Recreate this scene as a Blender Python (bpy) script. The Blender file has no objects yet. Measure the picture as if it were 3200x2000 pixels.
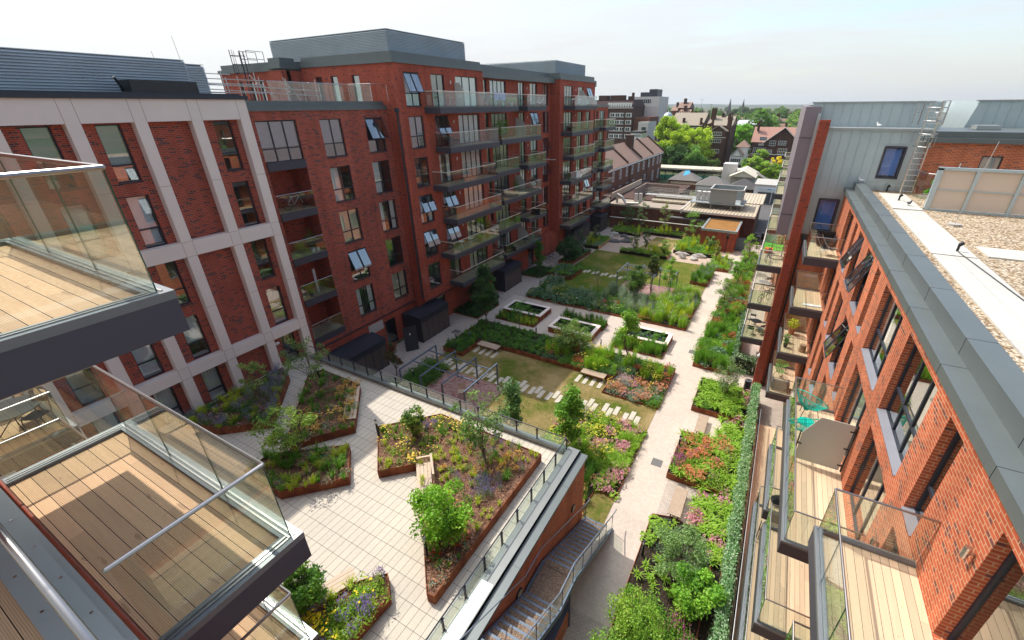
# Courtyard garden between apartment blocks: everything below is built in code, metres, Z up.
EXPO=0.55; SUNE=3.1; SKYS=.15; CLOUDC=(4.1,4.1,4.1); HAZEC=(3.55,3.65,3.65); HAZED=1.3e-4
import bpy, math, random
import numpy as np
from mathutils import Matrix, Vector
R=math.radians; PI=math.pi
SC=bpy.context.scene; COL=SC.collection
RNG=np.random.default_rng(7); RND=random.Random(5)
ZUP=Vector((0,0,1))

# ---------------------------------------------------------------- tagging
def tag(o,label=None,cat=None,group=None,kind=None):
    if label: o['label']=label
    if cat: o['category']=cat
    if group: o['group']=group
    if kind: o['kind']=kind
    return o
def thing(name,label,cat,loc=(0,0,0),rz=0.0,group=None):
    o=bpy.data.objects.new(name,None); COL.objects.link(o)
    o.empty_display_size=.3; o.location=loc; o.rotation_euler=(0,0,rz)
    return tag(o,label,cat,group)
def copy_tree(o,parent=None):
    c=o.copy(); COL.objects.link(c)
    if parent is not None: c.parent=parent
    for ch in list(o.children): copy_tree(ch,c)
    return c
def place(o,loc,rz=0.0,s=1.0,label=None):
    o.location=loc; o.rotation_euler=(0,0,rz); o.scale=(s,s,s)
    if label: o['label']=label
    return o
def delete_tree(o):
    for ch in list(o.children): delete_tree(ch)
    bpy.data.objects.remove(o)

def TR(x,y,z,rz=0.0): return Matrix.Translation((x,y,z))@Matrix.Rotation(rz,4,'Z')
PX=PI/2      # a wall that faces +X: local x runs along +Y, local y goes into the wall
NX=-PI/2     # a wall that faces -X: local x runs along -Y

def world_off(p):
    o=Vector((0,0,0))
    while p is not None: o=o+p.location;p=p.parent
    return o
class MB:
    """collects faces for one mesh"""
    def __init__(s,M=None): s.v=[]; s.f=[]; s.m=[]; s.M=M
    def add(s,pts,mat=0):
        n=len(s.v)
        if s.M is not None: pts=[s.M@Vector(p) for p in pts]
        s.v.extend([tuple(p) for p in pts]); s.f.append(tuple(range(n,n+len(pts)))); s.m.append(mat)
    def mesh(s,verts,faces,mat=0):
        n=len(s.v)
        if s.M is not None: verts=[s.M@Vector(p) for p in verts]
        s.v.extend([tuple(p) for p in verts])
        for f in faces: s.f.append(tuple(i+n for i in f)); s.m.append(mat)
    def box(s,x0,x1,y0,y1,z0,z1,mat=0):
        if x1<x0:x0,x1=x1,x0
        if y1<y0:y0,y1=y1,y0
        if z1<z0:z0,z1=z1,z0
        v=[(x0,y0,z0),(x1,y0,z0),(x1,y1,z0),(x0,y1,z0),(x0,y0,z1),(x1,y0,z1),(x1,y1,z1),(x0,y1,z1)]
        s.mesh(v,[(0,3,2,1),(4,5,6,7),(0,1,5,4),(1,2,6,5),(2,3,7,6),(3,0,4,7)],mat)
    def bar(s,p,q,w,h,mat=0,up=(0,0,1)):
        p=Vector(p);q=Vector(q);d=(q-p).normalized();u=Vector(up)
        if abs(d.dot(u))>.98:u=Vector((1,0,0))
        a=d.cross(u).normalized()*w/2;b=a.cross(d).normalized()*h/2
        v=[p-a-b,p+a-b,p+a+b,p-a+b,q-a-b,q+a-b,q+a+b,q-a+b]
        s.mesh(v,[(0,3,2,1),(4,5,6,7),(0,1,5,4),(1,2,6,5),(2,3,7,6),(3,0,4,7)],mat)
    def tube(s,p,q,r,n=8,mat=0,r2=None,caps=True):
        p=Vector(p);q=Vector(q);d=(q-p)
        if d.length<1e-6:return
        d.normalize();u=Vector((0,0,1)) if abs(d.z)<.95 else Vector((1,0,0))
        a=d.cross(u).normalized();b=a.cross(d);r2=r if r2 is None else r2
        v=[];f=[]
        for i in range(n):
            t=2*PI*i/n;c=a*math.cos(t)+b*math.sin(t)
            v.append(p+c*r);v.append(q+c*r2)
        for i in range(n):
            j=(i+1)%n;f.append((2*i,2*i+1,2*j+1,2*j))
        if caps:
            f.append(tuple(2*i for i in range(n)));f.append(tuple(2*i+1 for i in reversed(range(n))))
        s.mesh(v,f,mat)
    def path(s,pts,r,n=6,mat=0):
        for a,b in zip(pts[:-1],pts[1:]): s.tube(a,b,r,n,mat)
    def prism(s,poly,z0,z1,mat=0,top=None,bottom=False):
        n=len(poly);area=sum(poly[i][0]*poly[(i+1)%n][1]-poly[(i+1)%n][0]*poly[i][1] for i in range(n))
        if area<0: poly=poly[::-1]
        for i in range(n):
            a=poly[i];b=poly[(i+1)%n]
            s.add([(a[0],a[1],z0),(b[0],b[1],z0),(b[0],b[1],z1),(a[0],a[1],z1)],mat)
        s.add([(p[0],p[1],z1) for p in poly],mat if top is None else top)
        if bottom: s.add([(p[0],p[1],z0) for p in poly[::-1]],mat)
    def ring(s,poly,z0,z1,t,mat=0):
        """upright wall of thickness t just inside a closed polygon, mitred"""
        n=len(poly);area=sum(poly[i][0]*poly[(i+1)%n][1]-poly[(i+1)%n][0]*poly[i][1] for i in range(n))
        if area<0: poly=poly[::-1]
        P=[Vector((p[0],p[1])) for p in poly];inn=[]
        for i in range(n):
            a=P[i-1];b=P[i];c=P[(i+1)%n]
            d1=(b-a).normalized();d2=(c-b).normalized()
            n1=Vector((-d1.y,d1.x));n2=Vector((-d2.y,d2.x));k=n1+n2
            k=k/max(k.length_squared,.15)*2
            inn.append(b+k*t)
        for i in range(n):
            j=(i+1)%n;a,b,c,d=P[i],P[j],inn[j],inn[i]
            s.add([(a.x,a.y,z0),(b.x,b.y,z0),(b.x,b.y,z1),(a.x,a.y,z1)],mat)
            s.add([(c.x,c.y,z0),(d.x,d.y,z0),(d.x,d.y,z1),(c.x,c.y,z1)],mat)
            s.add([(a.x,a.y,z1),(b.x,b.y,z1),(c.x,c.y,z1),(d.x,d.y,z1)],mat)
        return [(p.x,p.y) for p in inn]
    def ball(s,c,rx,ry,rz,n=10,m=6,mat=0,jit=0,rng=None):
        v=[];f=[]
        for j in range(m+1):
            ph=PI*j/m
            for i in range(n):
                th=2*PI*i/n;k=1+(rng.uniform(-jit,jit) if rng else 0)
                v.append((c[0]+rx*math.sin(ph)*math.cos(th)*k,c[1]+ry*math.sin(ph)*math.sin(th)*k,c[2]+rz*math.cos(ph)*k))
        for j in range(m):
            for i in range(n):
                a=j*n+i;b=j*n+(i+1)%n;f.append((a,a+n,b+n,b))
        s.mesh(v,f,mat)
    def build(s,name,mats,parent=None,loc=None,smooth=False,local=False):
        """world-coordinate faces; under a parent they are stored relative to its location"""
        me=bpy.data.meshes.new(name)
        off=Vector((0,0,0))
        if parent is not None and not local: off=world_off(parent)
        if parent is None and loc is not None: off=Vector(loc)
        me.from_pydata([(a[0]-off.x,a[1]-off.y,a[2]-off.z) for a in s.v],[],s.f)
        if not isinstance(mats,(list,tuple)): mats=[mats]
        for m in mats: me.materials.append(m)
        me.polygons.foreach_set('material_index',s.m)
        if smooth: me.polygons.foreach_set('use_smooth',[True]*len(s.f))
        me.update()
        o=bpy.data.objects.new(name,me);COL.objects.link(o)
        if parent is not None:o.parent=parent
        elif loc is not None:o.location=loc
        return o
def linkmesh(name,me,parent,loc=(0,0,0),rz=0.0):
    o=bpy.data.objects.new(name,me);COL.objects.link(o);o.parent=parent;o.location=loc;o.rotation_euler=(0,0,rz);return o

# ---------------------------------------------------------------- materials
def newmat(name):
    m=bpy.data.materials.new(name);m.use_nodes=True;nt=m.node_tree;nt.nodes.clear()
    out=nt.nodes.new('ShaderNodeOutputMaterial');return m,nt,out
def N(nt,typ,**k):
    n=nt.nodes.new('ShaderNode'+typ)
    for a,b in k.items():
        if a in n.inputs: n.inputs[a].default_value=b
        else: setattr(n,a,b)
    return n
def MATH(nt,op,a,b=None,c=None):
    n=nt.nodes.new('ShaderNodeMath');n.operation=op
    for i,x in enumerate((a,b,c)):
        if x is None: continue
        if isinstance(x,(int,float)): n.inputs[i].default_value=x
        else: nt.links.new(x,n.inputs[i])
    return n.outputs[0]
def MIX(nt,f,a,b,mode='MIX'):
    n=nt.nodes.new('ShaderNodeMix');n.data_type='RGBA';n.blend_type=mode
    for i,x in ((0,f),(6,a),(7,b)):
        if isinstance(x,(int,float)): n.inputs[i].default_value=x
        elif isinstance(x,(tuple,list)): n.inputs[i].default_value=(*x[:3],1)
        else: nt.links.new(x,n.inputs[i])
    return n.outputs[2]
def RAMP(nt,f,stops):
    n=nt.nodes.new('ShaderNodeValToRGB');cr=n.color_ramp
    while len(cr.elements)<len(stops): cr.elements.new(.5)
    for e,(p,c) in zip(cr.elements,stops): e.position=p;e.color=(*c,1) if len(c)==3 else c
    nt.links.new(f,n.inputs[0]);return n.outputs[0]
def POS(nt): return nt.nodes.new('ShaderNodeNewGeometry').outputs['Position']
def NOISE(nt,vec,scale,detail=3,rough=.55):
    n=N(nt,'TexNoise');n.inputs['Scale'].default_value=scale;n.inputs['Detail'].default_value=detail;n.inputs['Roughness'].default_value=rough
    nt.links.new(vec,n.inputs['Vector']);return n.outputs['Fac']
def SCALEV(nt,vec,s):
    n=nt.nodes.new('ShaderNodeVectorMath');n.operation='MULTIPLY';nt.links.new(vec,n.inputs[0]);n.inputs[1].default_value=s;return n.outputs[0]
def finish(nt,out,col,rough=.7,metal=0.0,bump=None,bs=.3,bd=.02,spec=.4):
    p=N(nt,'BsdfPrincipled')
    for key,x in (('Base Color',col),('Roughness',rough),('Metallic',metal)):
        if isinstance(x,(int,float)): p.inputs[key].default_value=x
        elif isinstance(x,(tuple,list)): p.inputs[key].default_value=(*x[:3],1)
        else: nt.links.new(x,p.inputs[key])
    p.inputs['Specular IOR Level'].default_value=spec
    if bump is not None:
        b=N(nt,'Bump');b.inputs['Strength'].default_value=bs;b.inputs['Distance'].default_value=bd
        nt.links.new(bump,b.inputs['Height']);nt.links.new(b.outputs[0],p.inputs['Normal'])
    nt.links.new(p.outputs[0],out.inputs[0]);return p
def plain(name,c,rough=.6,metal=0.0,var=.12,scale=1.5,spec=.4,fine=0):
    """colour broken up by soft noise"""
    m,nt,out=newmat(name);P=POS(nt)
    f=NOISE(nt,P,scale,4);f=MATH(nt,'MULTIPLY_ADD',f,2*var,1-var)
    if fine:
        g=NOISE(nt,P,scale*25,2);g=MATH(nt,'MULTIPLY_ADD',g,2*fine,1-fine);f=MATH(nt,'MULTIPLY',f,g)
    n=nt.nodes.new('ShaderNodeVectorMath');n.operation='SCALE';n.inputs[0].default_value=c;nt.links.new(f,n.inputs['Scale'])
    finish(nt,out,n.outputs[0],rough,metal,spec=spec);return m
def wallvec(nt):
    """(horizontal run, height, 0) on any upright face"""
    g=nt.nodes.new('ShaderNodeNewGeometry');sp=N(nt,'SeparateXYZ');nt.links.new(g.outputs['Position'],sp.inputs[0])
    sn=N(nt,'SeparateXYZ');nt.links.new(g.outputs['True Normal'],sn.inputs[0])
    ax=MATH(nt,'GREATER_THAN',MATH(nt,'ABSOLUTE',sn.outputs[0]),.5)
    up=MATH(nt,'GREATER_THAN',MATH(nt,'ABSOLUTE',sn.outputs[2]),.7)
    h=MATH(nt,'ADD',MATH(nt,'MULTIPLY',sp.outputs[1],ax),MATH(nt,'MULTIPLY',sp.outputs[0],MATH(nt,'SUBTRACT',1.0,ax)))
    v=MATH(nt,'ADD',MATH(nt,'MULTIPLY',sp.outputs[2],MATH(nt,'SUBTRACT',1.0,up)),MATH(nt,'MULTIPLY',sp.outputs[1],up))
    c=N(nt,'CombineXYZ');nt.links.new(h,c.inputs[0]);nt.links.new(v,c.inputs[1]);return c.outputs[0],g.outputs['Position']
def brick(name,c1,c2,dark,mortar,darkamt=.86,bw=.225,rh=.075,ms=.008,stain=.18):
    m,nt,out=newmat(name);vec,P=wallvec(nt)
    b=N(nt,'TexBrick');b.offset=.5
    nt.links.new(vec,b.inputs['Vector'])
    b.inputs['Color1'].default_value=(*c1,1);b.inputs['Color2'].default_value=(*c2,1);b.inputs['Mortar'].default_value=(*mortar,1)
    b.inputs['Scale'].default_value=1;b.inputs['Mortar Size'].default_value=ms;b.inputs['Mortar Smooth'].default_value=.1
    b.inputs['Bias'].default_value=0;b.inputs['Brick Width'].default_value=bw;b.inputs['Row Height'].default_value=rh
    # darker bricks in short runs
    s=N(nt,'SeparateXYZ');nt.links.new(vec,s.inputs[0])
    row=MATH(nt,'FLOOR',MATH(nt,'DIVIDE',s.outputs[1],rh))
    sh=MATH(nt,'MULTIPLY',MATH(nt,'MODULO',MATH(nt,'ABSOLUTE',row),2.0),bw/2)
    cx=MATH(nt,'FLOOR',MATH(nt,'DIVIDE',MATH(nt,'ADD',s.outputs[0],sh),bw))
    cc=N(nt,'CombineXYZ');nt.links.new(cx,cc.inputs[0]);nt.links.new(row,cc.inputs[1])
    wn=N(nt,'TexWhiteNoise');nt.links.new(cc.outputs[0],wn.inputs['Vector'])
    clus=NOISE(nt,SCALEV(nt,vec,(1.2,3.0,1)),1.0,2)
    th=MATH(nt,'ADD',wn.outputs['Value'],MATH(nt,'MULTIPLY_ADD',clus,.5,-.25))
    isd=MATH(nt,'GREATER_THAN',th,darkamt)
    notm=MATH(nt,'SUBTRACT',1.0,b.outputs['Fac'])
    col=MIX(nt,MATH(nt,'MULTIPLY',isd,notm),b.outputs['Color'],dark)
    st=NOISE(nt,P,.35,5,.6);col=MIX(nt,1.0,col,RAMP(nt,st,[(.3,(1-stain,)*3),(.75,(1.08,1.06,1.04))]),'MULTIPLY')
    ef=NOISE(nt,SCALEV(nt,P,(.5,.5,.28)),1.1,6,.7);col=MIX(nt,RAMP(nt,ef,[(.60,(0,0,0)),(.78,(.42,.42,.42))]),col,(.42,.24,.20))
    sk_=NOISE(nt,SCALEV(nt,P,(1.6,1.6,.10)),1.0,4);col=MIX(nt,1.0,col,RAMP(nt,sk_,[(.35,(.80,.79,.78)),(.6,(1.03,1.03,1.03))]),'MULTIPLY')
    finish(nt,out,col,.85,bump=notm,bs=.35,bd=.006,spec=.25);return m
def decking(name,axis,c1,c2,board=.145,groove=True,gap=.05):
    """boards that run along `axis`"""
    m,nt,out=newmat(name);P=POS(nt);s=N(nt,'SeparateXYZ');nt.links.new(P,s.inputs[0])
    run,acr=(s.outputs[0],s.outputs[1]) if axis=='X' else (s.outputs[1],s.outputs[0])
    t=MATH(nt,'DIVIDE',acr,board);fl=MATH(nt,'FLOOR',t);fr=MATH(nt,'FRACT',t)
    edge=MATH(nt,'LESS_THAN',fr,gap)
    seg=MATH(nt,'FLOOR',MATH(nt,'ADD',MATH(nt,'DIVIDE',run,3.6),MATH(nt,'MULTIPLY',fl,.37)))
    cc=N(nt,'CombineXYZ');nt.links.new(fl,cc.inputs[0]);nt.links.new(seg,cc.inputs[1])
    wn=N(nt,'TexWhiteNoise');nt.links.new(cc.outputs[0],wn.inputs['Vector'])
    gv=N(nt,'CombineXYZ');nt.links.new(MATH(nt,'MULTIPLY',run,1.6),gv.inputs[0]);nt.links.new(MATH(nt,'MULTIPLY',acr,28),gv.inputs[1]);nt.links.new(MATH(nt,'MULTIPLY',fl,3.1),gv.inputs[2])
    gr=NOISE(nt,gv.outputs[0],1.0,5,.65)
    kv=N(nt,'CombineXYZ');nt.links.new(MATH(nt,'MULTIPLY',run,2.2),kv.inputs[0]);nt.links.new(MATH(nt,'MULTIPLY',acr,9),kv.inputs[1]);nt.links.new(fl,kv.inputs[2])
    kn=NOISE(nt,kv.outputs[0],1.0,2)
    col=MIX(nt,gr,c1,c2)
    col=MIX(nt,MATH(nt,'MULTIPLY',MATH(nt,'GREATER_THAN',kn,.70),.45),col,(c1[0]*.35,c1[1]*.3,c1[2]*.28))
    col=MIX(nt,1.0,col,RAMP(nt,wn.outputs['Value'],[(0,(.8,.79,.78)),(1,(1.12,1.08,1.04))]),'MULTIPLY')
    h=MATH(nt,'SUBTRACT',1.0,edge)
    if groove:
        g=MATH(nt,'FRACT',MATH(nt,'MULTIPLY',fr,9.0));gm=MATH(nt,'LESS_THAN',g,.35)
        inb=MATH(nt,'MULTIPLY',gm,MATH(nt,'GREATER_THAN',MATH(nt,'MULTIPLY_ADD',fr,-1.0,.92),0.0))
        col=MIX(nt,MATH(nt,'MULTIPLY',inb,.38),col,(c1[0]*.3,c1[1]*.28,c1[2]*.26));h=MATH(nt,'SUBTRACT',h,MATH(nt,'MULTIPLY',inb,.4))
    col=MIX(nt,edge,col,(.015,.012,.01))
    finish(nt,out,col,.75,bump=h,bs=.5,bd=.006,spec=.25);return m
def glassmat(name,tint,base=.04,gain=1.0,rough=.0):
    m,nt,out=newmat(name)
    fr=N(nt,'LayerWeight');fr.inputs['Blend'].default_value=.5
    f=MATH(nt,'MULTIPLY_ADD',MATH(nt,'POWER',fr.outputs['Facing'],4.5),.92,.04)
    f=MATH(nt,'MINIMUM',MATH(nt,'MULTIPLY_ADD',f,gain,base),1.0)
    t=N(nt,'BsdfTransparent');t.inputs[0].default_value=(*tint,1)
    g=N(nt,'BsdfGlossy');g.inputs['Roughness'].default_value=rough;g.inputs['Color'].default_value=(.95,1,.98,1)
    mx=N(nt,'MixShader');nt.links.new(f,mx.inputs[0]);nt.links.new(t.outputs[0],mx.inputs[1]);nt.links.new(g.outputs[0],mx.inputs[2])
    nt.links.new(mx.outputs[0],out.inputs[0]);return m
def leafmat(name,trans=.35,rough=.55):
    m,nt,out=newmat(name);a=N(nt,'VertexColor');a.layer_name='Col'
    p=N(nt,'BsdfPrincipled');nt.links.new(a.outputs[0],p.inputs['Base Color']);p.inputs['Roughness'].default_value=rough;p.inputs['Specular IOR Level'].default_value=.3
    t=N(nt,'BsdfTranslucent');cm=MIX(nt,1.0,a.outputs[0],(1.5,1.7,.7),'MULTIPLY');nt.links.new(cm,t.inputs[0])
    mx=N(nt,'MixShader');mx.inputs[0].default_value=trans;nt.links.new(p.outputs[0],mx.inputs[1]);nt.links.new(t.outputs[0],mx.inputs[2])
    nt.links.new(mx.outputs[0],out.inputs[0]);return m
def paving(name,c,joint,bw,rh,off,ms,var=.18,blotch=.1,axis=0,thick=0):
    m,nt,out=newmat(name);P=POS(nt)
    mp=N(nt,'Mapping');mp.inputs['Rotation'].default_value=(0,0,axis);nt.links.new(P,mp.inputs['Vector'])
    b=N(nt,'TexBrick');b.offset=off;nt.links.new(mp.outputs[0],b.inputs['Vector'])
    b.inputs['Color1'].default_value=(*[x*(1-var) for x in c],1);b.inputs['Color2'].default_value=(*[min(1,x*(1+var)) for x in c],1)
    b.inputs['Mortar'].default_value=(*joint,1);b.inputs['Scale'].default_value=1;b.inputs['Mortar Size'].default_value=ms
    b.inputs['Brick Width'].default_value=bw;b.inputs['Row Height'].default_value=rh;b.inputs['Mortar Smooth'].default_value=.1
    col=b.outputs['Color']
    n1=NOISE(nt,P,.45,5,.6);n2=NOISE(nt,P,14,2)
    col=MIX(nt,1.0,col,RAMP(nt,n1,[(.3,(1-blotch,1-blotch,1-blotch*.8)),(.7,(1+blotch,1+blotch*.8,1+blotch*.3))]),'MULTIPLY')
    col=MIX(nt,1.0,col,RAMP(nt,n2,[(.25,(.92,.92,.92)),(.75,(1.06,1.06,1.06))]),'MULTIPLY')
    notm=MATH(nt,'SUBTRACT',1.0,b.outputs['Fac'])
    finish(nt,out,col,.85,bump=notm,bs=.25,bd=.004,spec=.2);return m
def herring(name,c1,c2,joint,w=.1):
    """herringbone blocks: two directions of a 2:1 block set in a stepped grid"""
    m,nt,out=newmat(name);P=POS(nt)
    s=N(nt,'SeparateXYZ');nt.links.new(SCALEV(nt,P,(1/w,1/w,1)),s.inputs[0])
    fx=MATH(nt,'FLOOR',s.outputs[0]);fy=MATH(nt,'FLOOR',s.outputs[1])
    # cell class (x - y) mod 4 decides which half of which block a cell is
    d=MATH(nt,'FLOORED_MODULO',MATH(nt,'SUBTRACT',fx,fy),4.0)
    h0=MATH(nt,'COMPARE',d,0.0,.1);h1=MATH(nt,'COMPARE',d,1.0,.1);v0=MATH(nt,'COMPARE',d,2.0,.1);v1=MATH(nt,'COMPARE',d,3.0,.1)
    ix=MATH(nt,'SUBTRACT',fx,h1);iy=MATH(nt,'SUBTRACT',fy,v0)
    ux=MATH(nt,'SUBTRACT',s.outputs[0],fx);uy=MATH(nt,'SUBTRACT',s.outputs[1],fy)
    e=.07
    L=MATH(nt,'MULTIPLY',MATH(nt,'LESS_THAN',ux,e),MATH(nt,'SUBTRACT',1.0,h1))
    Rr=MATH(nt,'MULTIPLY',MATH(nt,'GREATER_THAN',ux,1-e),MATH(nt,'SUBTRACT',1.0,h0))
    B=MATH(nt,'MULTIPLY',MATH(nt,'LESS_THAN',uy,e),MATH(nt,'SUBTRACT',1.0,v0))
    T=MATH(nt,'MULTIPLY',MATH(nt,'GREATER_THAN',uy,1-e),MATH(nt,'SUBTRACT',1.0,v1))
    j=MATH(nt,'MINIMUM',MATH(nt,'ADD',MATH(nt,'ADD',L,Rr),MATH(nt,'ADD',B,T)),1.0)
    cc=N(nt,'CombineXYZ');nt.links.new(ix,cc.inputs[0]);nt.links.new(iy,cc.inputs[1])
    wn=N(nt,'TexWhiteNoise');nt.links.new(cc.outputs[0],wn.inputs['Vector'])
    col=MIX(nt,wn.outputs['Value'],c1,c2);n1=NOISE(nt,P,.3,5,.6)
    col=MIX(nt,1.0,col,RAMP(nt,n1,[(.3,(.86,.86,.87)),(.7,(1.07,1.06,1.04))]),'MULTIPLY')
    col=MIX(nt,MATH(nt,'MULTIPLY',j,.8),col,joint)
    finish(nt,out,col,.88,bump=MATH(nt,'SUBTRACT',1.0,j),bs=.3,bd=.005,spec=.2);return m
def speckle(name,cols,scale,rough=.9,bd=.02,bs=.6,big=.15):
    """gravel, bark, soil: cells of different colour"""
    m,nt,out=newmat(name);P=POS(nt)
    v=N(nt,'TexVoronoi');v.inputs['Scale'].default_value=scale;nt.links.new(P,v.inputs['Vector'])
    sp=N(nt,'SeparateColor');nt.links.new(v.outputs['Color'],sp.inputs[0])
    k=len(cols);col=RAMP(nt,sp.outputs[0],[(i/max(1,k-1),c) for i,c in enumerate(cols)])
    dk=RAMP(nt,v.outputs['Distance'],[(.25,(1,1,1)),(.75,(.35,.33,.3))]);col=MIX(nt,1.0,col,dk,'MULTIPLY')
    n1=NOISE(nt,P,.6,4);col=MIX(nt,1.0,col,RAMP(nt,n1,[(.3,(1-big,)*3),(.7,(1+big*.6,)*3)]),'MULTIPLY')
    finish(nt,out,col,rough,bump=MATH(nt,'SUBTRACT',1.0,v.outputs['Distance']),bs=bs,bd=bd,spec=.2);return m
def rust(name,c1,c2,c3):
    m,nt,out=newmat(name);P=POS(nt);a=NOISE(nt,SCALEV(nt,P,(1,1,.5)),2.2,6,.65);b=NOISE(nt,P,30,3)
    col=RAMP(nt,a,[(.3,c1),(.5,c2),(.7,c3)]);col=MIX(nt,1.0,col,RAMP(nt,b,[(.3,(.85,.85,.85)),(.7,(1.12,1.1,1.05))]),'MULTIPLY')
    finish(nt,out,col,.8,spec=.25);return m
def lawnmat(name,c1,c2,c3,scale=.35):
    m,nt,out=newmat(name);P=POS(nt);a=NOISE(nt,P,scale,5,.62);b=NOISE(nt,P,9,4,.7);c=NOISE(nt,P,60,2)
    f=MATH(nt,'ADD',MATH(nt,'MULTIPLY',a,.75),MATH(nt,'MULTIPLY',b,.25))
    col=RAMP(nt,f,[(.40,c1),(.5,c2),(.6,c3)]);col=MIX(nt,1.0,col,RAMP(nt,c,[(.25,(.6,.6,.6)),(.75,(1.3,1.3,1.2))]),'MULTIPLY')
    finish(nt,out,col,.95,bump=c,bs=.8,bd=.03,spec=.1);return m

M={}
M['brick_mid']=brick('brick_mid',(.47,.085,.045),(.35,.062,.034),(.13,.04,.04),(.42,.14,.09),.93)
M['brick_wing']=brick('brick_wing',(.45,.085,.050),(.33,.065,.04),(.09,.05,.055),(.46,.20,.14),.84)
M['brick_near']=brick('brick_near',(.58,.135,.058),(.45,.088,.038),(.20,.07,.06),(.58,.33,.19),.88,ms=.010)
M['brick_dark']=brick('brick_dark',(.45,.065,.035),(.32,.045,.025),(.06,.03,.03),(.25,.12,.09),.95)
M['brick_brown']=brick('brick_brown',(.11,.05,.035),(.07,.034,.026),(.04,.025,.02),(.14,.09,.07),.8)
M['brick_old']=brick('brick_old',(.22,.07,.04),(.14,.045,.03),(.05,.03,.02),(.2,.12,.09),.85)
M['stone']=plain('pale_cladding',(.80,.69,.60),.75,var=.07,scale=.8,fine=.03)
M['joint']=plain('joint_line',(.30,.2,.13),.8)
M['anth']=plain('anthracite_metal',(.030,.034,.046),.45,var=.1)
M['fascia']=plain('fascia_panel',(.060,.056,.072),.5,var=.06,scale=.6)
M['coping']=plain('coping_metal',(.13,.148,.145),.42,.25,var=.15,scale=1.2)
M['trim']=plain('edge_trim',(.17,.18,.185),.4,.3,var=.12)
M['coping_lt']=plain('coping_metal_light',(.34,.36,.35),.40,.3,var=.16,scale=1.5)
M['zinc']=plain('zinc_sheet',(.44,.51,.52),.38,.45,var=.12,scale=.9)
M['zinc2']=plain('mauve_panel',(.24,.20,.22),.5,.1,var=.06)
M['louvre']=plain('louvre_metal',(.58,.63,.65),.40,.4,var=.18,scale=.5)
M['louvre_dk']=plain('louvre_back',(.20,.23,.25),.7)
M['rail_near']=plain('near_handrail',(.38,.36,.34),.3,1.0,var=.06)
M['steel']=plain('brushed_steel',(.62,.60,.58),.22,1.0,var=.06)
M['galv']=plain('galvanised_tube',(.48,.46,.42),.4,.6,var=.2)
M['glass']=glassmat('balustrade_glass',(.80,.90,.86),.09,1.5)
M['rail_far']=plain('bright_handrail',(.72,.64,.54),.3,.2)
M['glass_n']=glassmat('balustrade_glass_near',(.93,.965,.94),.03,1.0)
M['glass_e']=plain('glass_edge',(.02,.10,.07),.2)
M['frost']=plain('frosted_glass',(.50,.52,.46),.35,var=.03)
M['pane']=glassmat('window_glass',(.86,.90,.88),.17,1.7)
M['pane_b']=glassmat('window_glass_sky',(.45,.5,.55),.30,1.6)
M['pane_z']=glassmat('roof_glass',(.8,.9,1.0),.05,1.0)
M['frame']=plain('window_frame',(.026,.030,.042),.4)
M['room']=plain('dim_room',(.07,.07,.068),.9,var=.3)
M['curtain']=plain('curtain_cloth',(.80,.80,.78),.9,var=.12,scale=6)
M['painted_sky_blue']=plain('painted_sky_blue',(.10,.22,.52),.8,var=.08)  # reflection of blue sky put into a flat colour behind the panes
M['pink_c']=plain('pink_curtain',(.62,.36,.33),.9,var=.12,scale=5)
M['cream_c']=plain('cream_curtain',(.66,.62,.46),.9,var=.12,scale=5)
M['blind']=plain('blind_cloth',(.70,.77,.82),.9,var=.08,scale=8)
M['beige']=plain('beige_curtain',(.42,.36,.26),.9,var=.15,scale=5)
M['sill']=plain('sill_metal',(.19,.19,.215),.5,.1)
M['deck_x']=decking('decking_x','X',(.74,.50,.30),(.54,.34,.19))
M['deck_y']=decking('decking_y','Y',(.78,.60,.42),(.60,.44,.29),board=.135)
M['deck_far']=decking('decking_far','Y',(.62,.48,.34),(.46,.34,.23),groove=False)
M['timber']=plain('bench_timber',(.52,.40,.29),.75,var=.12,scale=3,fine=.08)
M['timber_dk']=plain('weathered_timber',(.30,.22,.17),.8,var=.15,scale=3)
M['timber_w']=decking('timber_upright','X',(.66,.40,.22),(.50,.29,.15),board=.1,groove=False,gap=.12)
M['corten']=rust('corten_steel',(.10,.028,.014),(.22,.065,.026),(.33,.12,.045))
M['soil']=speckle('dark_soil',[(.02,.014,.01),(.05,.034,.025),(.09,.065,.05)],28)
M['bark']=speckle('bark_mulch',[(.10,.045,.028),(.24,.12,.075),(.38,.22,.15)],26)
M['gravel']=speckle('roof_gravel',[(.34,.22,.12),(.55,.42,.28),(.72,.62,.48),(.42,.28,.16)],13,bd=.03,bs=.8,big=.1)
M['slab']=paving('roof_paver',(.52,.50,.45),(.34,.32,.29),.6,.6,0,.008,.05,.12)
M['tile']=paving('terrace_tile',(.54,.485,.40),(.13,.12,.10),.3,.6,0,.008,.035,.05)
M['herring']=herring('herringbone_path',(.60,.51,.43),(.53,.445,.37),(.40,.33,.28))
M['court']=paving('courtyard_block',(.47,.40,.34),(.24,.2,.17),.2,.1,.5,.006,.1,.08)
M['patio']=herring('patio_brick',(.30,.13,.11),(.42,.30,.27),(.10,.06,.05),.11)
M['lawn']=lawnmat('dry_lawn',(.09,.13,.015),(.25,.19,.075),(.36,.27,.13))
M['lawn2']=lawnmat('green_lawn',(.06,.13,.012),(.13,.15,.022),(.27,.22,.08),.22)
M['sand']=plain('resin_gravel',(.46,.35,.27),.95,var=.08,scale=2,fine=.1)
M['stepping']=plain('stepping_stone',(.50,.455,.37),.85,var=.1,scale=2)
M['pool_w']=plain('pond_water',(.008,.012,.012),.06,var=.2)
M['bluegrey']=plain('pergola_paint',(.11,.15,.20),.38,.1,var=.1)
M['black']=plain('black_paint',(.012,.013,.016),.4)
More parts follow.
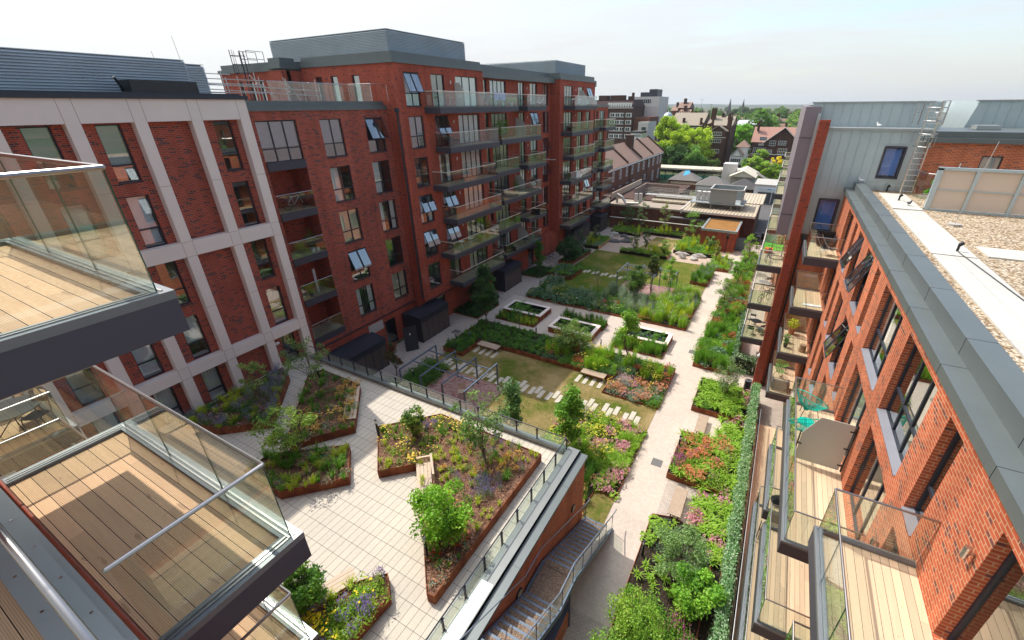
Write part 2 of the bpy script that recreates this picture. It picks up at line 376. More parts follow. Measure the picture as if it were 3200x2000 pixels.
M['blackrubber']=plain('black_rubber',(.015,.015,.015),.8)
M['white']=plain('white_paint',(.74,.74,.72),.5,var=.05)
M['lamp']=plain('lamp_lens',(.78,.78,.76),.3,var=.04)
M['tread']=speckle('stair_aggregate',[(.20,.13,.09),(.34,.24,.17),(.46,.36,.27)],45,bd=.005,bs=.3)
M['boulder']=plain('pale_rock',(.50,.47,.43),.9,var=.35,scale=5,fine=.15)
M['boulder_d']=plain('grey_rock',(.15,.15,.15),.9,var=.4,scale=5)
M['sedum']=speckle('sedum_roof',[(.40,.16,.04),(.55,.26,.08),(.30,.20,.05)],18,bd=.03)
M['teal']=plain('teal_cord',(.0,.42,.32),.45,var=.05)
M['lime']=plain('lime_cord',(.22,.48,.10),.5)
M['wicker']=plain('wicker',(.30,.20,.12),.7)
M['grey_pl']=plain('grey_plastic',(.09,.10,.11),.5)
M['terracotta']=plain('terracotta',(.38,.16,.08),.8)
M['trunk']=plain('tree_bark',(.16,.12,.09),.9,var=.35,scale=8)
M['trunk_l']=plain('pale_bark',(.36,.30,.24),.9,var=.3,scale=8)
M['leaf']=leafmat('foliage')
M['petal']=leafmat('petals',.25,.7)
M['tarmac']=plain('tarmac',(.10,.095,.09),.9,var=.15,scale=.3,fine=.08)
M['farground']=lawnmat('far_ground',(.06,.09,.03),(.10,.11,.06),(.16,.13,.09),.012)
M['hill']=lawnmat('hill_wood',(.05,.075,.045),(.06,.085,.05),(.09,.10,.06),.006)
M['roof_tile']=plain('clay_roof',(.27,.17,.125),.9,var=.25,scale=1.5,fine=.15)
M['roof_red']=plain('red_roof',(.38,.21,.16),.9,var=.2,scale=1.2,fine=.12)
M['roof_grey']=plain('slate_roof',(.17,.155,.14),.85,var=.2,scale=1.5,fine=.1)
M['roof_felt']=plain('felt_roof',(.12,.12,.12),.9,var=.2)
M['concrete']=plain('concrete',(.42,.39,.35),.85,var=.12,scale=.5)
M['concrete_l']=plain('light_concrete',(.56,.53,.50),.85,var=.08,scale=.5)
M['roof_ribbed']=plain('ribbed_sheet',(.44,.37,.27),.8,var=.2,scale=.6)
M['mansard']=plain('mansard_tile',(.05,.02,.02),.8)
M['slate_d']=plain('dark_slate',(.07,.065,.065),.8,var=.2)
M['blue_sheet']=plain('blue_tarpaulin',(.02,.35,.75),.5)
M['sign_blue']=plain('sign_blue',(.05,.35,.65),.5)
M['sign_green']=plain('sign_green',(.05,.3,.18),.5)
M['tarp']=plain('black_liner',(.02,.02,.023),.3,var=.5,scale=12)
M['panel_b']=plain('beige_panel',(.66,.52,.40),.7,var=.04)
M['orange']=plain('orange_paint',(.7,.16,.03),.5)
M['copper_g']=plain('green_grey_box',(.30,.33,.33),.6,.2,var=.12)
M['cloth_w']=plain('white_cloth',(.75,.75,.76),.9)
M['bluewhite']=plain('blue_cloth',(.35,.40,.75),.8)
M['pigeon']=plain('pigeon_feather',(.05,.05,.06),.7)
M['turf']=plain('artificial_turf',(.10,.35,.03),.9)
# ---------------------------------------------------------------- walls and windows
def facade(mb,x0,x1,z0,z1,ops,rev=.17,mat=0,rmat=None):
    """wall at local y=0 with rectangular openings (a,b,c,d[,depth]); reveals run back to the depth"""
    rmat=mat if rmat is None else rmat
    xs=sorted({x0,x1,*[o[0] for o in ops],*[o[1] for o in ops]});zs=sorted({z0,z1,*[o[2] for o in ops],*[o[3] for o in ops]})
    xs=[x for x in xs if x0-1e-6<=x<=x1+1e-6];zs=[z for z in zs if z0-1e-6<=z<=z1+1e-6]
    for i in range(len(xs)-1):
        for j in range(len(zs)-1):
            cx=(xs[i]+xs[i+1])/2;cz=(zs[j]+zs[j+1])/2
            if any(o[0]<cx<o[1] and o[2]<cz<o[3] for o in ops): continue
            mb.add([(xs[i],0,zs[j]),(xs[i+1],0,zs[j]),(xs[i+1],0,zs[j+1]),(xs[i],0,zs[j+1])],mat)
    for o in ops:
        a,b,c,d=o[:4];r=o[4] if len(o)>4 else rev
        mb.add([(a,0,c),(a,r,c),(a,r,d),(a,0,d)],rmat);mb.add([(b,0,c),(b,0,d),(b,r,d),(b,r,c)],rmat)
        mb.add([(a,0,d),(a,r,d),(b,r,d),(b,0,d)],rmat);mb.add([(a,0,c),(b,0,c),(b,r,c),(a,r,c)],rmat)
WC={}
def window(parent,T,x,z,w,h,cols=2,tr=.36,rev=.17,cover=None,opened=False,name='window',sill=True,sky=False,rm='frame',label=None):
    """window > pane, cover, sill, opened sash; meshes shared between equal windows"""
    key=(round(w,2),round(h,2),cols,tr,rev,opened,sill)
    fr=.055;y0=rev-.075;y1=rev+.005
    if key not in WC:
        mb=MB();mb.box(0,w,y0,y1,0,fr);mb.box(0,w,y0,y1,h-fr,h);mb.box(0,fr,y0,y1,fr,h-fr);mb.box(w-fr,w,y0,y1,fr,h-fr)
        for i in range(1,cols): mb.box(w*i/cols-fr*.65,w*i/cols+fr*.65,y0+.004,y1-.004,fr,h-fr)
        if tr: mb.box(fr,w-fr,y0+.008,y1-.008,h*tr-fr*.65,h*tr+fr*.65)
        # dim room behind
        D=1.1
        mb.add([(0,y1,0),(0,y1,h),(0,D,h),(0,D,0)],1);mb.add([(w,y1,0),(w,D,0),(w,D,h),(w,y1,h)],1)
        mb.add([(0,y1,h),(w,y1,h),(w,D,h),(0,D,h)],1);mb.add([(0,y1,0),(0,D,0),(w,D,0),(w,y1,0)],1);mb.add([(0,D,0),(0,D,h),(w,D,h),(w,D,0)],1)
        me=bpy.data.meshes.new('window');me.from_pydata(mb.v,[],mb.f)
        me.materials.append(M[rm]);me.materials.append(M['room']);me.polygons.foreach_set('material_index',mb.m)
        p=MB();zt=h*tr if (opened and tr) else h-fr
        p.add([(fr,rev-.04,fr),(w-fr,rev-.04,fr),(w-fr,rev-.04,zt),(fr,rev-.04,zt)])
        pm=bpy.data.meshes.new('pane');pm.from_pydata(p.v,[],p.f)
        sm=None
        if sill:
            s=MB();s.box(-.03,w+.03,-.035,y0-.002,-.055,-.004);sm=bpy.data.meshes.new('sill');sm.from_pydata(s.v,[],s.f);sm.materials.append(M['frame'])
        om=None
        if opened:
            s=MB();a=R(22);
            def q(x,zz,off=0): # distance below the hinge at z=h
                return (x,y0-.01-math.sin(a)*zz+off*math.cos(a),h-fr-math.cos(a)*zz+off*math.sin(a))
            L=h*(1-(tr or 0))-fr
            for i in range(cols):
                a0=w*i/cols+.02;a1=w*(i+1)/cols-.02;b=.05
                for (u0,u1,v0,v1) in ((a0,a1,0,b),(a0,a1,L-b,L),(a0,a0+b,b,L-b),(a1-b,a1,b,L-b)):
                    v=[q(u0,v0),q(u1,v0),q(u1,v1),q(u0,v1),q(u0,v0,-.04),q(u1,v0,-.04),q(u1,v1,-.04),q(u0,v1,-.04)]
                    s.mesh(v,[(0,1,2,3),(7,6,5,4),(0,4,5,1),(1,5,6,2),(2,6,7,3),(3,7,4,0)],0)
                s.add([q(a0+b,b,-.02),q(a1-b,b,-.02),q(a1-b,L-b,-.02),q(a0+b,L-b,-.02)],1)
            om=bpy.data.meshes.new('open_sash');om.from_pydata(s.v,[],s.f);om.materials.append(M[rm]);om.materials.append(M['pane_b']);om.polygons.foreach_set('material_index',s.m)
        WC[key]=(me,pm,sm,om)
    me,pm,sm,om=WC[key]
    rz=T.to_euler().z;L=T@Vector((x,0,z))
    o=linkmesh(name,me,parent,L-parent.location,rz)
    if label:o['label']=label
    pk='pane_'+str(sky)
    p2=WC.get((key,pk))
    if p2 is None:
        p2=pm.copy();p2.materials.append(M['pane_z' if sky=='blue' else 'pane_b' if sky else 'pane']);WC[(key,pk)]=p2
    linkmesh('pane',p2,o)
    if sm: linkmesh('sill',sm,o)
    if om: linkmesh('open_sash',om,o)
    if cover:
        ck=(round(w,2),round(h,2),cover,round(rev,2),int(z*7)%3 if not sky else sky)
        if ck not in WC:
            c=MB();yy=rev+.07;mt=('curtain','cream_c','curtain','pink_c')[len(WC)%4]
            def folds(a,b,z0,z1,n):
                pts=[(a+(b-a)*i/n,yy+(.03 if i%2 else 0)) for i in range(n+1)]
                for (p,q_) in zip(pts[:-1],pts[1:]): c.add([(p[0],p[1],z0),(q_[0],q_[1],z0),(q_[0],q_[1],z1),(p[0],p[1],z1)])
            if cover=='net': folds(.06,w-.06,.05,h-.06,max(8,int(w*9)))
            elif cover=='sides': folds(.06,w*.3,.05,h-.06,6);folds(w*.72,w-.06,.05,h-.06,6)
            elif cover=='left': folds(.06,w*.46,.05,h-.06,8)
            elif cover=='right': folds(w*.5,w-.06,.05,h-.06,8);mt='beige'
            elif cover=='blind':
                n=int(h*.62/.06)
                for i in range(n): z_=h-.07-i*.06;c.add([(.07,yy,z_-.05),(w-.07,yy,z_-.05),(w-.07,yy+.02,z_),(.07,yy+.02,z_)])
                mt='blind'
            elif cover=='rollfull': c.add([(.07,yy,h*.06),(w-.07,yy,h*.06),(w-.07,yy,h-.06),(.07,yy,h-.06)]);mt='blind'
            elif cover=='roll': c.add([(.07,yy,h*.5),(w-.07,yy,h*.5),(w-.07,yy,h-.06),(.07,yy,h-.06)]);mt='blind'
            if sky=='blue': mt='painted_sky_blue'
            cm=bpy.data.meshes.new('curtain');cm.from_pydata(c.v,[],c.f);cm.materials.append(M[mt]);WC[ck]=cm
        linkmesh('blind' if cover in('blind','roll','rollfull') else 'curtain',WC[ck],o)  # the blue sheet is no blind but the painted sky reflection
    return o
COV=['net','sides','left',None,'right','blind','net',None,'roll','sides']
# ---------------------------------------------------------------- projecting balconies
def balcony(parent,T,w,d,deck='deck_far',fh=.45,railh=1.12,near=False,left=True,right=True,lip=.12,name='balcony',rt='steel',gap=0.0,r=.03):
    """local: x along the wall 0..w, y out of the wall is negative, z=0 is the deck"""
    loc=T@Vector((0,0,0));rz=T.to_euler().z
    m=MB();t=.02
    m.box(0,w,-d,-.001-gap,-fh,-.03,0)                       # slab with its fascia
    m.box(-.001,w+.001,-d-.004,-d+lip,-.03,.05,1)             # light edge trim, front
    m.box(-.001,lip,-d+lip,-.002-gap,-.03,.05,1);m.box(w-lip,w+.001,-d+lip,-.002-gap,-.03,.05,1)
    o=m.build(name,[M['fascia'],M['coping'] if not near else M['trim']],parent,local=True);o.location=loc-parent.location;o.rotation_euler=(0,0,rz)
    dk=MB();dk.add([(lip,-d+lip,.0),(w-lip,-d+lip,.0),(w-lip,-gap-.003,.0),(lip,-gap-.003,.0)])
    dk.build('deck',M[deck],o,local=True)
    g=MB();gt=.012;yi=-d+lip*.55;xi=lip*.55;top=railh-.02
    def run(p,q):
        L=(Vector(q)-Vector(p)).length;n=max(1,round(L/(1.15 if near else 1.1)))
        for i in range(n):
            a=Vector(p).lerp(Vector(q),(i+(.006 if i else 0))/n);b=Vector(p).lerp(Vector(q),(i+1-.006)/n)
            if near:
                dd=(b-a).normalized();nn=Vector((-dd.y,dd.x,0))*gt/2
                v=[a-nn,b-nn,b+nn,a+nn];v=[(k.x,k.y,.0) for k in v]+[(k.x,k.y,top) for k in v]
                g.mesh(v,[(0,1,5,4),(2,3,7,6)],0);g.mesh(v,[(1,2,6,5),(3,0,4,7)],1)
            else:
                g.add([(a.x,a.y,.02),(b.x,b.y,.02),(b.x,b.y,top),(a.x,a.y,top)],0)
                nn=.004;g.box(b.x-nn,b.x+nn,b.y-nn,b.y+nn,.02,top,1)
    run((xi,yi,0),(w-xi,yi,0))
    if left: run((xi,yi,0),(xi,-gap-.02,0))
    if right: run((w-xi,yi,0),(w-xi,-gap-.02,0))
    g.build('glass_balustrade',[M['glass_n' if near else 'glass'],M['glass_e']],o,local=True)
    h=MB();pts=[]
    if left: pts.append((xi,-gap-.01,railh))
    pts+= [(xi,yi,railh),(w-xi,yi,railh)]
    if right: pts.append((w-xi,-gap-.01,railh))
    h.path(pts,r,8)
    for p in pts: h.ball(p,r,r,r,8,4)
    if near:  # shoe channel that holds the glass
        h.box(xi-.03,w-xi+.03,yi-.035,yi-.014,.0,.06);h.box(xi-.03,w-xi+.03,yi+.014,yi+.035,.0,.06)
        for x in (xi,w-xi): h.box(x-.035,x-.014,yi+.04,-gap-.02,.0,.06);h.box(x+.014,x+.035,yi+.04,-gap-.02,.0,.06)
    h.build('handrail',M['rail_near' if near or deck=='deck_y' else 'rail_far'],o,local=True,smooth=False)
    return o
# ---------------------------------------------------------------- foliage
def unit(n,rng):
    v=rng.normal(size=(n,3));return v/np.linalg.norm(v,axis=1,keepdims=True)
def leaves(c,size,rng,flat=0.0,asp=.55):
    """one rhombic leaf per centre; flat>0 turns leaves towards the sky"""
    n=len(c);nr=unit(n,rng);nr[:,2]=np.abs(nr[:,2])+flat;nr/=np.linalg.norm(nr,axis=1,keepdims=True)
    a=np.cross(nr,unit(n,rng));a/=np.linalg.norm(a,axis=1,keepdims=True)+1e-9;b=np.cross(nr,a)
    s=np.broadcast_to(size,(n,)).reshape(n,1)*rng.uniform(.7,1.3,(n,1))
    return np.stack([c-a*s*.5,c-b*s*.5*asp+a*s*.05,c+a*s*.5,c+b*s*.5*asp+a*s*.05],1)
def jcol(col,n,rng,v=.22,h=.08):
    c=1.15*np.array(col,float).reshape(1,3)*rng.uniform(1-v,1+v,(n,1))
    return np.clip(c*(1+rng.uniform(-h,h,(n,3))),0,1)
def blades(base,h,spread,w,rng,droop=.5):
    """arching grass blade: two quads each"""
    n=len(base);th=rng.uniform(0,2*PI,n);d=np.stack([np.cos(th),np.sin(th),np.zeros(n)],1);p=np.stack([-np.sin(th),np.cos(th),np.zeros(n)],1)
    hh=np.broadcast_to(h,(n,))*rng.uniform(.7,1.15,n);sp=np.broadcast_to(spread,(n,))*rng.uniform(.2,1.1,n);w=np.broadcast_to(w,(n,)).reshape(n,1)
    up=np.array([0,0,1.0])
    m=base+d*(sp*.4)[:,None]+up*(hh*.75)[:,None];t=base+d*sp[:,None]+up*(hh*(1-droop*.35*rng.uniform(0,1,n)))[:,None]
    q1=np.stack([base-p*w*.5,base+p*w*.5,m+p*w*.45,m-p*w*.45],1);q2=np.stack([m-p*w*.45,m+p*w*.45,t+p*w*.08,t-p*w*.08],1)
    return np.concatenate([q1,q2])
class Fol:
    def __init__(s): s.q=[];s.c=[]
    def put(s,q,c): s.q.append(q.astype(np.float32));s.c.append(c.astype(np.float32))
    def build(s,name,parent=None,loc=(0,0,0),mat='leaf'):
        q=np.concatenate(s.q);c=np.concatenate(s.c);off=np.array(loc,np.float32)
        if parent is not None: off=np.array(world_off(parent),np.float32)
        n=len(q);v=(q-off).reshape(-1,3)
        me=bpy.data.meshes.new(name);me.vertices.add(n*4);me.vertices.foreach_set('co',v.ravel())
        me.loops.add(n*4);me.loops.foreach_set('vertex_index',np.arange(n*4,dtype=np.int32))
        me.polygons.add(n);me.polygons.foreach_set('loop_start',np.arange(0,n*4,4,dtype=np.int32))
        me.update(calc_edges=True)
        at=me.color_attributes.new('Col','FLOAT_COLOR','POINT')
        cc=np.concatenate([np.repeat(c,4,axis=0),np.ones((n*4,1),np.float32)],1);at.data.foreach_set('color',cc.astype(np.float32).ravel())
        me.materials.append(M[mat])
        o=bpy.data.objects.new(name,me);COL.objects.link(o)
        if parent is not None:o.parent=parent
        else:o.location=loc
        return o
def in_poly(x,y,poly):
    ins=np.zeros(len(x),bool);n=len(poly);j=n-1
    for i in range(n):
        xi,yi=poly[i];xj,yj=poly[j]
        k=((yi>y)!=(yj>y))&(x<(xj-xi)*(y-yi)/((yj-yi) or 1e-9)+xi);ins^=k;j=i
    return ins
def sample(poly,n,rng):
    P=np.array(poly);lo=P.min(0);hi=P.max(0);out=np.zeros((0,2))
    while len(out)<n:
        c=rng.uniform(lo,hi,(n*2,2));out=np.concatenate([out,c[in_poly(c[:,0],c[:,1],poly)]])
    return out[:n]
def area(poly):
    n=len(poly);return abs(sum(poly[i][0]*poly[(i+1)%n][1]-poly[(i+1)%n][0]*poly[i][1] for i in range(n)))/2
G1=(.07,.17,.025);G2=(.125,.26,.03);G3=(.24,.38,.04);G4=(.04,.10,.03);GB=(.10,.18,.10);GY=(.38,.43,.04);SG=(.22,.29,.22)
YEL=(.66,.55,.07);ORA=(.50,.26,.14);PUR=(.22,.14,.42);PNK=(.55,.28,.34);LIL=(.46,.40,.58);RUS=(.40,.13,.05);CRM=(.62,.52,.30);RED=(.5,.06,.03)
def plantpart(F,kind,x,y,z,s,rng,col,fc=None,dense=1.0):
    b=np.array([x,y,z])
    if kind=='mound':
        n=int(70*dense*s**1.2)+8;u=unit(n,rng)*rng.uniform(.45,1,(n,1))*np.array([.36,.36,.30])*s;u[:,2]=np.abs(u[:,2])
        F.put(leaves(b+u+[0,0,.03],.085*s**.4,rng,.3),jcol(col,n,rng))
        if fc is not None:
            k=int(9*dense)+2;u=unit(k,rng)*np.array([.36,.36,.34])*s;u[:,2]=np.abs(u[:,2])+.03
            for _ in range(2): F.put(leaves(b+u+rng.normal(0,.012,(k,3)),.06,rng,.8,.9),jcol(fc,k,rng))
    elif kind=='tuft':
        n=int(34*dense)+6;bb=b+rng.normal(0,.04*s,(n,3))*[1,1,0];F.put(blades(bb,.42*s,.30*s,.014*s+.006,rng),jcol(col,2*n,rng,.25))
    elif kind=='tall':
        n=int(38*dense)+6;bb=b+rng.normal(0,.07*s,(n,3))*[1,1,0];F.put(blades(bb,.95*s,.30*s,.016*s,rng,.2),jcol(col,2*n,rng,.25))
        if fc is not None:
            k=8;u=rng.normal(0,.12*s,(k,3));u[:,2]=rng.uniform(.75,1.05,k)*s;F.put(leaves(b+u,.10,rng,0,.4),jcol(fc,k,rng))
    elif kind=='fern':
        n=int(16*dense)+5;bb=np.repeat(b[None],n,0);F.put(blades(bb,.38*s,.42*s,.07*s,rng,1.2),jcol(col,2*n,rng,.2))
    elif kind=='spike':
        n=int(26*dense)+5;bb=b+rng.normal(0,.08*s,(n,3))*[1,1,0];F.put(blades(bb,.34*s,.15*s,.012,rng,.2),jcol(col,2*n,rng))
        k=int(16*dense)+4;st=b+rng.normal(0,.13*s,(k,3))*[1,1,0]
        for i in range(4): F.put(leaves(st+[0,0,(.34+.06*i)*s]+rng.normal(0,.01,(k,3)),.045,rng,0,.8),jcol(fc,k,rng))
    elif kind=='umbel':
        n=int(40*dense)+5;u=unit(n,rng)*np.array([.26,.26,.26])*s;u[:,2]=np.abs(u[:,2]);F.put(leaves(b+u,.07,rng,.2,.4),jcol(col,n,rng))
        k=int(6*dense)+2;st=b+rng.normal(0,.2*s,(k,3))*[1,1,0]+np.array([0,0,1])*(rng.uniform(.4,.62,(k,1))*s)
        for _ in range(3): F.put(leaves(st+rng.normal(0,.025,(k,3))*[1,1,.25],.062,rng,2.5,.95),jcol(fc,k,rng,.15))
        F.put(np.stack([st-[.004,0,0],st+[.004,0,0],st*[1,1,0]+[.004,0,z],st*[1,1,0]+[-.004,0,z]],1),jcol(col,k,rng))
    elif kind=='euph':
        n=int(30*dense)+5;u=unit(n,rng)*np.array([.26,.26,.24])*s;u[:,2]=np.abs(u[:,2]);F.put(leaves(b+u,.08,rng,.2,.35),jcol(col,n,rng))
        k=int(10*dense)+3;u=unit(k,rng)*np.array([.3,.3,.12])*s;u[:,2]=np.abs(u[:,2])+.28*s
        for _ in range(6): F.put(leaves(b+u+rng.normal(0,.03,(k,3)),.07,rng,.5,.9),jcol(fc,k,rng,.2))
    elif kind=='broad':
        n=int(26*dense)+5;u=unit(n,rng)*np.array([.42,.42,.3])*s;u[:,2]=np.abs(u[:,2])+.05;F.put(leaves(b+u,.2*s**.5,rng,.9,.8),jcol(col,n,rng))
def planting(name,label,cat,poly,z,dens,mix,seed=1,group=None,s=1.0,dense=1.0,clump=True):
    """ground planting of one bed: plants nobody could count"""
    rng=np.random.default_rng(seed);F=Fol();n=max(4,int(area(poly)*dens*(1.3 if z<2 else 1.0)));P=sample(poly,n,rng)
    w=np.array([m[1] for m in mix],float);w/=w.sum()
    # drifts: plants near one another tend to be the same kind
    k=max(3,n//6);ctr=sample(poly,k,rng);kd=rng.choice(len(mix),k,p=w)
    own=kd[np.argmin(((P[:,None]-ctr[None])**2).sum(2),axis=1)];own=np.where(rng.uniform(size=n)<.3,rng.choice(len(mix),n,p=w),own)
    for (x,y),i in zip(P,own):
        m=mix[i];plantpart(F,m[0],x,y,z,m[2]*s*rng.uniform(.75,1.3),rng,m[3],m[4] if len(m)>4 else None,dense)
    c=np.mean(poly,axis=0);o=F.build(name,None,(c[0],c[1],z));tag(o,label,cat,group,'stuff');return o
def limb_tree(name,label,cat,x,y,z,H,trunk,rad,lz=None,leafn=1500,ls=.14,col=G2,col2=None,seed=1,stems=1,clumps=26,tr=.05,lean=(0,0),shape='round',bark='trunk',group=None,cs=.3,sparse=0.0):
    """trunk (with limbs) + crown of leaf clumps"""
    rng=np.random.default_rng(seed);root=thing(name,label,cat,(x,y,z),0,group)
    t=MB();top=H;cz=(trunk+H)/2;hz=(H-trunk)/2
    cl=[]
    while len(cl)<clumps:
        u=rng.uniform(-1,1,3)
        if np.linalg.norm(u)>1 or np.linalg.norm(u)<.35*(1-sparse): continue
        if shape=='cone': u[:2]*=(1-(u[2]+1)/2*.85)
        elif shape=='column': u[:2]*=(.75+.25*(1-u[2]**2))
        elif shape=='vase': u[:2]*=(.45+.55*(u[2]+1)/2)
        cl.append((x+lean[0]*(u[2]+1)/2+u[0]*rad,y+lean[1]*(u[2]+1)/2+u[1]*rad,z+cz+u[2]*hz))
    axes=[]
    for s_ in range(stems):
        a=rng.uniform(0,2*PI);o=(0,0) if stems==1 else (math.cos(a)*.06*stems**.5,math.sin(a)*.06*stems**.5)
        e=Vector((x+lean[0]*.6+(0 if stems==1 else math.cos(a)*rad*.45),y+lean[1]*.6+(0 if stems==1 else math.sin(a)*rad*.45),z+H*.86))
        b=Vector((x+o[0],y+o[1],z));pts=[b]
        for i in range(1,6):
            p=b.lerp(e,i/5);p+=Vector((rng.normal(0,.015*H),rng.normal(0,.015*H),0))*(1 if i<5 else .3);pts.append(p)
        r0=tr/(stems**.5)
        for i in range(5): t.tube(pts[i],pts[i+1],r0*(1-i*.17),7,0,r0*(1-(i+1)*.17),caps=(i==0))
        axes.append((pts,r0))
    for c in cl:
        pts,r0=axes[rng.integers(len(axes))];c=Vector(c)
        k=min(4,max(1,int((c.z-z)/H*5-rng.uniform(.3,1.2))));p=pts[k];mid=p.lerp(c,.5)+Vector((0,0,-.03*H*rng.uniform(0,1)))
        rr=max(.006,r0*.35);t.tube(p,mid,rr,5,0,rr*.7,caps=False);t.tube(mid,c,rr*.7,5,0,rr*.25,caps=False)
    t.build('trunk',M[bark],root,smooth=True)
    F=Fol();ls=ls*1.12;per=max(6,int(leafn*(1.5 if H<9 else 1))//clumps);col2=col2 or tuple(v*1.5 for v in col)
    for c in cl:
        n=int(per*rng.uniform(.6,1.4));sp=cs*rad*rng.uniform(.7,1.25)
        u=unit(n,rng)*(rng.uniform(0,1,(n,1))**.45)*np.array([sp,sp,sp*.75])
        mixf=rng.uniform(0,1);cc=np.array(col)*(1-mixf)+np.array(col2)*mixf
        F.put(leaves(np.array(c)+u,ls,rng,.35,.6),jcol(cc,n,rng,.25))
    F.build('crown',root);return root
def bed(name,label,poly,z0,h,edge='corten',soil='soil',t=.025,group=None,cat='planter',drop=.07,edgename='steel_edging'):
    c=(sum(p[0] for p in poly)/len(poly),sum(p[1] for p in poly)/len(poly),z0)
    root=thing(name,label,cat,c,0,group)
    m=MB();inn=m.ring(poly,z0,z0+h,t);m.build(edgename,M[edge],root)
    s=MB();a=sum(inn[i][0]*inn[(i+1)%len(inn)][1]-inn[(i+1)%len(inn)][0]*inn[i][1] for i in range(len(inn)))
    if a<0: inn=inn[::-1]
    s.add([(p[0],p[1],z0+h-drop) for p in inn]);s.build('soil',M[soil],root);return root
def struct(name,mb,mat,kind='structure'):
    o=mb.build(name,mat);o['kind']=kind;return o
def sheet(name,poly,z,mat,kind='structure'):
    a=sum(poly[i][0]*poly[(i+1)%len(poly)][1]-poly[(i+1)%len(poly)][0]*poly[i][1] for i in range(len(poly)))
    if a<0: poly=poly[::-1]
    m=MB();m.add([(p[0],p[1],z) for p in poly]);return struct(name,m,M[mat],kind)
# ================================================================ camera, sun, sky
H=18.9
cam=bpy.data.cameras.new('camera');co=bpy.data.objects.new('camera',cam);COL.objects.link(co)
co.location=(0,0,H)
pit,rol,yaw=R(26.47),R(-0.36),R(-28.46)
fw=Vector((math.sin(yaw)*math.cos(pit),math.cos(yaw)*math.cos(pit),-math.sin(pit)));rt=Vector((math.cos(yaw),-math.sin(yaw),0));up=rt.cross(fw)
r2=rt*math.cos(rol)+up*math.sin(rol);u2=-rt*math.sin(rol)+up*math.cos(rol)
mm=Matrix((r2,u2,-fw)).transposed().to_4x4();mm.translation=co.location;co.matrix_world=mm
cam.sensor_fit='HORIZONTAL';cam.sensor_width=36;cam.lens=36*1339.7/3200;cam.shift_x=-(1689.6-1600)/3200;cam.shift_y=(996.7-1000)/3200
SC.cycles.transparent_max_bounces=32;cam.clip_start=.05;cam.clip_end=20000;SC.camera=co
SC.render.resolution_x=1024;SC.render.resolution_y=640
SC.view_settings.view_transform='Standard';SC.view_settings.look='None';SC.view_settings.exposure=EXPO;SC.view_settings.gamma=1
SUNV=Vector((-.66,.20,1.0)).normalized()
sl=bpy.data.lights.new('sun','SUN');sl.energy=SUNE;sl.angle=R(.5);sl.color=(1,.95,.87)
so=bpy.data.objects.new('sun',sl);COL.objects.link(so);so.rotation_euler=SUNV.to_track_quat('Z','Y').to_euler();so.location=(-30,20,60)
W=bpy.data.worlds.new('World');SC.world=W;W.use_nodes=True;nt=W.node_tree;nt.nodes.clear()
wo=nt.nodes.new('ShaderNodeOutputWorld');bg=nt.nodes.new('ShaderNodeBackground')
sk=nt.nodes.new('ShaderNodeTexSky');sk.sky_type='NISHITA';sk.sun_disc=False;sk.sun_elevation=math.asin(SUNV.z);sk.sun_rotation=math.atan2(SUNV.x,SUNV.y);sk.air_density=1.1;sk.dust_density=1.2;sk.ozone_density=1.0
tc=nt.nodes.new('ShaderNodeTexCoord');sv=nt.nodes.new('ShaderNodeSeparateXYZ');nt.links.new(tc.outputs['Generated'],sv.inputs[0])
# thin high cloud on a flat layer far above: direction projected to a plane
zc=MATH(nt,'MAXIMUM',sv.outputs[2],.02);zc=MATH(nt,'ADD',zc,.12)
cv=nt.nodes.new('ShaderNodeCombineXYZ');nt.links.new(MATH(nt,'DIVIDE',sv.outputs[0],zc),cv.inputs[0]);nt.links.new(MATH(nt,'DIVIDE',sv.outputs[1],zc),cv.inputs[1])
n1=NOISE(nt,SCALEV(nt,cv.outputs[0],(.55,1.1,1)),1.3,7,.6);n2=NOISE(nt,SCALEV(nt,cv.outputs[0],(.2,.25,1)),1.0,3,.5)
# the veil is thicker towards -X (the west side of the garden)
side=MATH(nt,'MULTIPLY_ADD',sv.outputs[0],-.42,.0)
cf=MATH(nt,'ADD',MATH(nt,'ADD',MATH(nt,'MULTIPLY',n1,.75),MATH(nt,'MULTIPLY',n2,.45)),side)
cm=RAMP(nt,cf,[(.50,(0,0,0)),(.66,(.75,.75,.75)),(.85,(1,1,1))])
hz=RAMP(nt,sv.outputs[2],[(.0,(1,1,1)),(.05,(.75,.75,.75)),(.15,(0,0,0))])
skc=MIX(nt,MATH(nt,'MULTIPLY_ADD',cm,.82,.10),sk.outputs[0],CLOUDC)
skc=MIX(nt,MATH(nt,'MULTIPLY',hz,.85),skc,HAZEC)
dt=nt.nodes.new('ShaderNodeVectorMath');dt.operation='DOT_PRODUCT';nt.links.new(tc.outputs['Generated'],dt.inputs[0]);dt.inputs[1].default_value=SUNV
gl=MATH(nt,'POWER',MATH(nt,'MAXIMUM',dt.outputs['Value'],0.0),7.0);gl=MATH(nt,'MULTIPLY_ADD',gl,3.0,1.0)
gv=nt.nodes.new('ShaderNodeVectorMath');gv.operation='SCALE';nt.links.new(skc,gv.inputs[0]);nt.links.new(gl,gv.inputs['Scale']);skc=gv.outputs[0]
nt.links.new(skc,bg.inputs[0]);bg.inputs[1].default_value=SKYS;nt.links.new(bg.outputs[0],wo.inputs[0])

# ================================================================ long brick block on the left of the garden
BM=thing('apartment_building','long red brick apartment block with six storeys of glass balconies along the garden','apartment block',(-26.1,26.2,0))
T1=TR(-26.1,0,0,PX);TW=TR(-27.3,0,0,PX);TRc=TR(-27.45,0,0,PX);TF=TR(-26.1,0,0,PX);TS=TR(0,26.2,0,0)
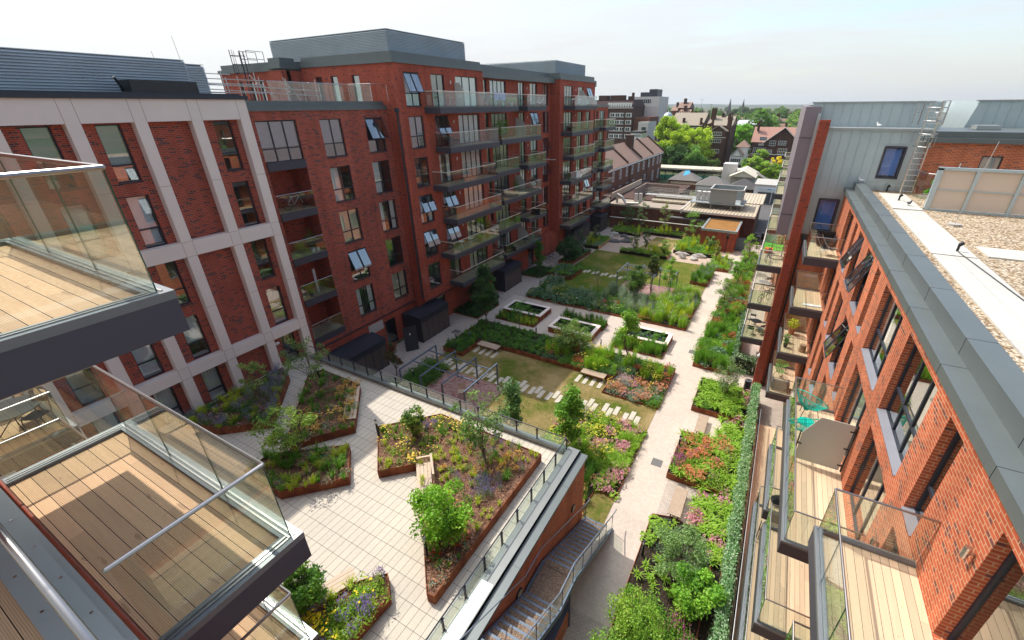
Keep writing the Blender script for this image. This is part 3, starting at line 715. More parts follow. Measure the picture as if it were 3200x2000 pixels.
# main face
ops=[]
for k in range(6):
    z=3*k
    ops+=[(27.13,28.75,3.9+z,6.2+z),(30.12,31.75,3.82+z,6.2+z),(33.2,36.35,3.82+z,6.2+z)]
m=MB(T1);facade(m,26.2,37.25,3.0,21.72,ops)
m.M=TRc
opr=[]
for k in range(6):
    z=3*k
    opr+=[(39.2,39.75,4.4+z,6.2+z),(40.3,43.3,3.82+z,6.2+z),(45.8,47.1,3.82+z,6.2+z),(48.4,50.1,3.82+z,6.2+z),(51.5,53.05,3.9+z,6.2+z)]
facade(m,37.25,53.5,3.0,21.72,opr)
m.M=TF
opf=[]
for k in range(6):
    z=3*k;opf+=[(54.7,57.3,3.82+z,6.1+z),(59.0,60.7,3.82+z,6.1+z),(61.9,63.5,3.9+z,6.1+z)]
facade(m,53.5,64.9,3.0,21.72,opf)
m.M=TR(-27.4,0,0,PX);ope=[(65.3,66.2,4.2+3*k,6.1+3*k) for k in range(6)];facade(m,64.9,67.0,3.0,21.6,ope)
m.M=TR(-26.8,0,0,PX);opx=[]
for k in range(5): opx+=[(67.6,68.3,4.2+3*k,6.1+3*k),(69.0,71.3,3.82+3*k,6.1+3*k)]
facade(m,67.0,72.6,0,18.6,opx)
m.M=None
m.add([(-27.45,37.25,3),(-26.1,37.25,3),(-26.1,37.25,21.72),(-27.45,37.25,21.72)])
m.add([(-27.45,53.5,3),(-26.1,53.5,3),(-26.1,53.5,21.72),(-27.45,53.5,21.72)])
m.add([(-26.1,64.9,3),(-27.4,64.9,3),(-27.4,64.9,21.72),(-26.1,64.9,21.72)])
m.add([(-27.4,67,3),(-26.8,67,3),(-26.8,67,18.6),(-27.4,67,18.6)]);m.add([(-26.8,72.6,0),(-34,72.6,0),(-34,72.6,18.6),(-26.8,72.6,18.6)])
m.add([(-27.4,67,18.6),(-27.4,67,21.6),(-36,67,21.6),(-36,67,18.6)])
# return wall above the wing, facing the camera
m.M=TS;facade(m,-36.3,-26.1,3.0,21.72,[(-34.67,-33.9,19.2,21.05),(-32.9,-32.1,19.2,21.05),(-30.5,-29.7,19.2,21.05)])
m.M=TR(0,24.9,0,0);facade(m,-45.6,-36.3,17,21.5,[(-43.0,-42.5,19.2,20.85),(-41.6,-41.0,19.2,20.85),(-40.2,-39.6,19.2,20.85)]);m.M=None
m.add([(-36.3,24.9,17),(-36.3,26.2,17),(-36.3,26.2,21.5),(-36.3,24.9,21.5)])
m.box(-38.0,-36.3,24.5,25.2,17,21.5);m.add([(-45.6,24.9,17),(-45.6,40,17),(-45.6,40,21.5),(-45.6,24.9,21.5)])
# ground-floor wall set back under the overhang
m.M=TR(-26.62,0,0,PX);facade(m,26.2,73,0,3.0,[(28.4,29.5,0,2.5),(45.9,47.2,0,2.4)]);m.M=TR(-27.32,0,0,PX);facade(m,14.2,26.2,0,3.0,[(22.4,23.6,0,2.4)]);m.M=None;m.add([(-27.32,26.2,0),(-26.62,26.2,0),(-26.62,26.2,3),(-27.32,26.2,3)])
m.add([(-26.1,26.2,3),(-26.1,37.25,3),(-28,37.25,3),(-28,26.2,3)]);m.add([(-27.3,14.3,3),(-27.3,26.2,3),(-28,26.2,3),(-28,14.3,3)])
m.add([(-26.1,53.5,3),(-26.1,64.9,3),(-28,64.9,3),(-28,53.5,3)]);m.box(-27.5,-26.62,37.25,53.5,2.9,3.0)
m.build('wall',M['brick_mid'],BM)
for a in ((-26.1,-26.04,26.2,37.2),(-27.3,-27.24,14.3,26.2),(-26.1,-26.04,53.5,64.9)): m=MB();m.box(*a,2.93,3.02);m.build('soffit_trim',M['anth'],BM)
# wing face with loggias
opw=[(16.05,18.6,15.88,18.2)];lg=[]
for k in range(5): opw+=[(20.25,21.93,3.82+3*k,6.18+3*k),(23.95,25.63,3.82+3*k,6.18+3*k)]
for k in range(4): lg.append((16.05,18.62,3.84+3*k,6.40+3*k,1.7))
m=MB(TW);facade(m,14.25,26.2,3.0,18.7,opw+lg);m.M=None;m.build('wall',M['brick_wing'],BM)
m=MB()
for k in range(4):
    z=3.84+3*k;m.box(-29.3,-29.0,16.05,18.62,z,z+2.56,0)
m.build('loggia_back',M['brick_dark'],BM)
for k in range(4):
    z=3.84+3*k
    window(BM,TR(-29.0,0,0,PX),16.15,z+.02,1.3,2.2,1,None,.10,None,name='door',sill=False)
    g=MB();g.box(-27.3-.02,-27.22,16.05,18.62,z-.46,z+.0,0);b=g.build('loggia_fascia',M['fascia'],BM)
    g=MB();g.box(-29,-27.3,16.05,18.62,z-.02,z+.005,0);g.build('deck',M['deck_far'],b)
    b2=b;g=MB()
    for i in range(2): g.add([(-27.27,16.07+1.28*i,z+.02),(-27.27,17.33+1.28*i,z+.02),(-27.27,17.33+1.28*i,z+1.1),(-27.27,16.07+1.28*i,z+1.1)])
    o=g.build('glass_balustrade',M['glass'],BM)
    g=MB();g.tube((-27.27,16.05,z+1.12),(-27.27,18.62,z+1.12),.02);g.build('handrail',M['steel'],BM)
m=MB();m.box(-27.32,-27.22,16.05,18.6,15.4,15.88);m.build('fascia_panel',M['fascia'],BM)
# cornices
def cornice(mb,pts,z,h1=.26,h2=.5,o1=.12,o2=-.12):
    for (x0,x1,y0,y1) in pts:
        mb.box(x0-o1,x1+o1,y0-o1,y1+o1,z,z+h1,0);mb.box(x0-o2,x1+o2,y0-o2,y1+o2,z+h1,z+h2+h1,0)
m=MB();cornice(m,[(-36.3,-26.1,26.2,37.25),(-27.45-8,-27.451,37.5,53.3),(-36.2,-26.1,53.5,64.9)],21.72,.26,.45)
cornice(m,[(-45.5,-36.5,24.9,38)],21.5,.26,.4);cornice(m,[(-38.0,-36.3,24.5,26)],21.62,.3,.45)
m.box(-40,-27.2,14.25,26.15,18.7,18.97);m.box(-40,-27.42,14.25,26.0,18.97,19.24);m.box(-40,-26.7,67.02,72.7,18.6,18.95);m.box(-36,-27.3,64.9,66.98,21.6,22.0)
m.box(-46,-26.7,34,66.9,21.3,21.9);m.build('cornice',M['coping'],BM)
m=MB();m.box(-45,-28,17,26.1,17.5,19.0);m.box(-44,-28,26.4,64,20.5,22.2);m.box(-44,-38,25.2,26.4,20.5,21.6);m.build('roof',M['roof_felt'],BM)
# louvred plant screens: real blades round a dark core
def louvre_box(parent,x0,x1,y0,y1,z0,z1,pitch=.10,name='plant_screen'):
    c=MB();c.box(x0+.1,x1-.1,y0+.1,y1-.1,z0,z1-.02,1)
    n=int((z1-z0)/pitch)
    for i in range(n):
        z=z0+pitch*i
        for (a,b,o) in (((x1,y0),(x1,y1),(1,0)),((x0,y0),(x1,y0),(0,-1)),((x0,y1),(x1,y1),(0,1)),((x0,y0),(x0,y1),(-1,0))):
            ox,oy=o;k=.07
            c.add([(a[0]-ox*k,a[1]-oy*k,z+pitch*.95),(b[0]-ox*k,b[1]-oy*k,z+pitch*.95),(b[0]+ox*.02,b[1]+oy*.02,z+pitch*.18),(a[0]+ox*.02,a[1]+oy*.02,z+pitch*.18)],0)
            c.add([(a[0]+ox*.02,a[1]+oy*.02,z+pitch*.18),(b[0]+ox*.02,b[1]+oy*.02,z+pitch*.18),(b[0]-ox*k,b[1]-oy*k,z),(a[0]-ox*k,a[1]-oy*k,z)],0)
    c.box(x0,x1,y0,y1,z1-.03,z1,0);return c.build(name,[M['louvre'],M['louvre_dk']],parent)
louvre_box(BM,-42.1,-28,27.9,37.4,22.2,24.08);louvre_box(BM,-41,-28,56,65.6,22.2,24.0);louvre_box(BM,-44,-38,56.8,62,22.2,23.95)
# drainpipe
m=MB();m.tube((-26.16,26.05,3.4),(-26.16,26.05,18.55),.07,8);m.box(-26.28,-26.0,25.93,26.17,18.5,18.8);m.build('drainpipe',M['anth'],BM)
# windows
ci=0
def cov():
    global ci;ci+=1;return COV[(ci*7+ci//3)%len(COV)]
OPENA={(0,5),(0,2),(0,1),(1,4),(1,2),(1,1),(3,4)}
for k in range(6):
    z=3*k
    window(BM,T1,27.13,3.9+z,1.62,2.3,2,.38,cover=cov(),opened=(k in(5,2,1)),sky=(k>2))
    window(BM,T1,30.12,3.82+z,1.63,2.38,2,.36 if k in(4,2,1) else None,cover=cov(),opened=(k in(4,2,1)),sill=False,name='window' if k in(4,2,1) else 'door')
    window(BM,T1,33.2,3.82+z,3.15,2.38,4 if k!=5 else 3,None,cover=cov(),sill=False,name='door')
    window(BM,TRc,39.2,4.4+z,.55,1.8,1,None,sill=True);window(BM,TRc,40.3,3.82+z,3.0,2.38,4,None,cover=cov(),sill=False,name='door')
    window(BM,TRc,45.8,3.82+z,1.3,2.38,2,None,cover=cov(),sill=False,name='door');window(BM,TRc,48.4,3.82+z,1.7,2.38,2,.36 if k==4 else None,cover=cov(),sill=False,opened=(k==4))
    window(BM,TRc,51.5,3.9+z,1.55,2.3,2,.38,cover=cov(),opened=(k in(3,2)))
    window(BM,TF,54.7,3.82+z,2.6,2.28,3,None,cover=cov(),sill=False,name='door');window(BM,TF,59.0,3.82+z,1.7,2.28,2,None,cover='net' if k in(3,1) else cov(),sill=False)
    window(BM,TF,61.9,3.9+z,1.6,2.2,2,.36,cover=cov(),opened=(k in(5,1)))
    window(BM,TR(-27.4,0,0,PX),65.3,4.2+z,.9,1.9,1,None,cover=None)
    if k<5:
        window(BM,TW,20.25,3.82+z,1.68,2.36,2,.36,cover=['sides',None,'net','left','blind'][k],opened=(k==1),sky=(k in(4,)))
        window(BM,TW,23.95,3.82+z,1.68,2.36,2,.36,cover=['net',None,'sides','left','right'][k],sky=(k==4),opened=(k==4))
        window(BM,TR(-26.8,0,0,PX),67.6,4.2+z,.7,1.9,1,None);window(BM,TR(-26.8,0,0,PX),69.0,3.82+z,2.3,2.28,3,None,cover=cov(),sill=False,name='door')
window(BM,TW,16.05,15.88,2.55,2.3,3,.33,cover='blind',sky=True,sill=False)
for x,w in ((-34.67,.77),(-32.9,.8),(-30.5,.8)): window(BM,TS,x,19.2,w,1.85,1,None,cover='net',sky=True,sill=False)
for x,w in ((-43.0,.5),(-41.6,.6),(-40.2,.6)): window(BM,TR(0,24.9,0,0),x,19.2,w,1.65,1,None,cover='net',sill=False)
window(BM,TR(-27.32,0,0,PX),22.4,0,1.2,2.4,1,None,name='door',sill=False);window(BM,TR(-26.62,0,0,PX),28.4,0,1.1,2.5,1,None,name='door',sill=False);window(BM,TR(-26.62,0,0,PX),45.9,0,1.3,2.4,1,None,name='door',sill=False)
m=MB();m.box(-26.62,-25.2,45.5,47.6,2.55,2.65);m.build('door_canopy',M['anth'],BM)
m=MB();m.box(-27.32,-27.27,20.7,22.2,1.95,2.75);m.build('vent_grille',M['concrete'],BM)
# balconies (alternate floor by floor)
for k in range(6):
    z=3.82+3*k
    a,b=((29.0,36.45) if k%2 else (29.85,37.2));balcony(BM,TR(-26.1,a,z,PX),b-a,1.6)
    if k%2:
        balcony(BM,TR(-27.45,37.75,z,PX),4.55,2.1,left=False);balcony(BM,TR(-27.45,44.15,z,PX),4.4,2.1)
        balcony(BM,TR(-26.1,54.6,z,PX),7.4,1.6)
    else:
        balcony(BM,TR(-27.45,38.9,z,PX),8.4,2.1);balcony(BM,TR(-26.1,53.9,z,PX),7.3,1.6)
    if k<5: balcony(BM,TR(-27.4,64.95,z,PX),2.0,1.5,left=False);balcony(BM,TR(-26.8,67.5,z,PX),4.4,1.7)
# frosted screens that part neighbours
for (x,y,z,d) in ((-26.1,33.0,18.82,1.0),(-27.45,45.0,15.82,1.3),(-27.45,44.6,9.82,1.3),(-27.45,44.8,3.82,1.4),(-26.1,59.3,18.82,1.0)):
    m=MB(TR(x,y,z,PX));m.mesh([(0,-.02,0),(0,-d,0),(0,-d,1.15),(0,-d*.55,1.85),(0,-.02,1.85),(.02,-.02,0),(.02,-d,0),(.02,-d,1.15),(.02,-d*.55,1.85),(.02,-.02,1.85)],[(0,1,2,3,4),(9,8,7,6,5),(1,6,7,2),(2,7,8,3),(3,8,9,4)])
    m.build('privacy_screen',M['frost'],BM)
# wall lamps beside doors
for k in range(6):
    for (x,y) in ((-26.1,32.45),(-27.45,47.6),(-26.1,58.1)):
        m=MB();m.tube((x+.07,y,5.55+3*k),(x+.07,y,5.8+3*k),.04,8);m.build('wall_lamp',M['white'],BM)

# ================================================================ pale grid facade on the far left
BW=thing('apartment_building','brick apartment block framed by a grid of pale stone pilasters beside the raised terrace','apartment block',(-24.6,4,4.2))
TB=TR(-25.0,0,0,PX);zs=[(4.25,6.32),(7.1,9.42),(10.05,12.3),(13.09,15.42),(16.0,18.3)]
bays=[(12.65,13.5),(8.2,9.05),(6.05,6.9),(3.75,4.6)];ops=[]
for b in bays: ops+=[(b[0],b[1],z0,z1,.2) for z0,z1 in zs]
m=MB(TB);facade(m,-6,14.25,4.2,18.4,ops,.2);m.M=None;m.add([(-25,14.25,4.2),(-27.3,14.25,4.2),(-27.3,14.25,18.7),(-25,14.25,18.7)]);m.build('wall',M['brick_wing'],BW)
PIL=[(13.80,14.28),(11.60,12.06),(9.42,9.87),(7.24,7.69),(5.05,5.5),(2.87,3.32),(.69,1.14),(-1.5,-1.05),(-3.7,-3.25)]
m=MB()
for a,b in PIL: m.box(-25.0,-24.6,a,b,4.2,18.36)
for z0,z1 in ((6.49,7.10),(12.39,13.10)): 
    for (a,b),(c,d) in zip(PIL[:-1],PIL[1:]): m.box(-25.0,-24.603,d,a,z0,z1)
m.box(-25.0,-24.597,-6,14.29,18.36,19.25);m.box(-25,-24.75,-6,13.8,4.2,4.42);m.box(-27.0,-25.0,14.0,14.285,18.4,19.25)
m.build('stone_grid',M['stone'],BW)
m=MB()
for a,b in PIL:
    for z in (9.7,15.7): m.box(-24.598,-24.596,a,b,z-.007,z+.007)
    for z0,z1 in ((6.49,7.10),(12.39,13.10)):
        for y in (a,b): m.box(-24.6,-24.5965,y-.006,y+.006,z0,z1)
        m.box(-24.6,-24.5965,a,b,z0-.006,z0+.006);m.box(-24.6,-24.5965,a,b,z1-.006,z1+.006)
    for y in (a,b): m.box(-24.6,-24.594,y-.007,y+.007,18.36,19.25)
m.build('panel_joint',M['joint'],BW)
m=MB();m.box(-26.5,-24.5,-6,14.4,19.25,19.42);m.box(-26.5,-24.8,-6,14.2,19.42,19.5);m.build('parapet_cap',M['anth'],BW)
m=MB();m.box(-45,-26.3,-6,14.2,18.9,19.35);m.build('roof',M['roof_felt'],BW)
louvre_box(BW,-41,-27.0,-6,13.26,19.3,21.0,.11);louvre_box(BW,-41,-28.0,13.3,14.6,19.3,20.92,.11)
cv2={0:[None,'net',None,None,None],1:['net','blind',None,'rollfull','rollfull'],2:['net','rollfull','net','rollfull','roll'],3:['net',None,'net',None,'net']}
for i,b in enumerate(bays):
    for j,(z0,z1) in enumerate(zs):
        window(BW,TB,b[0],z0,b[1]-b[0],z1-z0,1,.36 if (i!=1 or j<4) else .30,.2,cover=cv2[i][j],sky=(j==4 and i>0),name='door' if (i==0 and j==0) else 'window',sill=not(i==0 and j==0))
for (y,z) in ((12.25,6.0),(12.42,6.05)):
    pass
m=MB();m.ball((-24.9,12.32,6.05),.09,.16,.09,10,6);m.build('wall_lamp',M['lamp'],BW)
# rooftop bits
t=thing('liner_bundle','black pond liner bundle lying on the flat roof above the pale stone parapet','bundle',(-26,8.7,19.42))
m=MB();m.prism([(-26.5,10.1),(-25.7,10.2),(-25.6,12.8),(-26.4,12.9)],19.5,20.0,0);o=m.build('folded_liner',M['tarp'],t)
m=MB();m.tube((-26.2,10.1,19.6),(-25.9,9.8,20.1),.05);m.build('strap',M['black'],t)
for (x,y,h,l) in ((-28,13.6,1.15,'long thin lightning rod on the plant screen above the pale facade'),(-28,12.5,.4,'short thin lightning rod beside the longer one on the left roof')):
    m=MB();m.tube((x,y,20.95),(x,y-.06,20.95+h),.012,5);tag(m.build('lightning_rod',M['galv'],None,(x,y,20.9)),l,'rod')
def cage(name,label,x,y,z0,z1,rz=0,mat='galv',w=.75):
    """hooped roof ladder"""
    t=thing(name,label,'ladder',(x,y,z0),0);T=TR(x,y,0,rz);m=MB(T)
    for s in (-.25,.25): m.box(s-.03,s+.03,-.03,.03,z0,z1+1.0)
    for i in range(int((z1+.9-z0)/.28)): m.tube((-.25,0,z0+.28*i+.15),(.25,0,z0+.28*i+.15),.015,5)
    m.build('ladder_rungs',M[mat],t);m=MB(T)
    zz=max(z0+2.2,z1-1.0)
    for z in [zz+i*.6 for i in range(int((z1+1.1-zz)/.6)+1)]:
        pts=[(-.3+(.0),0,z)]+[(-w/2*math.cos(PI*i/8),-w*math.sin(PI*i/8),z) for i in range(9)]+[(.3,0,z)]
        m.path(pts,.022,5)
    for i in (1,3,4,5,7): m.bar((-w/2*math.cos(PI*i/8),-w*math.sin(PI*i/8),zz),(-w/2*math.cos(PI*i/8),-w*math.sin(PI*i/8),z1+1.1),.03,.012)
    m.build('safety_cage',M[mat],t)
    for s in (-.5,.5):
        m=MB(T);m.tube((s,.1,z1),(s,.1,z1+1.1),.025,6);m.tube((s,1.5,z1),(s,1.5,z1+1.1),.025,6)
        for h in (.55,1.1): m.tube((s,.1,z1+h),(s,1.5,z1+h),.022,6)
        m.build('guard_rail',M[mat],t)
    return t
cage('roof_ladder','dark caged roof ladder behind the scaffold tubes, left of the big louvred screen',-40.6,24.3,19.2,21.9,0,'anth',.9)
cage('roof_ladder','small caged roof ladder poking above the louvred screen at the far left',-33,6.3,19.3,20.9,0,'galv',.8)
# scaffold on the wing roof
t=thing('scaffold','pale steel scaffold tubes with crossed braces on the flat roof of the brick wing','scaffold',(-28.2,17,19.24))
for y,x,zt in ((14.6,-28.2,20.5),(16.4,-28.4,20.5),(17.5,-28.2,20.5),(19.3,-28.4,20.5),(21.2,-28.2,20.5),(13,-31,20.9),(14.5,-31,20.9),(17,-31,20.9),(19,-31,20.9)): m=MB();m.tube((x,y,19.24),(x,y,zt),.025,6);m.build('standard_pole',M['galv'],t)
m=MB()
for z in (19.65,20.0,20.3): m.tube((-28.2,14.4,z),(-28.2,17.8,z),.025,6)
m.tube((-31,11.5,20.7),(-31,17.5,20.7),.025,6);m.tube((-31,11.5,20.2),(-31,19.5,20.2),.025,6);m.tube((-31,11.5,19.7),(-31,17,19.7),.025,6)
m.tube((-28.3,14.4,20.05),(-28.3,21.4,19.85),.025,6);m.tube((-28.3,14.6,19.8),(-28.3,21.6,19.55),.025,6);m.tube((-28.2,14.6,19.45),(-31.2,14.6,19.45),.025,6)
m.build('ledger_pole',M['galv'],t);m=MB()
m.tube((-28.2,17.0,20.55),(-28.2,18.4,19.26),.025,6);m.tube((-28.2,19.0,20.5),(-28.2,19.9,19.26),.025,6);m.tube((-28.5,15.8,20.4),(-28.1,15.6,19.3),.025,6);m.tube((-28.2,20.7,20.3),(-28.3,21.5,19.3),.025,6);m.tube((-31,14.6,20.8),(-31,15.6,19.3),.025,6)
for (y,z) in ((19.35,20.0),(19.3,19.75),(21.2,19.8),(17.3,20.1)): m.ball((-28.22,y,z),.06,.06,.06,6,4)
m.build('brace_pole',M['galv'],t)
# roof terrace balustrade on the wing
t=thing('roof_balustrade','glass balustrade with steel rail round the roof terrace on top of the brick wing','balustrade',(-28.9,24,19.24));m=MB()
for i in range(5): m.add([(-28.9,18.4+1.2*i,19.24),(-28.9,19.55+1.2*i,19.24),(-28.9,19.55+1.2*i,20.32),(-28.9,18.4+1.2*i,20.32)]);m.box(-28.91,-28.89,19.56+1.2*i,19.58+1.2*i,19.24,20.32,1)
for i in range(2): m.add([(-28.9+1.1*i,24.4,19.24),(-27.85+1.1*i,24.4,19.24),(-27.85+1.1*i,24.4,20.32),(-28.9+1.1*i,24.4,20.32)])
m.build('glass_panel',[M['glass'],M['steel']],t);m=MB();m.path([(-28.9,18.4,20.34),(-28.9,24.4,20.34),(-26.7,24.4,20.34),(-26.7,26.1,20.34)],.022,6);m.tube((-26.7,24.4,19.24),(-26.7,24.4,20.34),.02,6);m.tube((-26.7,25.9,19.24),(-26.7,25.9,20.34),.02,6);m.build('handrail',M['steel'],t)

# ================================================================ near balconies, lower left
BL=thing('apartment_building','nearest apartment block at lower left with three stacked timber decked glass balconies','apartment block',(-4,0,0))
m=MB()
m.M=TR(0,.185,0,PI);facade(m,1.2,19,0,15.02,[(5.0,7.6,14.54,15.0,.1)][:0]);m.M=None
m.box(-9.9,-4.75,-1.5,.2,16.95,21);m.box(-20,-9.9,-1.5,.2,0,21)
m.build('wall',M['brick_dark'],BL)
m=MB();m.box(-9.9,-1.2,.186,.235,14.40,14.565,0);m.build('brick_ledge',M['brick_dark'],BL)
m=MB();m.box(-9.9,-1.2,-.19,.108,15.06,15.2,0);m.box(-9.9,-1.2,.108,.163,15.0,15.1,0)
o=m.build('parapet_coping',M['coping_lt'],BL)
m=MB()
for i in range(14):
    x=-9.2+.62*i;m.tube((x,.07,15.2),(x,.07,15.206),.013,8);m.tube((x+.25,-.12,15.2),(x+.25,-.12,15.206),.013,8)
m.build('screw_head',M['steel'],o)
m=MB()
for i in range(7): m.box(-9.8+1.2*i,-8.615+1.2*i,-.026,-.014,15.2,16.28)
m.build('glass_panel',M['glass_n'],BL);m=MB();m.tube((-9.8,-.02,16.31),(-1.2,-.02,16.31),.026,14);m.build('handrail',M['rail_near'],BL,smooth=True)
m=MB();m.add([(-9.9,-6,14.95),(-.5,-6,14.95),(-.5,-.175,14.95),(-9.9,-.175,14.95)]);m.build('terrace_deck',M['deck_x'],BL)
# balconies: local frame of a wall facing +Y (x runs towards -X)
def nearbal(x0,x1,z,d=1.36,fh=.36,y=.24): 
    return balcony(BL,TR(x1,y,z,PI),x1-x0,d,'deck_x',fh,1.12,True,lip=.17,r=.022)
nearbal(-8.15,-3.96,14.52);nearbal(-8.6,-4.68,17.36);nearbal(-13.2,-4.85,11.57,1.42);nearbal(-19.5,-14.6,11.57,1.7)
# ================================================================ near brick building on the right
BR=thing('apartment_building','bright red brick apartment block on the right with gravel roof and deep window reveals','apartment block',(3.5,10,0))
TN=TR(3.5,0,0,NX)   # local x = -Y
cols=[(7.95,8.7),(9.6,12.2),(13.1,15.75),(16.87,17.55),(18.5,20.0),(21.4,22.8),(23.7,24.5),(25.6,27.8)]
rows=[(11.68,13.95),(8.78,11.12),(5.86,8.2),(2.95,5.3)]
def isdoor(ci_,k): return (k==1 and ci_ in(1,2)) or ci_==7 or (k==3 and ci_ in (0,1,2)) or (k==2 and ci_==2)
ops=[];wl=[]
for k,(z0,z1) in enumerate(rows):
    for i,(a,b) in enumerate(cols):
        za=z0-.1 if isdoor(i,k) else z0
        ops.append((-b,-a,za,z1,.24));wl.append((a,b,za,z1,i,k))
for (a,b,z0,z1) in ((3.0,6.15,11.6,13.9),(3.0,6.2,8.7,11.1),(3.0,6.2,5.8,8.2),(3,6.2,2.9,5.3),(-1.2,1.6,11.6,13.9)): ops.append((-b,-a,z0,z1,.24));wl.append((a,b,z0,z1,9,9))
m=MB(TN);facade(m,-31.4,4,0,14.28,ops,.24);m.M=None
m.add([(3.5,-4,0),(14,-4,0),(14,-4,14.28),(3.5,-4,14.28)])
# end wall of the corner, facing the camera
m.M=TR(0,31.4,0,0);facade(m,1.75,3.5,0,11.55,[]);m.M=None
m.build('wall',M['brick_near'],BR)
for (a,b,z0,z1,i,k) in wl:
    door=(k==9 or isdoor(i,k));w=b-a
    n=1 if w<.9 else (3 if w>2.4 else 2)
    window(BR,TN,-b,z0,w,z1-z0,n,None if door else (.34 if n>1 else .3),.24,cover=[None,'net',None,'right','sides',None][(i*5+k*3)%6] if (i,k)!=(1,0) else 'right',opened=(not door and (i,k) in((5,0),(4,1),(4,0))),name='door' if door else 'window',sill=False)
for (a,b,z0,z1,i,k) in wl:
    if not(k==9 or isdoor(i,k)): m=MB();m.mesh([(3.47,a,z0+.0),(3.47,b,z0),(3.66,b,z0+.05),(3.66,a,z0+.05),(3.47,a,z0-.02),(3.47,b,z0-.02)],[(0,1,2,3),(4,5,1,0)]);m.build('window_ledge',M['sill'],BR)
# coping in two steps
m=MB();m.box(3.37,3.76,-4,31.38,14.28,14.5,0);m.box(3.76,4.22,-4,31.2,14.5,14.86,0);m.box(4.22,4.30,-4,31.2,14.40,14.80,0)
o=m.build('parapet_coping',M['coping'],BR);m=MB()
for i in range(12):
    y=-2+2.9*i;m.box(3.365,3.76,y-.004,y+.004,14.27,14.504);m.box(3.755,4.222,y+.6-.004,y+.6+.004,14.5,14.864)
m.build('sheet_joint',M['anth'],o)
m=MB();m.add([(4.3,-4,14.45),(14,-4,14.45),(14,31.4,14.45),(4.3,31.4,14.45)]);rf=m.build('gravel_roof',M['gravel'],BR)
m=MB()
for y0,y1 in ((-4,17.9),(18.0,25.5),(25.75,30.2)): m.box(4.85 if y0<20 else 4.9,6.0 if y0<20 else 6.05,y0,y1,14.45,14.50)
m.box(6.35,14,18.35,19.6,14.45,14.5);m.build('paver_path',M['slab'],rf)
# loose stones give the gravel a real surface near the camera
rng=np.random.default_rng(3);g=MB();n=2600
for i in range(n):
    x=4.32+rng.beta(.9,1.5)*6.5;y=7+rng.uniform(0,1)**1.0*22
    if (4.83<x<6.07) or (x>6.3 and 18.3<y<19.65): continue
    s=rng.uniform(.014,.034);a=rng.uniform(0,6.28);ca,sa=math.cos(a)*s,math.sin(a)*s
    g.mesh([(x+ca,y+sa,14.455),(x-sa*.7,y+ca*.7,14.455),(x-ca,y-sa,14.455),(x+sa*.7,y-ca*.7,14.455),(x,y,14.455+s*.9)],[(0,1,4),(1,2,4),(2,3,4),(3,0,4)],int(rng.integers(3)))
o=g.build('loose_stones',[plain('stone_a',(.60,.50,.38),.9,var=.3,scale=9),plain('stone_b',(.40,.27,.16),.9,var=.3,scale=9),plain('stone_c',(.72,.66,.56),.9,var=.2,scale=9)],rf);o['kind']='stuff'
# drainpipe and lamps
m=MB();m.tube((2.0,31.2,0),(2.0,31.2,11.3),.06,8);m.box(1.88,2.12,31.05,31.3,11.2,11.55);m.build('drainpipe',M['anth'],BR)
for (y,z) in ((6.34,13.2),(8.9,10.35),(13.0,10.3),(23.1,13.0)):
    m=MB();m.tube((3.40,y,z-.1),(3.40,y,z+.1),.045,12);m.box(3.43,3.5,y-.02,y+.02,z-.02,z+.02);m.build('wall_lamp',M['steel'],BR)
m=MB();m.ball((1.20,30.85,2.6),.1,.1,.12,8,6);m.tube((1.2,30.85,2.6),(1.25,31,2.75),.03,6);m.build('wall_lamp',M['lamp'],BR)
# balconies of the right block
def rb(y0,y1,z,d=1.55,left=True,right=True): return balcony(BR,TR(3.5,y1,z,NX),y1-y0,d,'deck_y',.42,1.12,True,left,right,lip=.12,r=.02)
for (y0,y1,z) in ((-3,7.45,11.57),(9.5,16.3,8.66),(1.0,6.72,8.66),(9.15,12.85,5.55),(13.5,17.35,5.55),(-1,16.7,2.65),(26.0,29.5,11.57),(26.0,29.5,8.62),(26.0,29.6,5.65),(26.1,29.8,2.72)): rb(y0,y1,z)
def screen(y,z,x0=2.2,x1=3.40,h=1.85):
    m=MB();a=[(x0,y,z+.12),(x1,y,z+.12),(x1,y,z+h),(x0+.35,y,z+h),(x0,y,z+h*.62)]
    v=a+[(p[0],p[1]+.015,p[2]) for p in a];m.mesh(v,[(0,1,2,3,4),(9,8,7,6,5),(0,5,6,1),(1,6,7,2),(2,7,8,3),(3,8,9,4),(4,9,5,0)],0)
    m.box(x1+.04,x1+.08,y-.02,y+.04,z+.1,z+h+.02,1);m.box(x0-.06,x0-.03,y-.02,y+.04,z+.05,z+1.2,1)
    for k in (.3,.95,1.6): m.box(x1-.08,x1+.05,y-.015,y+.035,z+k,z+k+.04,1)
    m.box(x0-.04,x0+.07,y-.015,y+.035,z+.7,z+.74,1);return m.build('privacy_screen',[M['frost'],M['black']],BR)
screen(12.9,8.66);screen(14.6,2.65);screen(8.3,2.65)
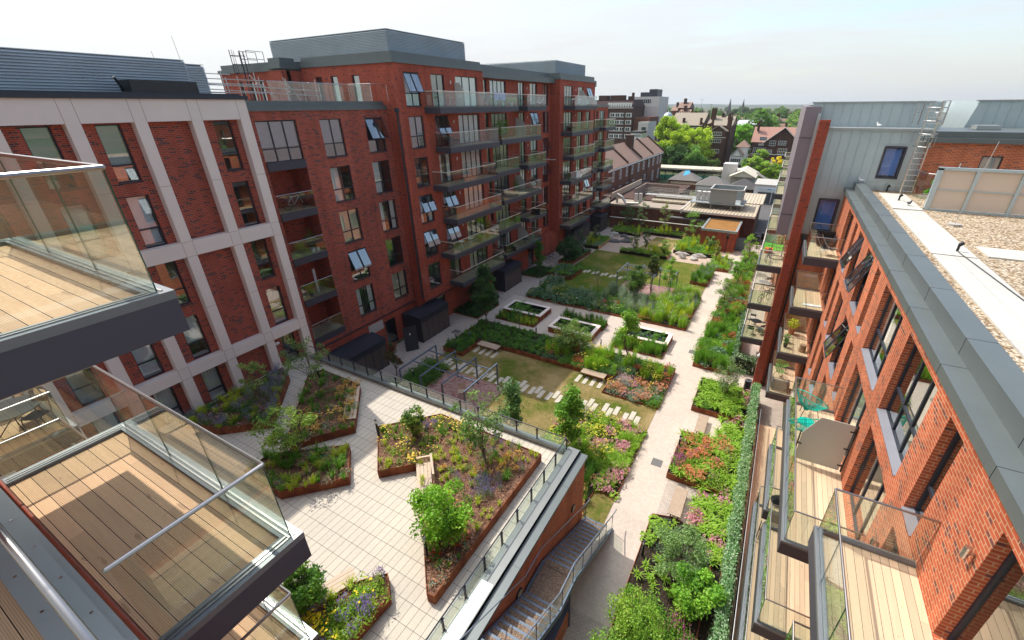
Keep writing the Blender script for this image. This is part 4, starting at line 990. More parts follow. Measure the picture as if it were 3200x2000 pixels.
# ground floor terrace behind the hedge
t=thing('garden_terrace','timber decked private terrace with a glass rail at the foot of the right block','terrace',(2.6,15,0))
m=MB();m.box(1.85,3.5,3,25.8,0,.42);m.build('base',M['brick_dark'],t)
m=MB();m.add([(1.85,3,.425),(3.48,3,.425),(3.48,25.8,.425),(1.85,25.8,.425)]);m.build('deck',M['deck_y'],t)
m=MB()
for i in range(20): m.add([(1.9,3.1+1.13*i,.44),(1.9,4.2+1.13*i,.44),(1.9,4.2+1.13*i,1.5),(1.9,3.1+1.13*i,1.5)])
m.build('glass_balustrade',M['glass'],t);m=MB();m.tube((1.9,3,1.53),(1.9,25.8,1.53),.022,8);m.build('handrail',M['steel'],t)
t=thing('gravel_margin','strip of dark drainage gravel between ivy hedge and terrace','gravel strip',(1.6,15,0));m=MB();m.add([(1.6,0,.03),(1.88,0,.03),(1.88,28.6,.03),(1.6,28.6,.03)]);m.build('gravel',speckle('dark_gravel',[(.03,.03,.03),(.08,.08,.08),(.16,.15,.14)],20),t)

# ================================================================ zinc block with the brick pier
BZ=thing('apartment_building','grey zinc clad block with a tall narrow red brick pier beyond the gravel roof','apartment block',(2.5,31.4,0))
m=MB();m.box(1.25,1.78,30.9,31.39,0,18.08);m.build('brick_pier',M['brick_mid'],BZ)
m=MB();m.M=TR(0,31.4,0,0);facade(m,1.78,6.6,11.55,17.55,[(4.74,5.62,15.15,16.72),(2.32,3.30,11.75,13.72)],.14);m.M=None
m.add([(1.2,33,17.3),(7.2,33,17.3),(6.4,33,18.95),(.75,33,18.95)]);m.add([(.75,33,18.95),(6.4,33,18.95),(6.4,60,18.95),(.75,60,18.95)]);m.box(1.1,1.25,31.45,33,11,18.4)
m.build('zinc_wall',M['zinc'],BZ)
m=MB();x=2.05
while x<6.5:
    for z0,z1 in ((11.6,17.5),):
        segs=[(z0,z1)]
        if 4.5<x<5.85: segs=[(z0,14.9),(16.95,z1)]
        if 2.1<x<3.5: segs=[(14.0,z1)]
        for a,b in segs: m.box(x-.012,x+.012,31.365,31.4,a,b)
    x+=.462
x=1.4
while x<6.5: m.box(x-.012,x+.012,32.965,33.0,17.6,18.9);x+=.47
for (a,b,z) in ((4.45,5.9,16.92),(4.45,5.9,14.95),(2.1,3.5,13.95)): m.box(a,b,31.37,31.4,z-.012,z+.012)
m.build('standing_seam',M['zinc'],BZ)
m=MB();m.box(1.75,6.6,31.25,33.0,17.55,17.68);m.box(.7,6.5,32.9,33.1,18.93,19.0);m.build('ledge_flashing',M['coping_lt'],BZ)
window(BZ,TR(0,31.4,0,0),4.74,15.15,.88,1.57,1,None,.12,cover='rollfull',sky='blue');window(BZ,TR(0,31.4,0,0),2.32,11.75,.98,1.97,1,None,.12,cover='rollfull',sky='blue')  # blue sheets stand in for sky mirrored in these two windows
m=MB()
for (x0,x1,z0,z1) in ((4.74,5.62,15.15,16.72),(2.32,3.30,11.75,13.72)):
    m.box(x0-.06,x0,31.30,31.4,z0-.06,z1+.06);m.box(x1,x1+.06,31.30,31.4,z0-.06,z1+.06);m.box(x0,x1,31.30,31.4,z1,z1+.08);m.box(x0,x1,31.30,31.4,z0-.06,z0)
m.build('window_surround',M['fascia'],BZ)
m=MB();m.box(.42,1.22,31.62,75,11.3,18.75);m.build('overhanging_panels',M['zinc2'],BZ)
m=MB()
for z in (12.6,14.8,17.1): m.box(.41,1.23,31.6,31.62,z-.012,z+.012)
m.build('panel_joint',M['anth'],BZ)
WGB=thing('apartment_building','long rear wing of the zinc block lined with small glass balconies over the path','apartment block',(1.4,50,0))
ops=[]
for k in range(4):
    for y in (33.6,36.2,40.6,43.4,46.5,49,53.5,56,60.5,63): ops.append((-y-1.6,-y,2.3+2.95*k,4.5+2.95*k,.15))
m=MB(TR(1.36,0,0,NX));facade(m,-76,-31.5,0,11.3,[o for o in ops if o[3]<11.3],.15);m.M=None;m.add([(1.36,76,0),(8,76,0),(8,76,11.3),(1.36,76,11.3)]);m.build('wall',M['brick_near'],WGB)
for o in ops:
    if o[3]<11.3: window(WGB,TR(1.36,0,0,NX),o[0],o[2],1.6,o[3]-o[2],2,None,.15,cover='net' if (o[2]*3+o[0])%2<1 else None,sill=False)
def wb(y0,y1,z): return balcony(WGB,TR(1.36,y1,z,NX),y1-y0,1.62,'deck_far',.42,1.12,False)
for (y0,y1,z) in ((33.1,39.6,8.57),(33.0,37.6,5.6),(33.3,36.9,2.6),(44.5,51,8.57),(45.5,51,5.6),(45.5,51,11.5),(57,64,8.57),(57,64,11.5),(57,63,5.6),(69,75,11.5),(69,75,8.6)): wb(y0,y1,z)
# penthouse beyond the gravel
BP=thing('penthouse','red brick rooftop penthouse with dark grey two step cornice on the right roof','penthouse',(9,31,14.45))
m=MB(TR(0,30.76,0,0));facade(m,6.46,16,14.45,17.1,[(8.68,9.5,15.0,16.5)],.12);m.M=None;m.add([(6.46,30.76,14.45),(6.46,30.76,17.1),(6.46,36,17.1),(6.46,36,14.45)]);m.build('wall',M['brick_near'],BP)
m=MB();m.box(6.2,16,30.5,36,17.08,17.3);m.box(6.55,16,30.8,36,17.3,17.6);m.box(6.35,16,30.68,36,17.28,17.31);m.build('cornice',M['coping'],BP)
window(BP,TR(0,30.76,0,0),8.68,15.0,.82,1.5,1,None,.12,cover='net',sky=True)
m=MB();m.tube((7.95,30.7,15.9),(7.95,30.7,16.12),.03,8);m.build('wall_lamp',M['white'],BP)
m=MB()
v=[(8.9,36.7,17.2),(9.25,36.7,19.0),(20,36.7,19.0),(20,36.7,17.2),(8.9,44,17.2),(9.25,44,19.0),(20,44,19)];m.mesh(v,[(0,3,2,1),(4,0,1,5),(1,2,6,5)])
x=9.7
while x<20: m.box(x-.014,x+.014,36.67,36.7,17.3,18.95);x+=.5
m.build('zinc_upper_wall',M['zinc'],BP);m=MB();m.box(9.1,20,36.6,36.9,18.98,19.05);m.box(8.6,9.6,33,34,17.62,17.82);m.build('zinc_cap',M['coping_lt'],BP)
m=MB();m.box(7.0,9.6,42,46,16.5,18.3);m.build('white_plant_room',M['white'],BP);m=MB();m.box(6.5,10,47,48,17,19.0);m.build('rear_zinc_wall',M['zinc'],BP)
cage('roof_ladder','galvanised hooped ladder fixed between zinc wall and brick penthouse',6.12,30.55,14.45,17.9,R(0),'steel',.8)
# glazed screen panels on the gravel
t=thing('roof_screen','low frame of beige panels standing on the gravel roof in front of the penthouse','screen',(9,26.24,14.45))
m=MB();m.box(6.12,6.30,26.14,26.34,14.45,16.3);m.box(6.12,14,26.14,26.34,16.22,16.34);m.box(6.12,14,26.16,26.32,14.45,14.52)
for x in (7.5,9.0,10.5,12.0): m.box(x-.06,x+.06,26.16,26.32,14.52,16.22)
m.box(6.3,14,26.20,26.28,15.36,15.40);m.build('frame',M['zinc'],t)
m=MB();m.box(6.3,14,26.25,26.29,14.54,16.2);m.build('panel',M['panel_b'],t)
t=thing('glass_screen','small glass screen with a bush behind it beside the brick penthouse','screen',(6.6,28.8,14.45));m=MB();m.add([(6.5,29.2,14.5),(7.3,28.6,14.5),(7.3,28.6,15.7),(6.5,29.2,15.7)]);m.add([(6.5,29.2,14.5),(6.2,30.5,14.5),(6.2,30.5,15.7),(6.5,29.2,15.7)]);m.build('glass_panel',M['glass'],t);m=MB();m.path([(6.2,30.5,15.72),(6.5,29.2,15.72),(7.3,28.6,15.72)],.02,6);m.build('handrail',M['steel'],t)
limb_tree('bush','round green bush behind the small glass screen on the right roof','bush',7.0,29.5,14.45,1.1,.1,.4,leafn=500,ls=.08,seed=81,clumps=10)
# roof fittings
for (x,y,l) in ((5.62,18.6,'black roof vent beside the near paver path'),(5.45,28.0,'black roof vent near the zinc wall'),(5.35,31.0,'small dark roof vent at the foot of the zinc wall')):
    t=thing('roof_vent',l,'vent',(x,y,14.45),0,'roof vents on the gravel');m=MB();m.tube((x,y,14.45),(x,y,14.75),.04,8);m.build('pipe',M['black'],t);m=MB();m.tube((x,y,14.72),(x+.08,y,14.8),.07,8);m.build('cowl',M['black'],t)
t=thing('lightning_mast','thin slanting mast on a round concrete base on the gravel','mast',(6.55,23.1,14.45));m=MB();m.tube((6.55,23.1,14.45),(6.55,23.1,14.53),.22,16);m.build('base',M['concrete'],t);m=MB();m.tube((6.55,23.1,14.5),(6.9,23.4,17.6),.012,6);m.build('rod',M['galv'],t)
m=MB();m.tube((12.2,38,19),(12.6,38,21.1),.02,5);tag(m.build('lightning_rod',M['galv'],None,(12.2,38,19)),'thin lightning rod on top of the zinc roof at the right','rod')
m=MB();m.path([(5.6,18.5,14.53),(5.9,14,14.53),(5.95,8,14.53)],.012,5);tag(m.build('roof_cable',M['black'],None,(5.6,18.5,14.5)),'thin dark cable trailing along the paver path on the right roof','cable')
def pigeon(x,y,z,rz,label,light=False):
    t=thing('pigeon',label,'pigeon',(x,y,z),rz,'pigeons on the right roof')
    mt=M['white'] if light else M['pigeon'];b=MB()
    b.ball((0,0,.13),.06,.13,.06,10,8);b.ball((0,.12,.20),.035,.05,.06,8,6);b.ball((0,.15,.26),.03,.036,.03,8,6);b.mesh([(-.03,-.1,.13),(.03,-.1,.13),(.04,-.24,.1),(-.04,-.24,.1),(0,-.1,.16)],[(0,1,2,3),(4,3,2),(0,3,4),(1,4,2)]);b.tube((0,.18,.26),(0,.205,.25),.008,5,0,.002)
    b.tube((-.025,0,.09),(-.025,.0,0),.006,5);b.tube((.025,.01,.09),(.025,.01,0),.006,5);b.build('body',mt,t,local=True,smooth=True);return t
pigeon(5.62,26.7,14.5,R(200),'dark pigeon walking on the paver path of the gravel roof')
pigeon(4.05,31.0,14.86,R(90),'pale pigeon at the far end of the parapet coping',True)
pigeon(4.2,32.2,17.68,R(40),'pale pigeon on the ledge of the zinc wall',True)
# ================================================================ ground surfaces
sheet('ground',[(-5000,-3000),(5000,-3000),(5000,9000),(-5000,9000)],-.03,'farground')
sheet('paving',[(-27,-2),(3.4,-2),(3.4,70.3),(-27,70.3)],.0,'court')
sheet('path',[(-4.95,10),(-2.1,10),(-2.1,75),(-4.95,75)],.006,'herring')
sheet('path',[(-23.5,29.95),(-4.95,29.95),(-4.95,37.35),(-23.5,37.35)],.005,'herring')
sheet('path',[(-3.2,22.9),(1.2,22.9),(1.2,25.7),(-3.2,25.7)],.010,'herring');sheet('path',[(-3.3,29.6),(1.2,29.6),(1.2,31.4),(-3.3,31.4)],.010,'herring')
sheet('lawn',[(-22.3,14.2),(-4.28,14.2),(-4.28,26.5),(-22.3,26.5)],.03,'lawn')
sheet('lawn',[(-21.8,41),(-5.1,41),(-5.1,57.1),(-21.6,57.1)],.03,'lawn2')
sheet('play_surface',[(-23,57.15),(-4.9,57.15),(-4.9,68.4),(-23,68.4)],.02,'sand')
sheet('lawn',[(-16.5,59.3),(-11.9,59.3),(-11.9,67.6),(-15.6,67.6)],.035,'lawn')
sheet('patio',[(-20.25,15),(-14.9,15),(-14.9,21.9),(-20.25,21.9)],.045,'patio')
sheet('patio',[(-13.9,43.3),(-7.9,43.3),(-7.9,47.3),(-13.9,47.3)],.045,'patio')
# ================================================================ raised terrace
DZ=4.2
PO=thing('raised_terrace','brick walled raised terrace with grey metal coping above the stairs','terrace',(-10,8,0))
m=MB();m.M=TR(-5.32,0,0,PX);facade(m,-6,14.02,0,4.3,[],.2);m.M=None
m.add([(-5.32,14.02,0),(-25,14.02,0),(-25,14.02,4.3),(-5.32,14.02,4.3)]);m.build('wall',M['brick_near'],PO)
m=MB();poly=[(-27.3,-6),(-5.4,-6),(-5.4,13.95),(-27.3,13.95)];m.add([(p[0],p[1],DZ) for p in poly]);m.build('tiled_floor',M['tile'],PO)
m=MB();m.box(-5.60,-5.22,-6,14.12,4.30,4.42,0);m.box(-6.18,-5.60,-6,14.12,4.30,4.56,1);m.box(-25,-6.18,13.86,14.12,4.30,4.46,1);m.box(-5.62,-5.60,-6,14.1,4.42,4.56,0);m.box(-6.19,-6.18,-6,13.86,4.2,4.30,0)
o=m.build('coping',[M['coping'],plain('coping_top',(.20,.21,.20),.45,.3,var=.15)],PO)
m=MB();m.box(-6.12,-5.66,-6,7.0,4.56,4.568);m.build('bright_flashing',M['steel'],o)
m=MB()
for y in (1.5,4.9,8.0,12.0):
    m.box(-5.604,-5.218,y-.004,y+.004,4.3,4.424)
m.build('coping_joint',M['anth'],o)
for y,z in ((8.0,2.95),(12.8,2.3)):
    m=MB();m.tube((-5.34,y,z),(-5.27,y,z),.2,20,0);o=m.build('bulkhead_lamp',M['black'],PO);m=MB();m.tube((-5.28,y,z),(-5.25,y,z),.15,20,0);m.build('lens',M['beige'],o)
# terrace railing: posts, glass, rail
RLG=thing('terrace_railing','glass railing with dark posts along the edge of the raised terrace','railing',(-6.3,14,DZ))
m=MB();posts=[(-24.0+1.155*i,14.0) for i in range(15)]+[(-6.26,14.0)]+[(-6.28,14.0-1.1*i) for i in range(1,19)]
pm=MB();pm.box(-.025,.025,-.035,.035,0,.88);pm.box(-.07,.07,-.02,.02,.18,.22);pm.box(-.07,.07,-.02,.02,.76,.80);pm.box(-.06,.06,-.06,.06,0,.02)
pme=bpy.data.meshes.new('post');pme.from_pydata(pm.v,[],pm.f);pme.materials.append(M['anth'])
for i,(x,y) in enumerate(posts): linkmesh('post',pme,RLG,(x+6.3,y-14,0),0 if i<16 else PX)
g=MB()
for a,b in zip(posts[:-1],posts[1:]):
    A=Vector((a[0],a[1],0));B=Vector((b[0],b[1],0));d=(B-A).normalized();p=A+d*.06;q=B-d*.06
    g.add([(p.x,p.y,DZ+.1),(q.x,q.y,DZ+.1),(q.x,q.y,DZ+.84),(p.x,p.y,DZ+.84)])
g.build('glass_panel',M['glass'],RLG)
m=MB();m.path([(-24.6,14,DZ+.9),(-6.28,14,DZ+.9),(-6.28,-6,DZ+.9)],.024,8);m.build('handrail',M['anth'],RLG)
# ================================================================ stairs up the terrace wall
ST=thing('staircase','outdoor stair with aggregate treads and blue grey rails against the terrace brick wall','staircase',(-4.5,14.3,0))
NT=13;y=14.25;z=0;tr_=MB();NOS=[];run=4.6/NT;rise=2.55/NT
prof=[]
for i in range(NT):
    z+=rise;tr_.box(-5.18,-3.82,y-run-.02,y,z-.04,z,0);tr_.box(-5.18,-3.82,y-.012,y,z-rise,z-.04,0);NOS.append(MB());NOS[-1].box(-5.17,-3.83,y-.075,y+.004,z-.001,z+.004);prof.append((y,z));y-=run
ly=y;tr_.box(-5.18,-3.82,ly-1.35,ly,z-.05,z,0);y=ly-1.35;lz=z
for i in range(15):
    z+=rise;tr_.box(-5.18,-3.82,y-run*.95-.02,y,z-.04,z,0);tr_.box(-5.18,-3.82,y-.012,y,z-rise,z-.04,0);NOS.append(MB());NOS[-1].box(-5.17,-3.83,y-.075,y+.004,z-.001,z+.004);y-=run*.95
ey,ez=y,z
tr_.build('treads',M['tread'],ST);[None for n_ in NOS if n_.build('nosing',M['bluegrey'],ST) is None]
for x,nm in ((-5.2,'inner'),(-3.80,'outer')):
    m=MB();L=[(14.35,.12),(ly,lz+.12),(ly-1.35,lz+.12),(ey,ez+.12)]
    for (a,b),(c,d) in zip(L[:-1],L[1:]): m.mesh([(x-.04,a,b-.3),(x+.04,a,b-.3),(x+.04,a,b),(x-.04,a,b),(x-.04,c,d-.3),(x+.04,c,d-.3),(x+.04,c,d),(x-.04,c,d)],[(0,1,2,3),(7,6,5,4),(0,4,5,1),(1,5,6,2),(2,6,7,3),(3,7,4,0)])
    m.build('stringer',M['bluegrey'],ST)
m=MB();hr=[(-3.8,14.75,.98),(-3.8,14.4,1.08),(-3.8,ly-.1,lz+1.15),(-3.8,ly-1.35,lz+1.15),(-3.8,ey,ez+1.1)];m.path(hr,.028,8)
for p in hr: m.ball(p,.028,.028,.028,8,4)
m.path([(-5.2,14.75,.98),(-5.2,14.4,1.08),(-5.2,ly-.1,lz+1.05),(-5.2,ly-1.35,lz+1.05),(-5.2,ey,ez+1.05)],.022,8)
m.build('handrail',plain('rail_paint',(.24,.29,.36),.3,.4),ST)
yy=14.2
def sz(yq): return lz*(14.25-yq)/(14.25-ly) if yq>ly else (lz if yq>ly-1.35 else lz+(ez-lz)*(ly-1.35-yq)/(ly-1.35-ey))
while yy>ey: m=MB();m.tube((-3.8,yy,sz(yy)+.1),(-3.8,yy,sz(yy)+1.1),.02,6);m.build('baluster',M['bluegrey'],ST);yy-=.95
m=MB();m.tube((-5.2,14.2,.1),(-5.2,14.2,1.05),.02,6);m.build('baluster',M['bluegrey'],ST);g=MB();yy=14.15
while yy>ey+1: g.add([(-3.79,yy,sz(yy)+.2),(-3.79,yy-.85,sz(yy-.85)+.2),(-3.79,yy-.85,sz(yy-.85)+.95),(-3.79,yy,sz(yy)+.95)]);yy-=.95
g.build('glass_panel',M['glass'],ST)
m=MB();m.box(-4.95,-3.86,3,9.4,0,1.0);m.build('base_wall',M['brick_near'],ST);m=MB();m.box(-5.0,-3.9,3,9.6,1.0,1.04);m.build('base_flashing',M['bluegrey'],ST)
m=MB()
for y0 in (9.3,6.6): m.box(-3.88,-3.80,y0-.04,y0+.04,0,sz(y0)-.1)
m.build('stair_post',M['bluegrey'],ST)

# ================================================================ beds
B={}
def gbed(k,label,poly,h,**kw):
    B[k]=(poly,h);return bed('planter_bed',label,poly,kw.pop('z0',0.0),h,**kw)
gbed('wall','low rusty steel edged bed under the dark evergreen against the ground floor brick wall',[(-26.6,30.5),(-23.6,30.5),(-23.52,34.2),(-26.6,36.0)],.14)
gbed('pl1','grassy bed along the near side of the left pond',[(-22.15,31.4),(-17.8,31.4),(-17.8,32.66),(-22.15,32.66)],.14)
gbed('pl2','narrow bed along the far side of the middle pond',[(-16.15,33.7),(-11.75,33.7),(-11.75,35.25),(-16.15,35.25)],.14)
gbed('pl3','bed of iris and grasses along the near side of the right pond',[(-10.05,31.45),(-5.63,31.45),(-5.63,32.86),(-10.05,32.86)],.16)
gbed('big','very large rusty edged flower bed between the three ponds and the far lawn',[(-21.9,37.35),(-4.93,37.35),(-4.93,45.7),(-7.8,45.7),(-7.8,43.2),(-14.2,43.2),(-14.2,41.4),(-19.7,41.4),(-20.4,43.6),(-22.1,43.6)],.22)
gbed('pll','tall rusty steel planter at the left edge of the far lawn',[(-22.9,44.2),(-19.8,44.2),(-19.78,47.6),(-22.7,47.6)],.5)
gbed('bck','rusty planter with dark round shrub beside the parked bicycles',[(-23.9,49.2),(-22.0,49.2),(-21.7,55.2),(-23.6,55.2)],.45)
gbed('door','small planter with a columnar tree in front of the canopied entrance door',[(-26.2,43.1),(-23.4,43.1),(-23.2,46.5),(-25.4,46.5)],.2)
gbed('L1','long L shaped raised bed behind the two slatted benches',[(-22.6,24.05),(-20.5,24.05),(-20.5,26.5),(-8.1,26.5),(-8.1,27.2),(-4.2,27.2),(-4.2,29.9),(-22.6,29.9)],.45)
gbed('L2','low bed of orange and silver plants at the right end of the near lawn',[(-8.35,24.7),(-4.2,24.7),(-4.2,27.17),(-8.13,27.17)],.2)
gbed('yel','bed of yellow achillea between the near lawn and the terrace corner',[(-9.8,14.1),(-5.5,14.1),(-5.5,15.35),(-5.42,16.15),(-4.25,16.15),(-4.25,22.2),(-9.8,22.2)],.12)
gbed('per','shrub bed beside the near pergola brick patio',[(-22.3,14.3),(-20.3,14.3),(-20.3,22.0),(-22.3,22.0)],.12)
gbed('pa','planter of purple and green perennials at the far lawn corner',[(-6.95,49.6),(-5.0,49.5),(-4.95,54.6),(-6.6,54.6)],.4)
gbed('pb','planter of grey green grasses beside the hut path',[(-6.0,55.6),(-3.55,55.6),(-3.45,60.3),(-5.8,60.3)],.4)
gbed('r1','wide right hand bed nearest the camera with a dark bollard',[(-2.3,3),(.8,3),(.8,13.0),(.8,16.1),(-1.3,16.4),(-2.3,16.1)],.12)
gbed('r2','right hand bed with pink and lime foliage between two slatted benches',[(-2.25,18.9),(.66,18.9),(.66,23.0),(-2.2,22.9)],.4)
gbed('r3','square right hand bed under the airy tree by the black bin',[(-2.2,25.7),(.72,25.7),(.72,29.6),(-2.2,29.6)],.4)
gbed('r4','long right hand bed beside the path under the stacked balconies',[(-3.2,31.5),(-.35,31.5),(-.35,42),(-.9,52),(-.6,64),(-1.9,64),(-2.6,52),(-3.1,42)],.35)
gbed('r1b','strip of bed joining the right hand beds along the ivy hedge',[(.82,3),(1.3,3),(1.3,29.3),(.82,29.3)],.08)
TM=dict(edge='timber_w',t=.11,edgename='timber_edging')
gbed('t1','timber planter across the front of the far play garden',[(-18.1,57.1),(-11.45,57.1),(-11.45,59.4),(-12.6,59.4),(-12.6,58.4),(-18.1,58.4)],.5,**TM)
gbed('t2','stepped timber planter along the far boundary wall',[(-22.9,66.6),(-18.0,66.6),(-18.0,68.4),(-11.6,68.4),(-11.6,70.2),(-22.9,70.2)],.5,**TM)
gbed('t3','timber planter beside the boulders at the far left',[(-23.7,57.3),(-21.4,57.3),(-21.4,62.3),(-23.7,62.3)],.5,**TM)
gbed('t4','timber planter in front of the brick hut',[(-11.4,60.6),(-5.9,60.6),(-5.9,64.3),(-8.7,64.3),(-8.7,68.0),(-11.4,68.0)],.5,**TM)
# podium planters (on the terrace)
gbed('p1','triangular steel planter against the pale stone pilasters on the terrace',[(-23.4,11.65),(-20.25,8.6),(-22.1,7.0),(-24.5,6.4),(-24.5,12.0)],.45,z0=DZ,soil='bark')
gbed('p2','large angular steel planter with inset bench at the back of the terrace',[(-22.15,13.0),(-18.85,12.95),(-16.2,10.3),(-17.95,7.95),(-18.55,8.35),(-22.3,12.1)],.45,z0=DZ,soil='bark')
gbed('p3','angular steel planter beside the lower left balcony on the terrace',[(-15.35,9.3),(-13.72,7.9),(-15.63,6.0),(-18.1,6.0),(-18.1,7.2)],.45,z0=DZ,soil='bark')
gbed('p4','biggest steel planter with bark mulch and a bright green tree on the terrace',[(-15.15,10.85),(-12.9,8.73),(-11.65,9.92),(-9.5,7.8),(-7.42,5.72),(-7.12,5.76),(-7.05,13.0),(-13.0,13.1)],.45,z0=DZ,soil='bark')
gbed('p5','small steel planter of yellow flowers at the front of the terrace',[(-9.05,5.62),(-8.42,5.1),(-8.5,3.0),(-12.4,2.6),(-10.6,4.4),(-10.1,3.9),(-9.7,4.98)],.45,z0=DZ,soil='bark')
# ponds
def pond(label,x0,x1,y0,y1,seed):
    t=thing('garden_pond',label,'pond',((x0+x1)/2,(y0+y1)/2,0),0,'three raised ponds in the middle of the garden')
    m=MB();m.ring([(x0,y0),(x1,y0),(x1,y1),(x0,y1)],0,.56,.06);m.build('steel_side',M['corten'],t)
    m=MB();w=.32
    for a in ((x0-.02,x1+.02,y0-.02,y0+w),(x0-.02,x1+.02,y1-w,y1+.02),(x0-.02,x0+w,y0+w,y1-w),(x1-w,x1+.02,y0+w,y1-w)): m.box(*a,.56,.62)
    m.build('stone_rim',M['stone'],t);m=MB();m.ring([(x0+w,y0+w),(x1-w,y0+w),(x1-w,y1-w),(x0+w,y1-w)],.3,.6,.02);m.add([(x0+w,y0+w,.42),(x1-w,y0+w,.42),(x1-w,y1-w,.42),(x0+w,y1-w,.42)]);m.build('water',M['pool_w'],t)
    planting('pond_plants','leafy water plants filling '+label.replace('raised ',''),'plants',[(x0+.45,y0+.45),(x1-.45,y0+.45),(x1-.45,y1-.45),(x0+.45,y1-.45)],.44,6,[('broad',3,.5,G1),('tuft',2,.7,G2),('mound',1,.5,G2)],seed)
pond('left raised pond with pale stone rim',-22.1,-17.8,32.72,35.1,11);pond('middle raised pond with pale stone rim',-16.2,-11.9,31.3,33.66,12);pond('right raised pond behind the small bright tree',-10.0,-5.62,32.9,35.2,13)
# stepping stones
def stones(pts,label,x0,y0,w=.32,l=.95,z=.05,skew=0):
    for i,(x,y) in enumerate(pts):
        m=MB();m.box(-w/2,w/2,-l/2,l/2,0,.035)
        o=m.build('stepping_stone',M['stepping'],None);o.location=(x,y,z-.02);tag(o,label,'stepping stone','stepping stones: '+label)
rs=random.Random(4)
p=[];x=-21.5
while x<-10.2: p.append((x,22.6+(.28 if len(p)%3==1 else -.1)+rs.uniform(-.08,.08)));x+=.40 if len(p)%3 else .62
stones(p,'pale plank stone in the shaded run of stones beside the pergola patio',0,0)
p=[];x=-9.0
while x<-4.6: p.append((x,22.95+(.26 if len(p)%2 else -.12)));x+=.40 if len(p)%3 else .72
stones(p,'bright sunlit plank stone at the right end of the near lawn',0,0)
p=[];x=-19.5
while x<-13.0: p.append((x,47.9-.02*(x+19)+(.2 if len(p)%2 else -.1)));x+=.42 if len(p)%2 else .75
stones(p,'pale plank stone crossing the far lawn',0,0)
stones([(-20.1+.62*i,25.55-.1*(i%2)) for i in range(4)],'plank stone under the left slatted bench',0,0,.3,1.0);stones([(-10.6+.6*i,25.6) for i in range(4)],'plank stone under the right slatted bench',0,0,.3,1.0)
# ================================================================ planting
mixA=[('mound',3,.8,G1),('tuft',2,1,G2),('broad',2,.9,GB),('fern',2,1,G2),('mound',1,.7,G4)]
planting('bed_planting','dark ground cover below the evergreen by the wall','plants',B['wall'][0],.08,9,[('mound',3,.8,G4),('tuft',2,.9,G4),('fern',1,.8,G1)],21)
planting('bed_planting','grasses and leafy plants on the near side of the left pond','plants',B['pl1'][0],.08,13,[('tall',2,.75,G1),('mound',3,.8,G2),('tuft',2,1,GY)],22)
planting('bed_planting','iris blades and yellow buds behind the middle pond','plants',B['pl2'][0],.08,12,[('tall',4,.8,G1),('umbel',1,.9,G2,YEL),('tuft',2,1,G1)],23)
planting('bed_planting','iris and lady\'s mantle on the near side of the right pond','plants',B['pl3'][0],.1,13,[('tall',4,.85,G2),('mound',2,.7,G3),('umbel',1,.8,G3,YEL)],24)
big=B['big'][0]
planting('bed_planting','mixed green shade planting in the left part of the very large bed','plants',[(-21.8,37.5),(-14,37.5),(-14,41.3),(-19.6,41.3),(-20.3,43.5),(-22,43.5)],.16,8.5,[('broad',3,1.25,GB),('mound',3,1.0,G1),('tall',1,1,SG,LIL),('fern',2,1.3,G1),('umbel',1,1.1,G1,YEL)],25)
planting('bed_planting','lilac and green planting in the middle of the very large bed','plants',[(-14,37.5),(-9.5,37.5),(-9.5,43.1),(-14.1,43.1)],.16,8.5,[('mound',3,1.1,G2,(.5,.5,.3)),('tall',3,1.25,SG,LIL),('mound',2,1.1,G1),('euph',1,.9,G2,RUS),('broad',1,1,G3)],26)
planting('bed_planting','sunlit tall perennials with purple heads in the right part of the very large bed','plants',[(-9.5,37.5),(-5.05,37.5),(-5.05,45.6),(-7.7,45.6),(-7.7,43.1),(-9.5,43.1)],.16,9.5,[('tall',4,1.2,G3,LIL),('spike',2,1.5,G2,PUR),('tall',2,1.1,GY),('mound',2,1.1,G2),('euph',1,.9,G2,ORA)],27)
planting('bed_planting','leafy plants in the tall rusty planter left of the far lawn','plants',B['pll'][0],.44,9,mixA,28);planting('bed_planting','low plants in the planter by the bicycles','plants',B['bck'][0],.38,9,mixA,29)
planting('bed_planting','dark low shrubs round the foot of the columnar entrance tree','plants',B['door'][0],.13,10,[('mound',4,1.2,G4),('mound',1,1,G1)],30)
planting('bed_planting','low ferny green planting in the left half of the L shaped bed','plants',[(-22.5,26.6),(-14.5,26.6),(-14.5,29.8),(-22.5,29.8)],.39,11,[('fern',4,.8,G1),('tuft',3,.8,G2),('mound',2,.8,G1)],31)
planting('bed_planting','lush blue green planting beside the left bench','plants',[(-22.5,24.1),(-20.6,24.1),(-20.6,26.6),(-22.5,26.6)],.39,11,[('tall',2,.7,GB,PUR),('mound',3,1,G1),('tuft',2,1.1,G2)],32)
planting('bed_planting','yellow and green planting in the right half of the L shaped bed','plants',[(-14.5,26.6),(-8.2,26.6),(-8.1,27.3),(-4.3,27.3),(-4.3,29.8),(-14.5,29.8)],.39,11,[('mound',4,1.0,G2),('umbel',2,1.0,G2,YEL),('tall',2,1,G3),('mound',2,1,GB),('euph',1,.9,G2,RUS)],33)
planting('bed_planting','orange euphorbia and silver foliage in the low bed by the path','plants',[(-8.3,24.8),(-4.3,24.8),(-4.3,27.1),(-8.1,27.1)],.13,14,[('euph',3,1.0,G3,(.52,.27,.17)),('mound',3,1.0,SG),('spike',2,1.2,SG,(.35,.36,.42)),('umbel',1,.9,G3,YEL),('mound',2,1,G2),('euph',1,1,SG,PNK)],34)
planting('bed_planting','masses of yellow flat flowerheads beyond the terrace corner','plants',[(-9.6,17.6),(-5.6,17.6),(-5.6,22.0),(-9.6,22.0)],.07,11,[('umbel',3,1.25,G3,YEL),('tuft',4,1.3,G3),('mound',2,1,G3),('euph',1,1.1,G2,PNK),('spike',1,1.2,SG,(.4,.4,.42))],35)
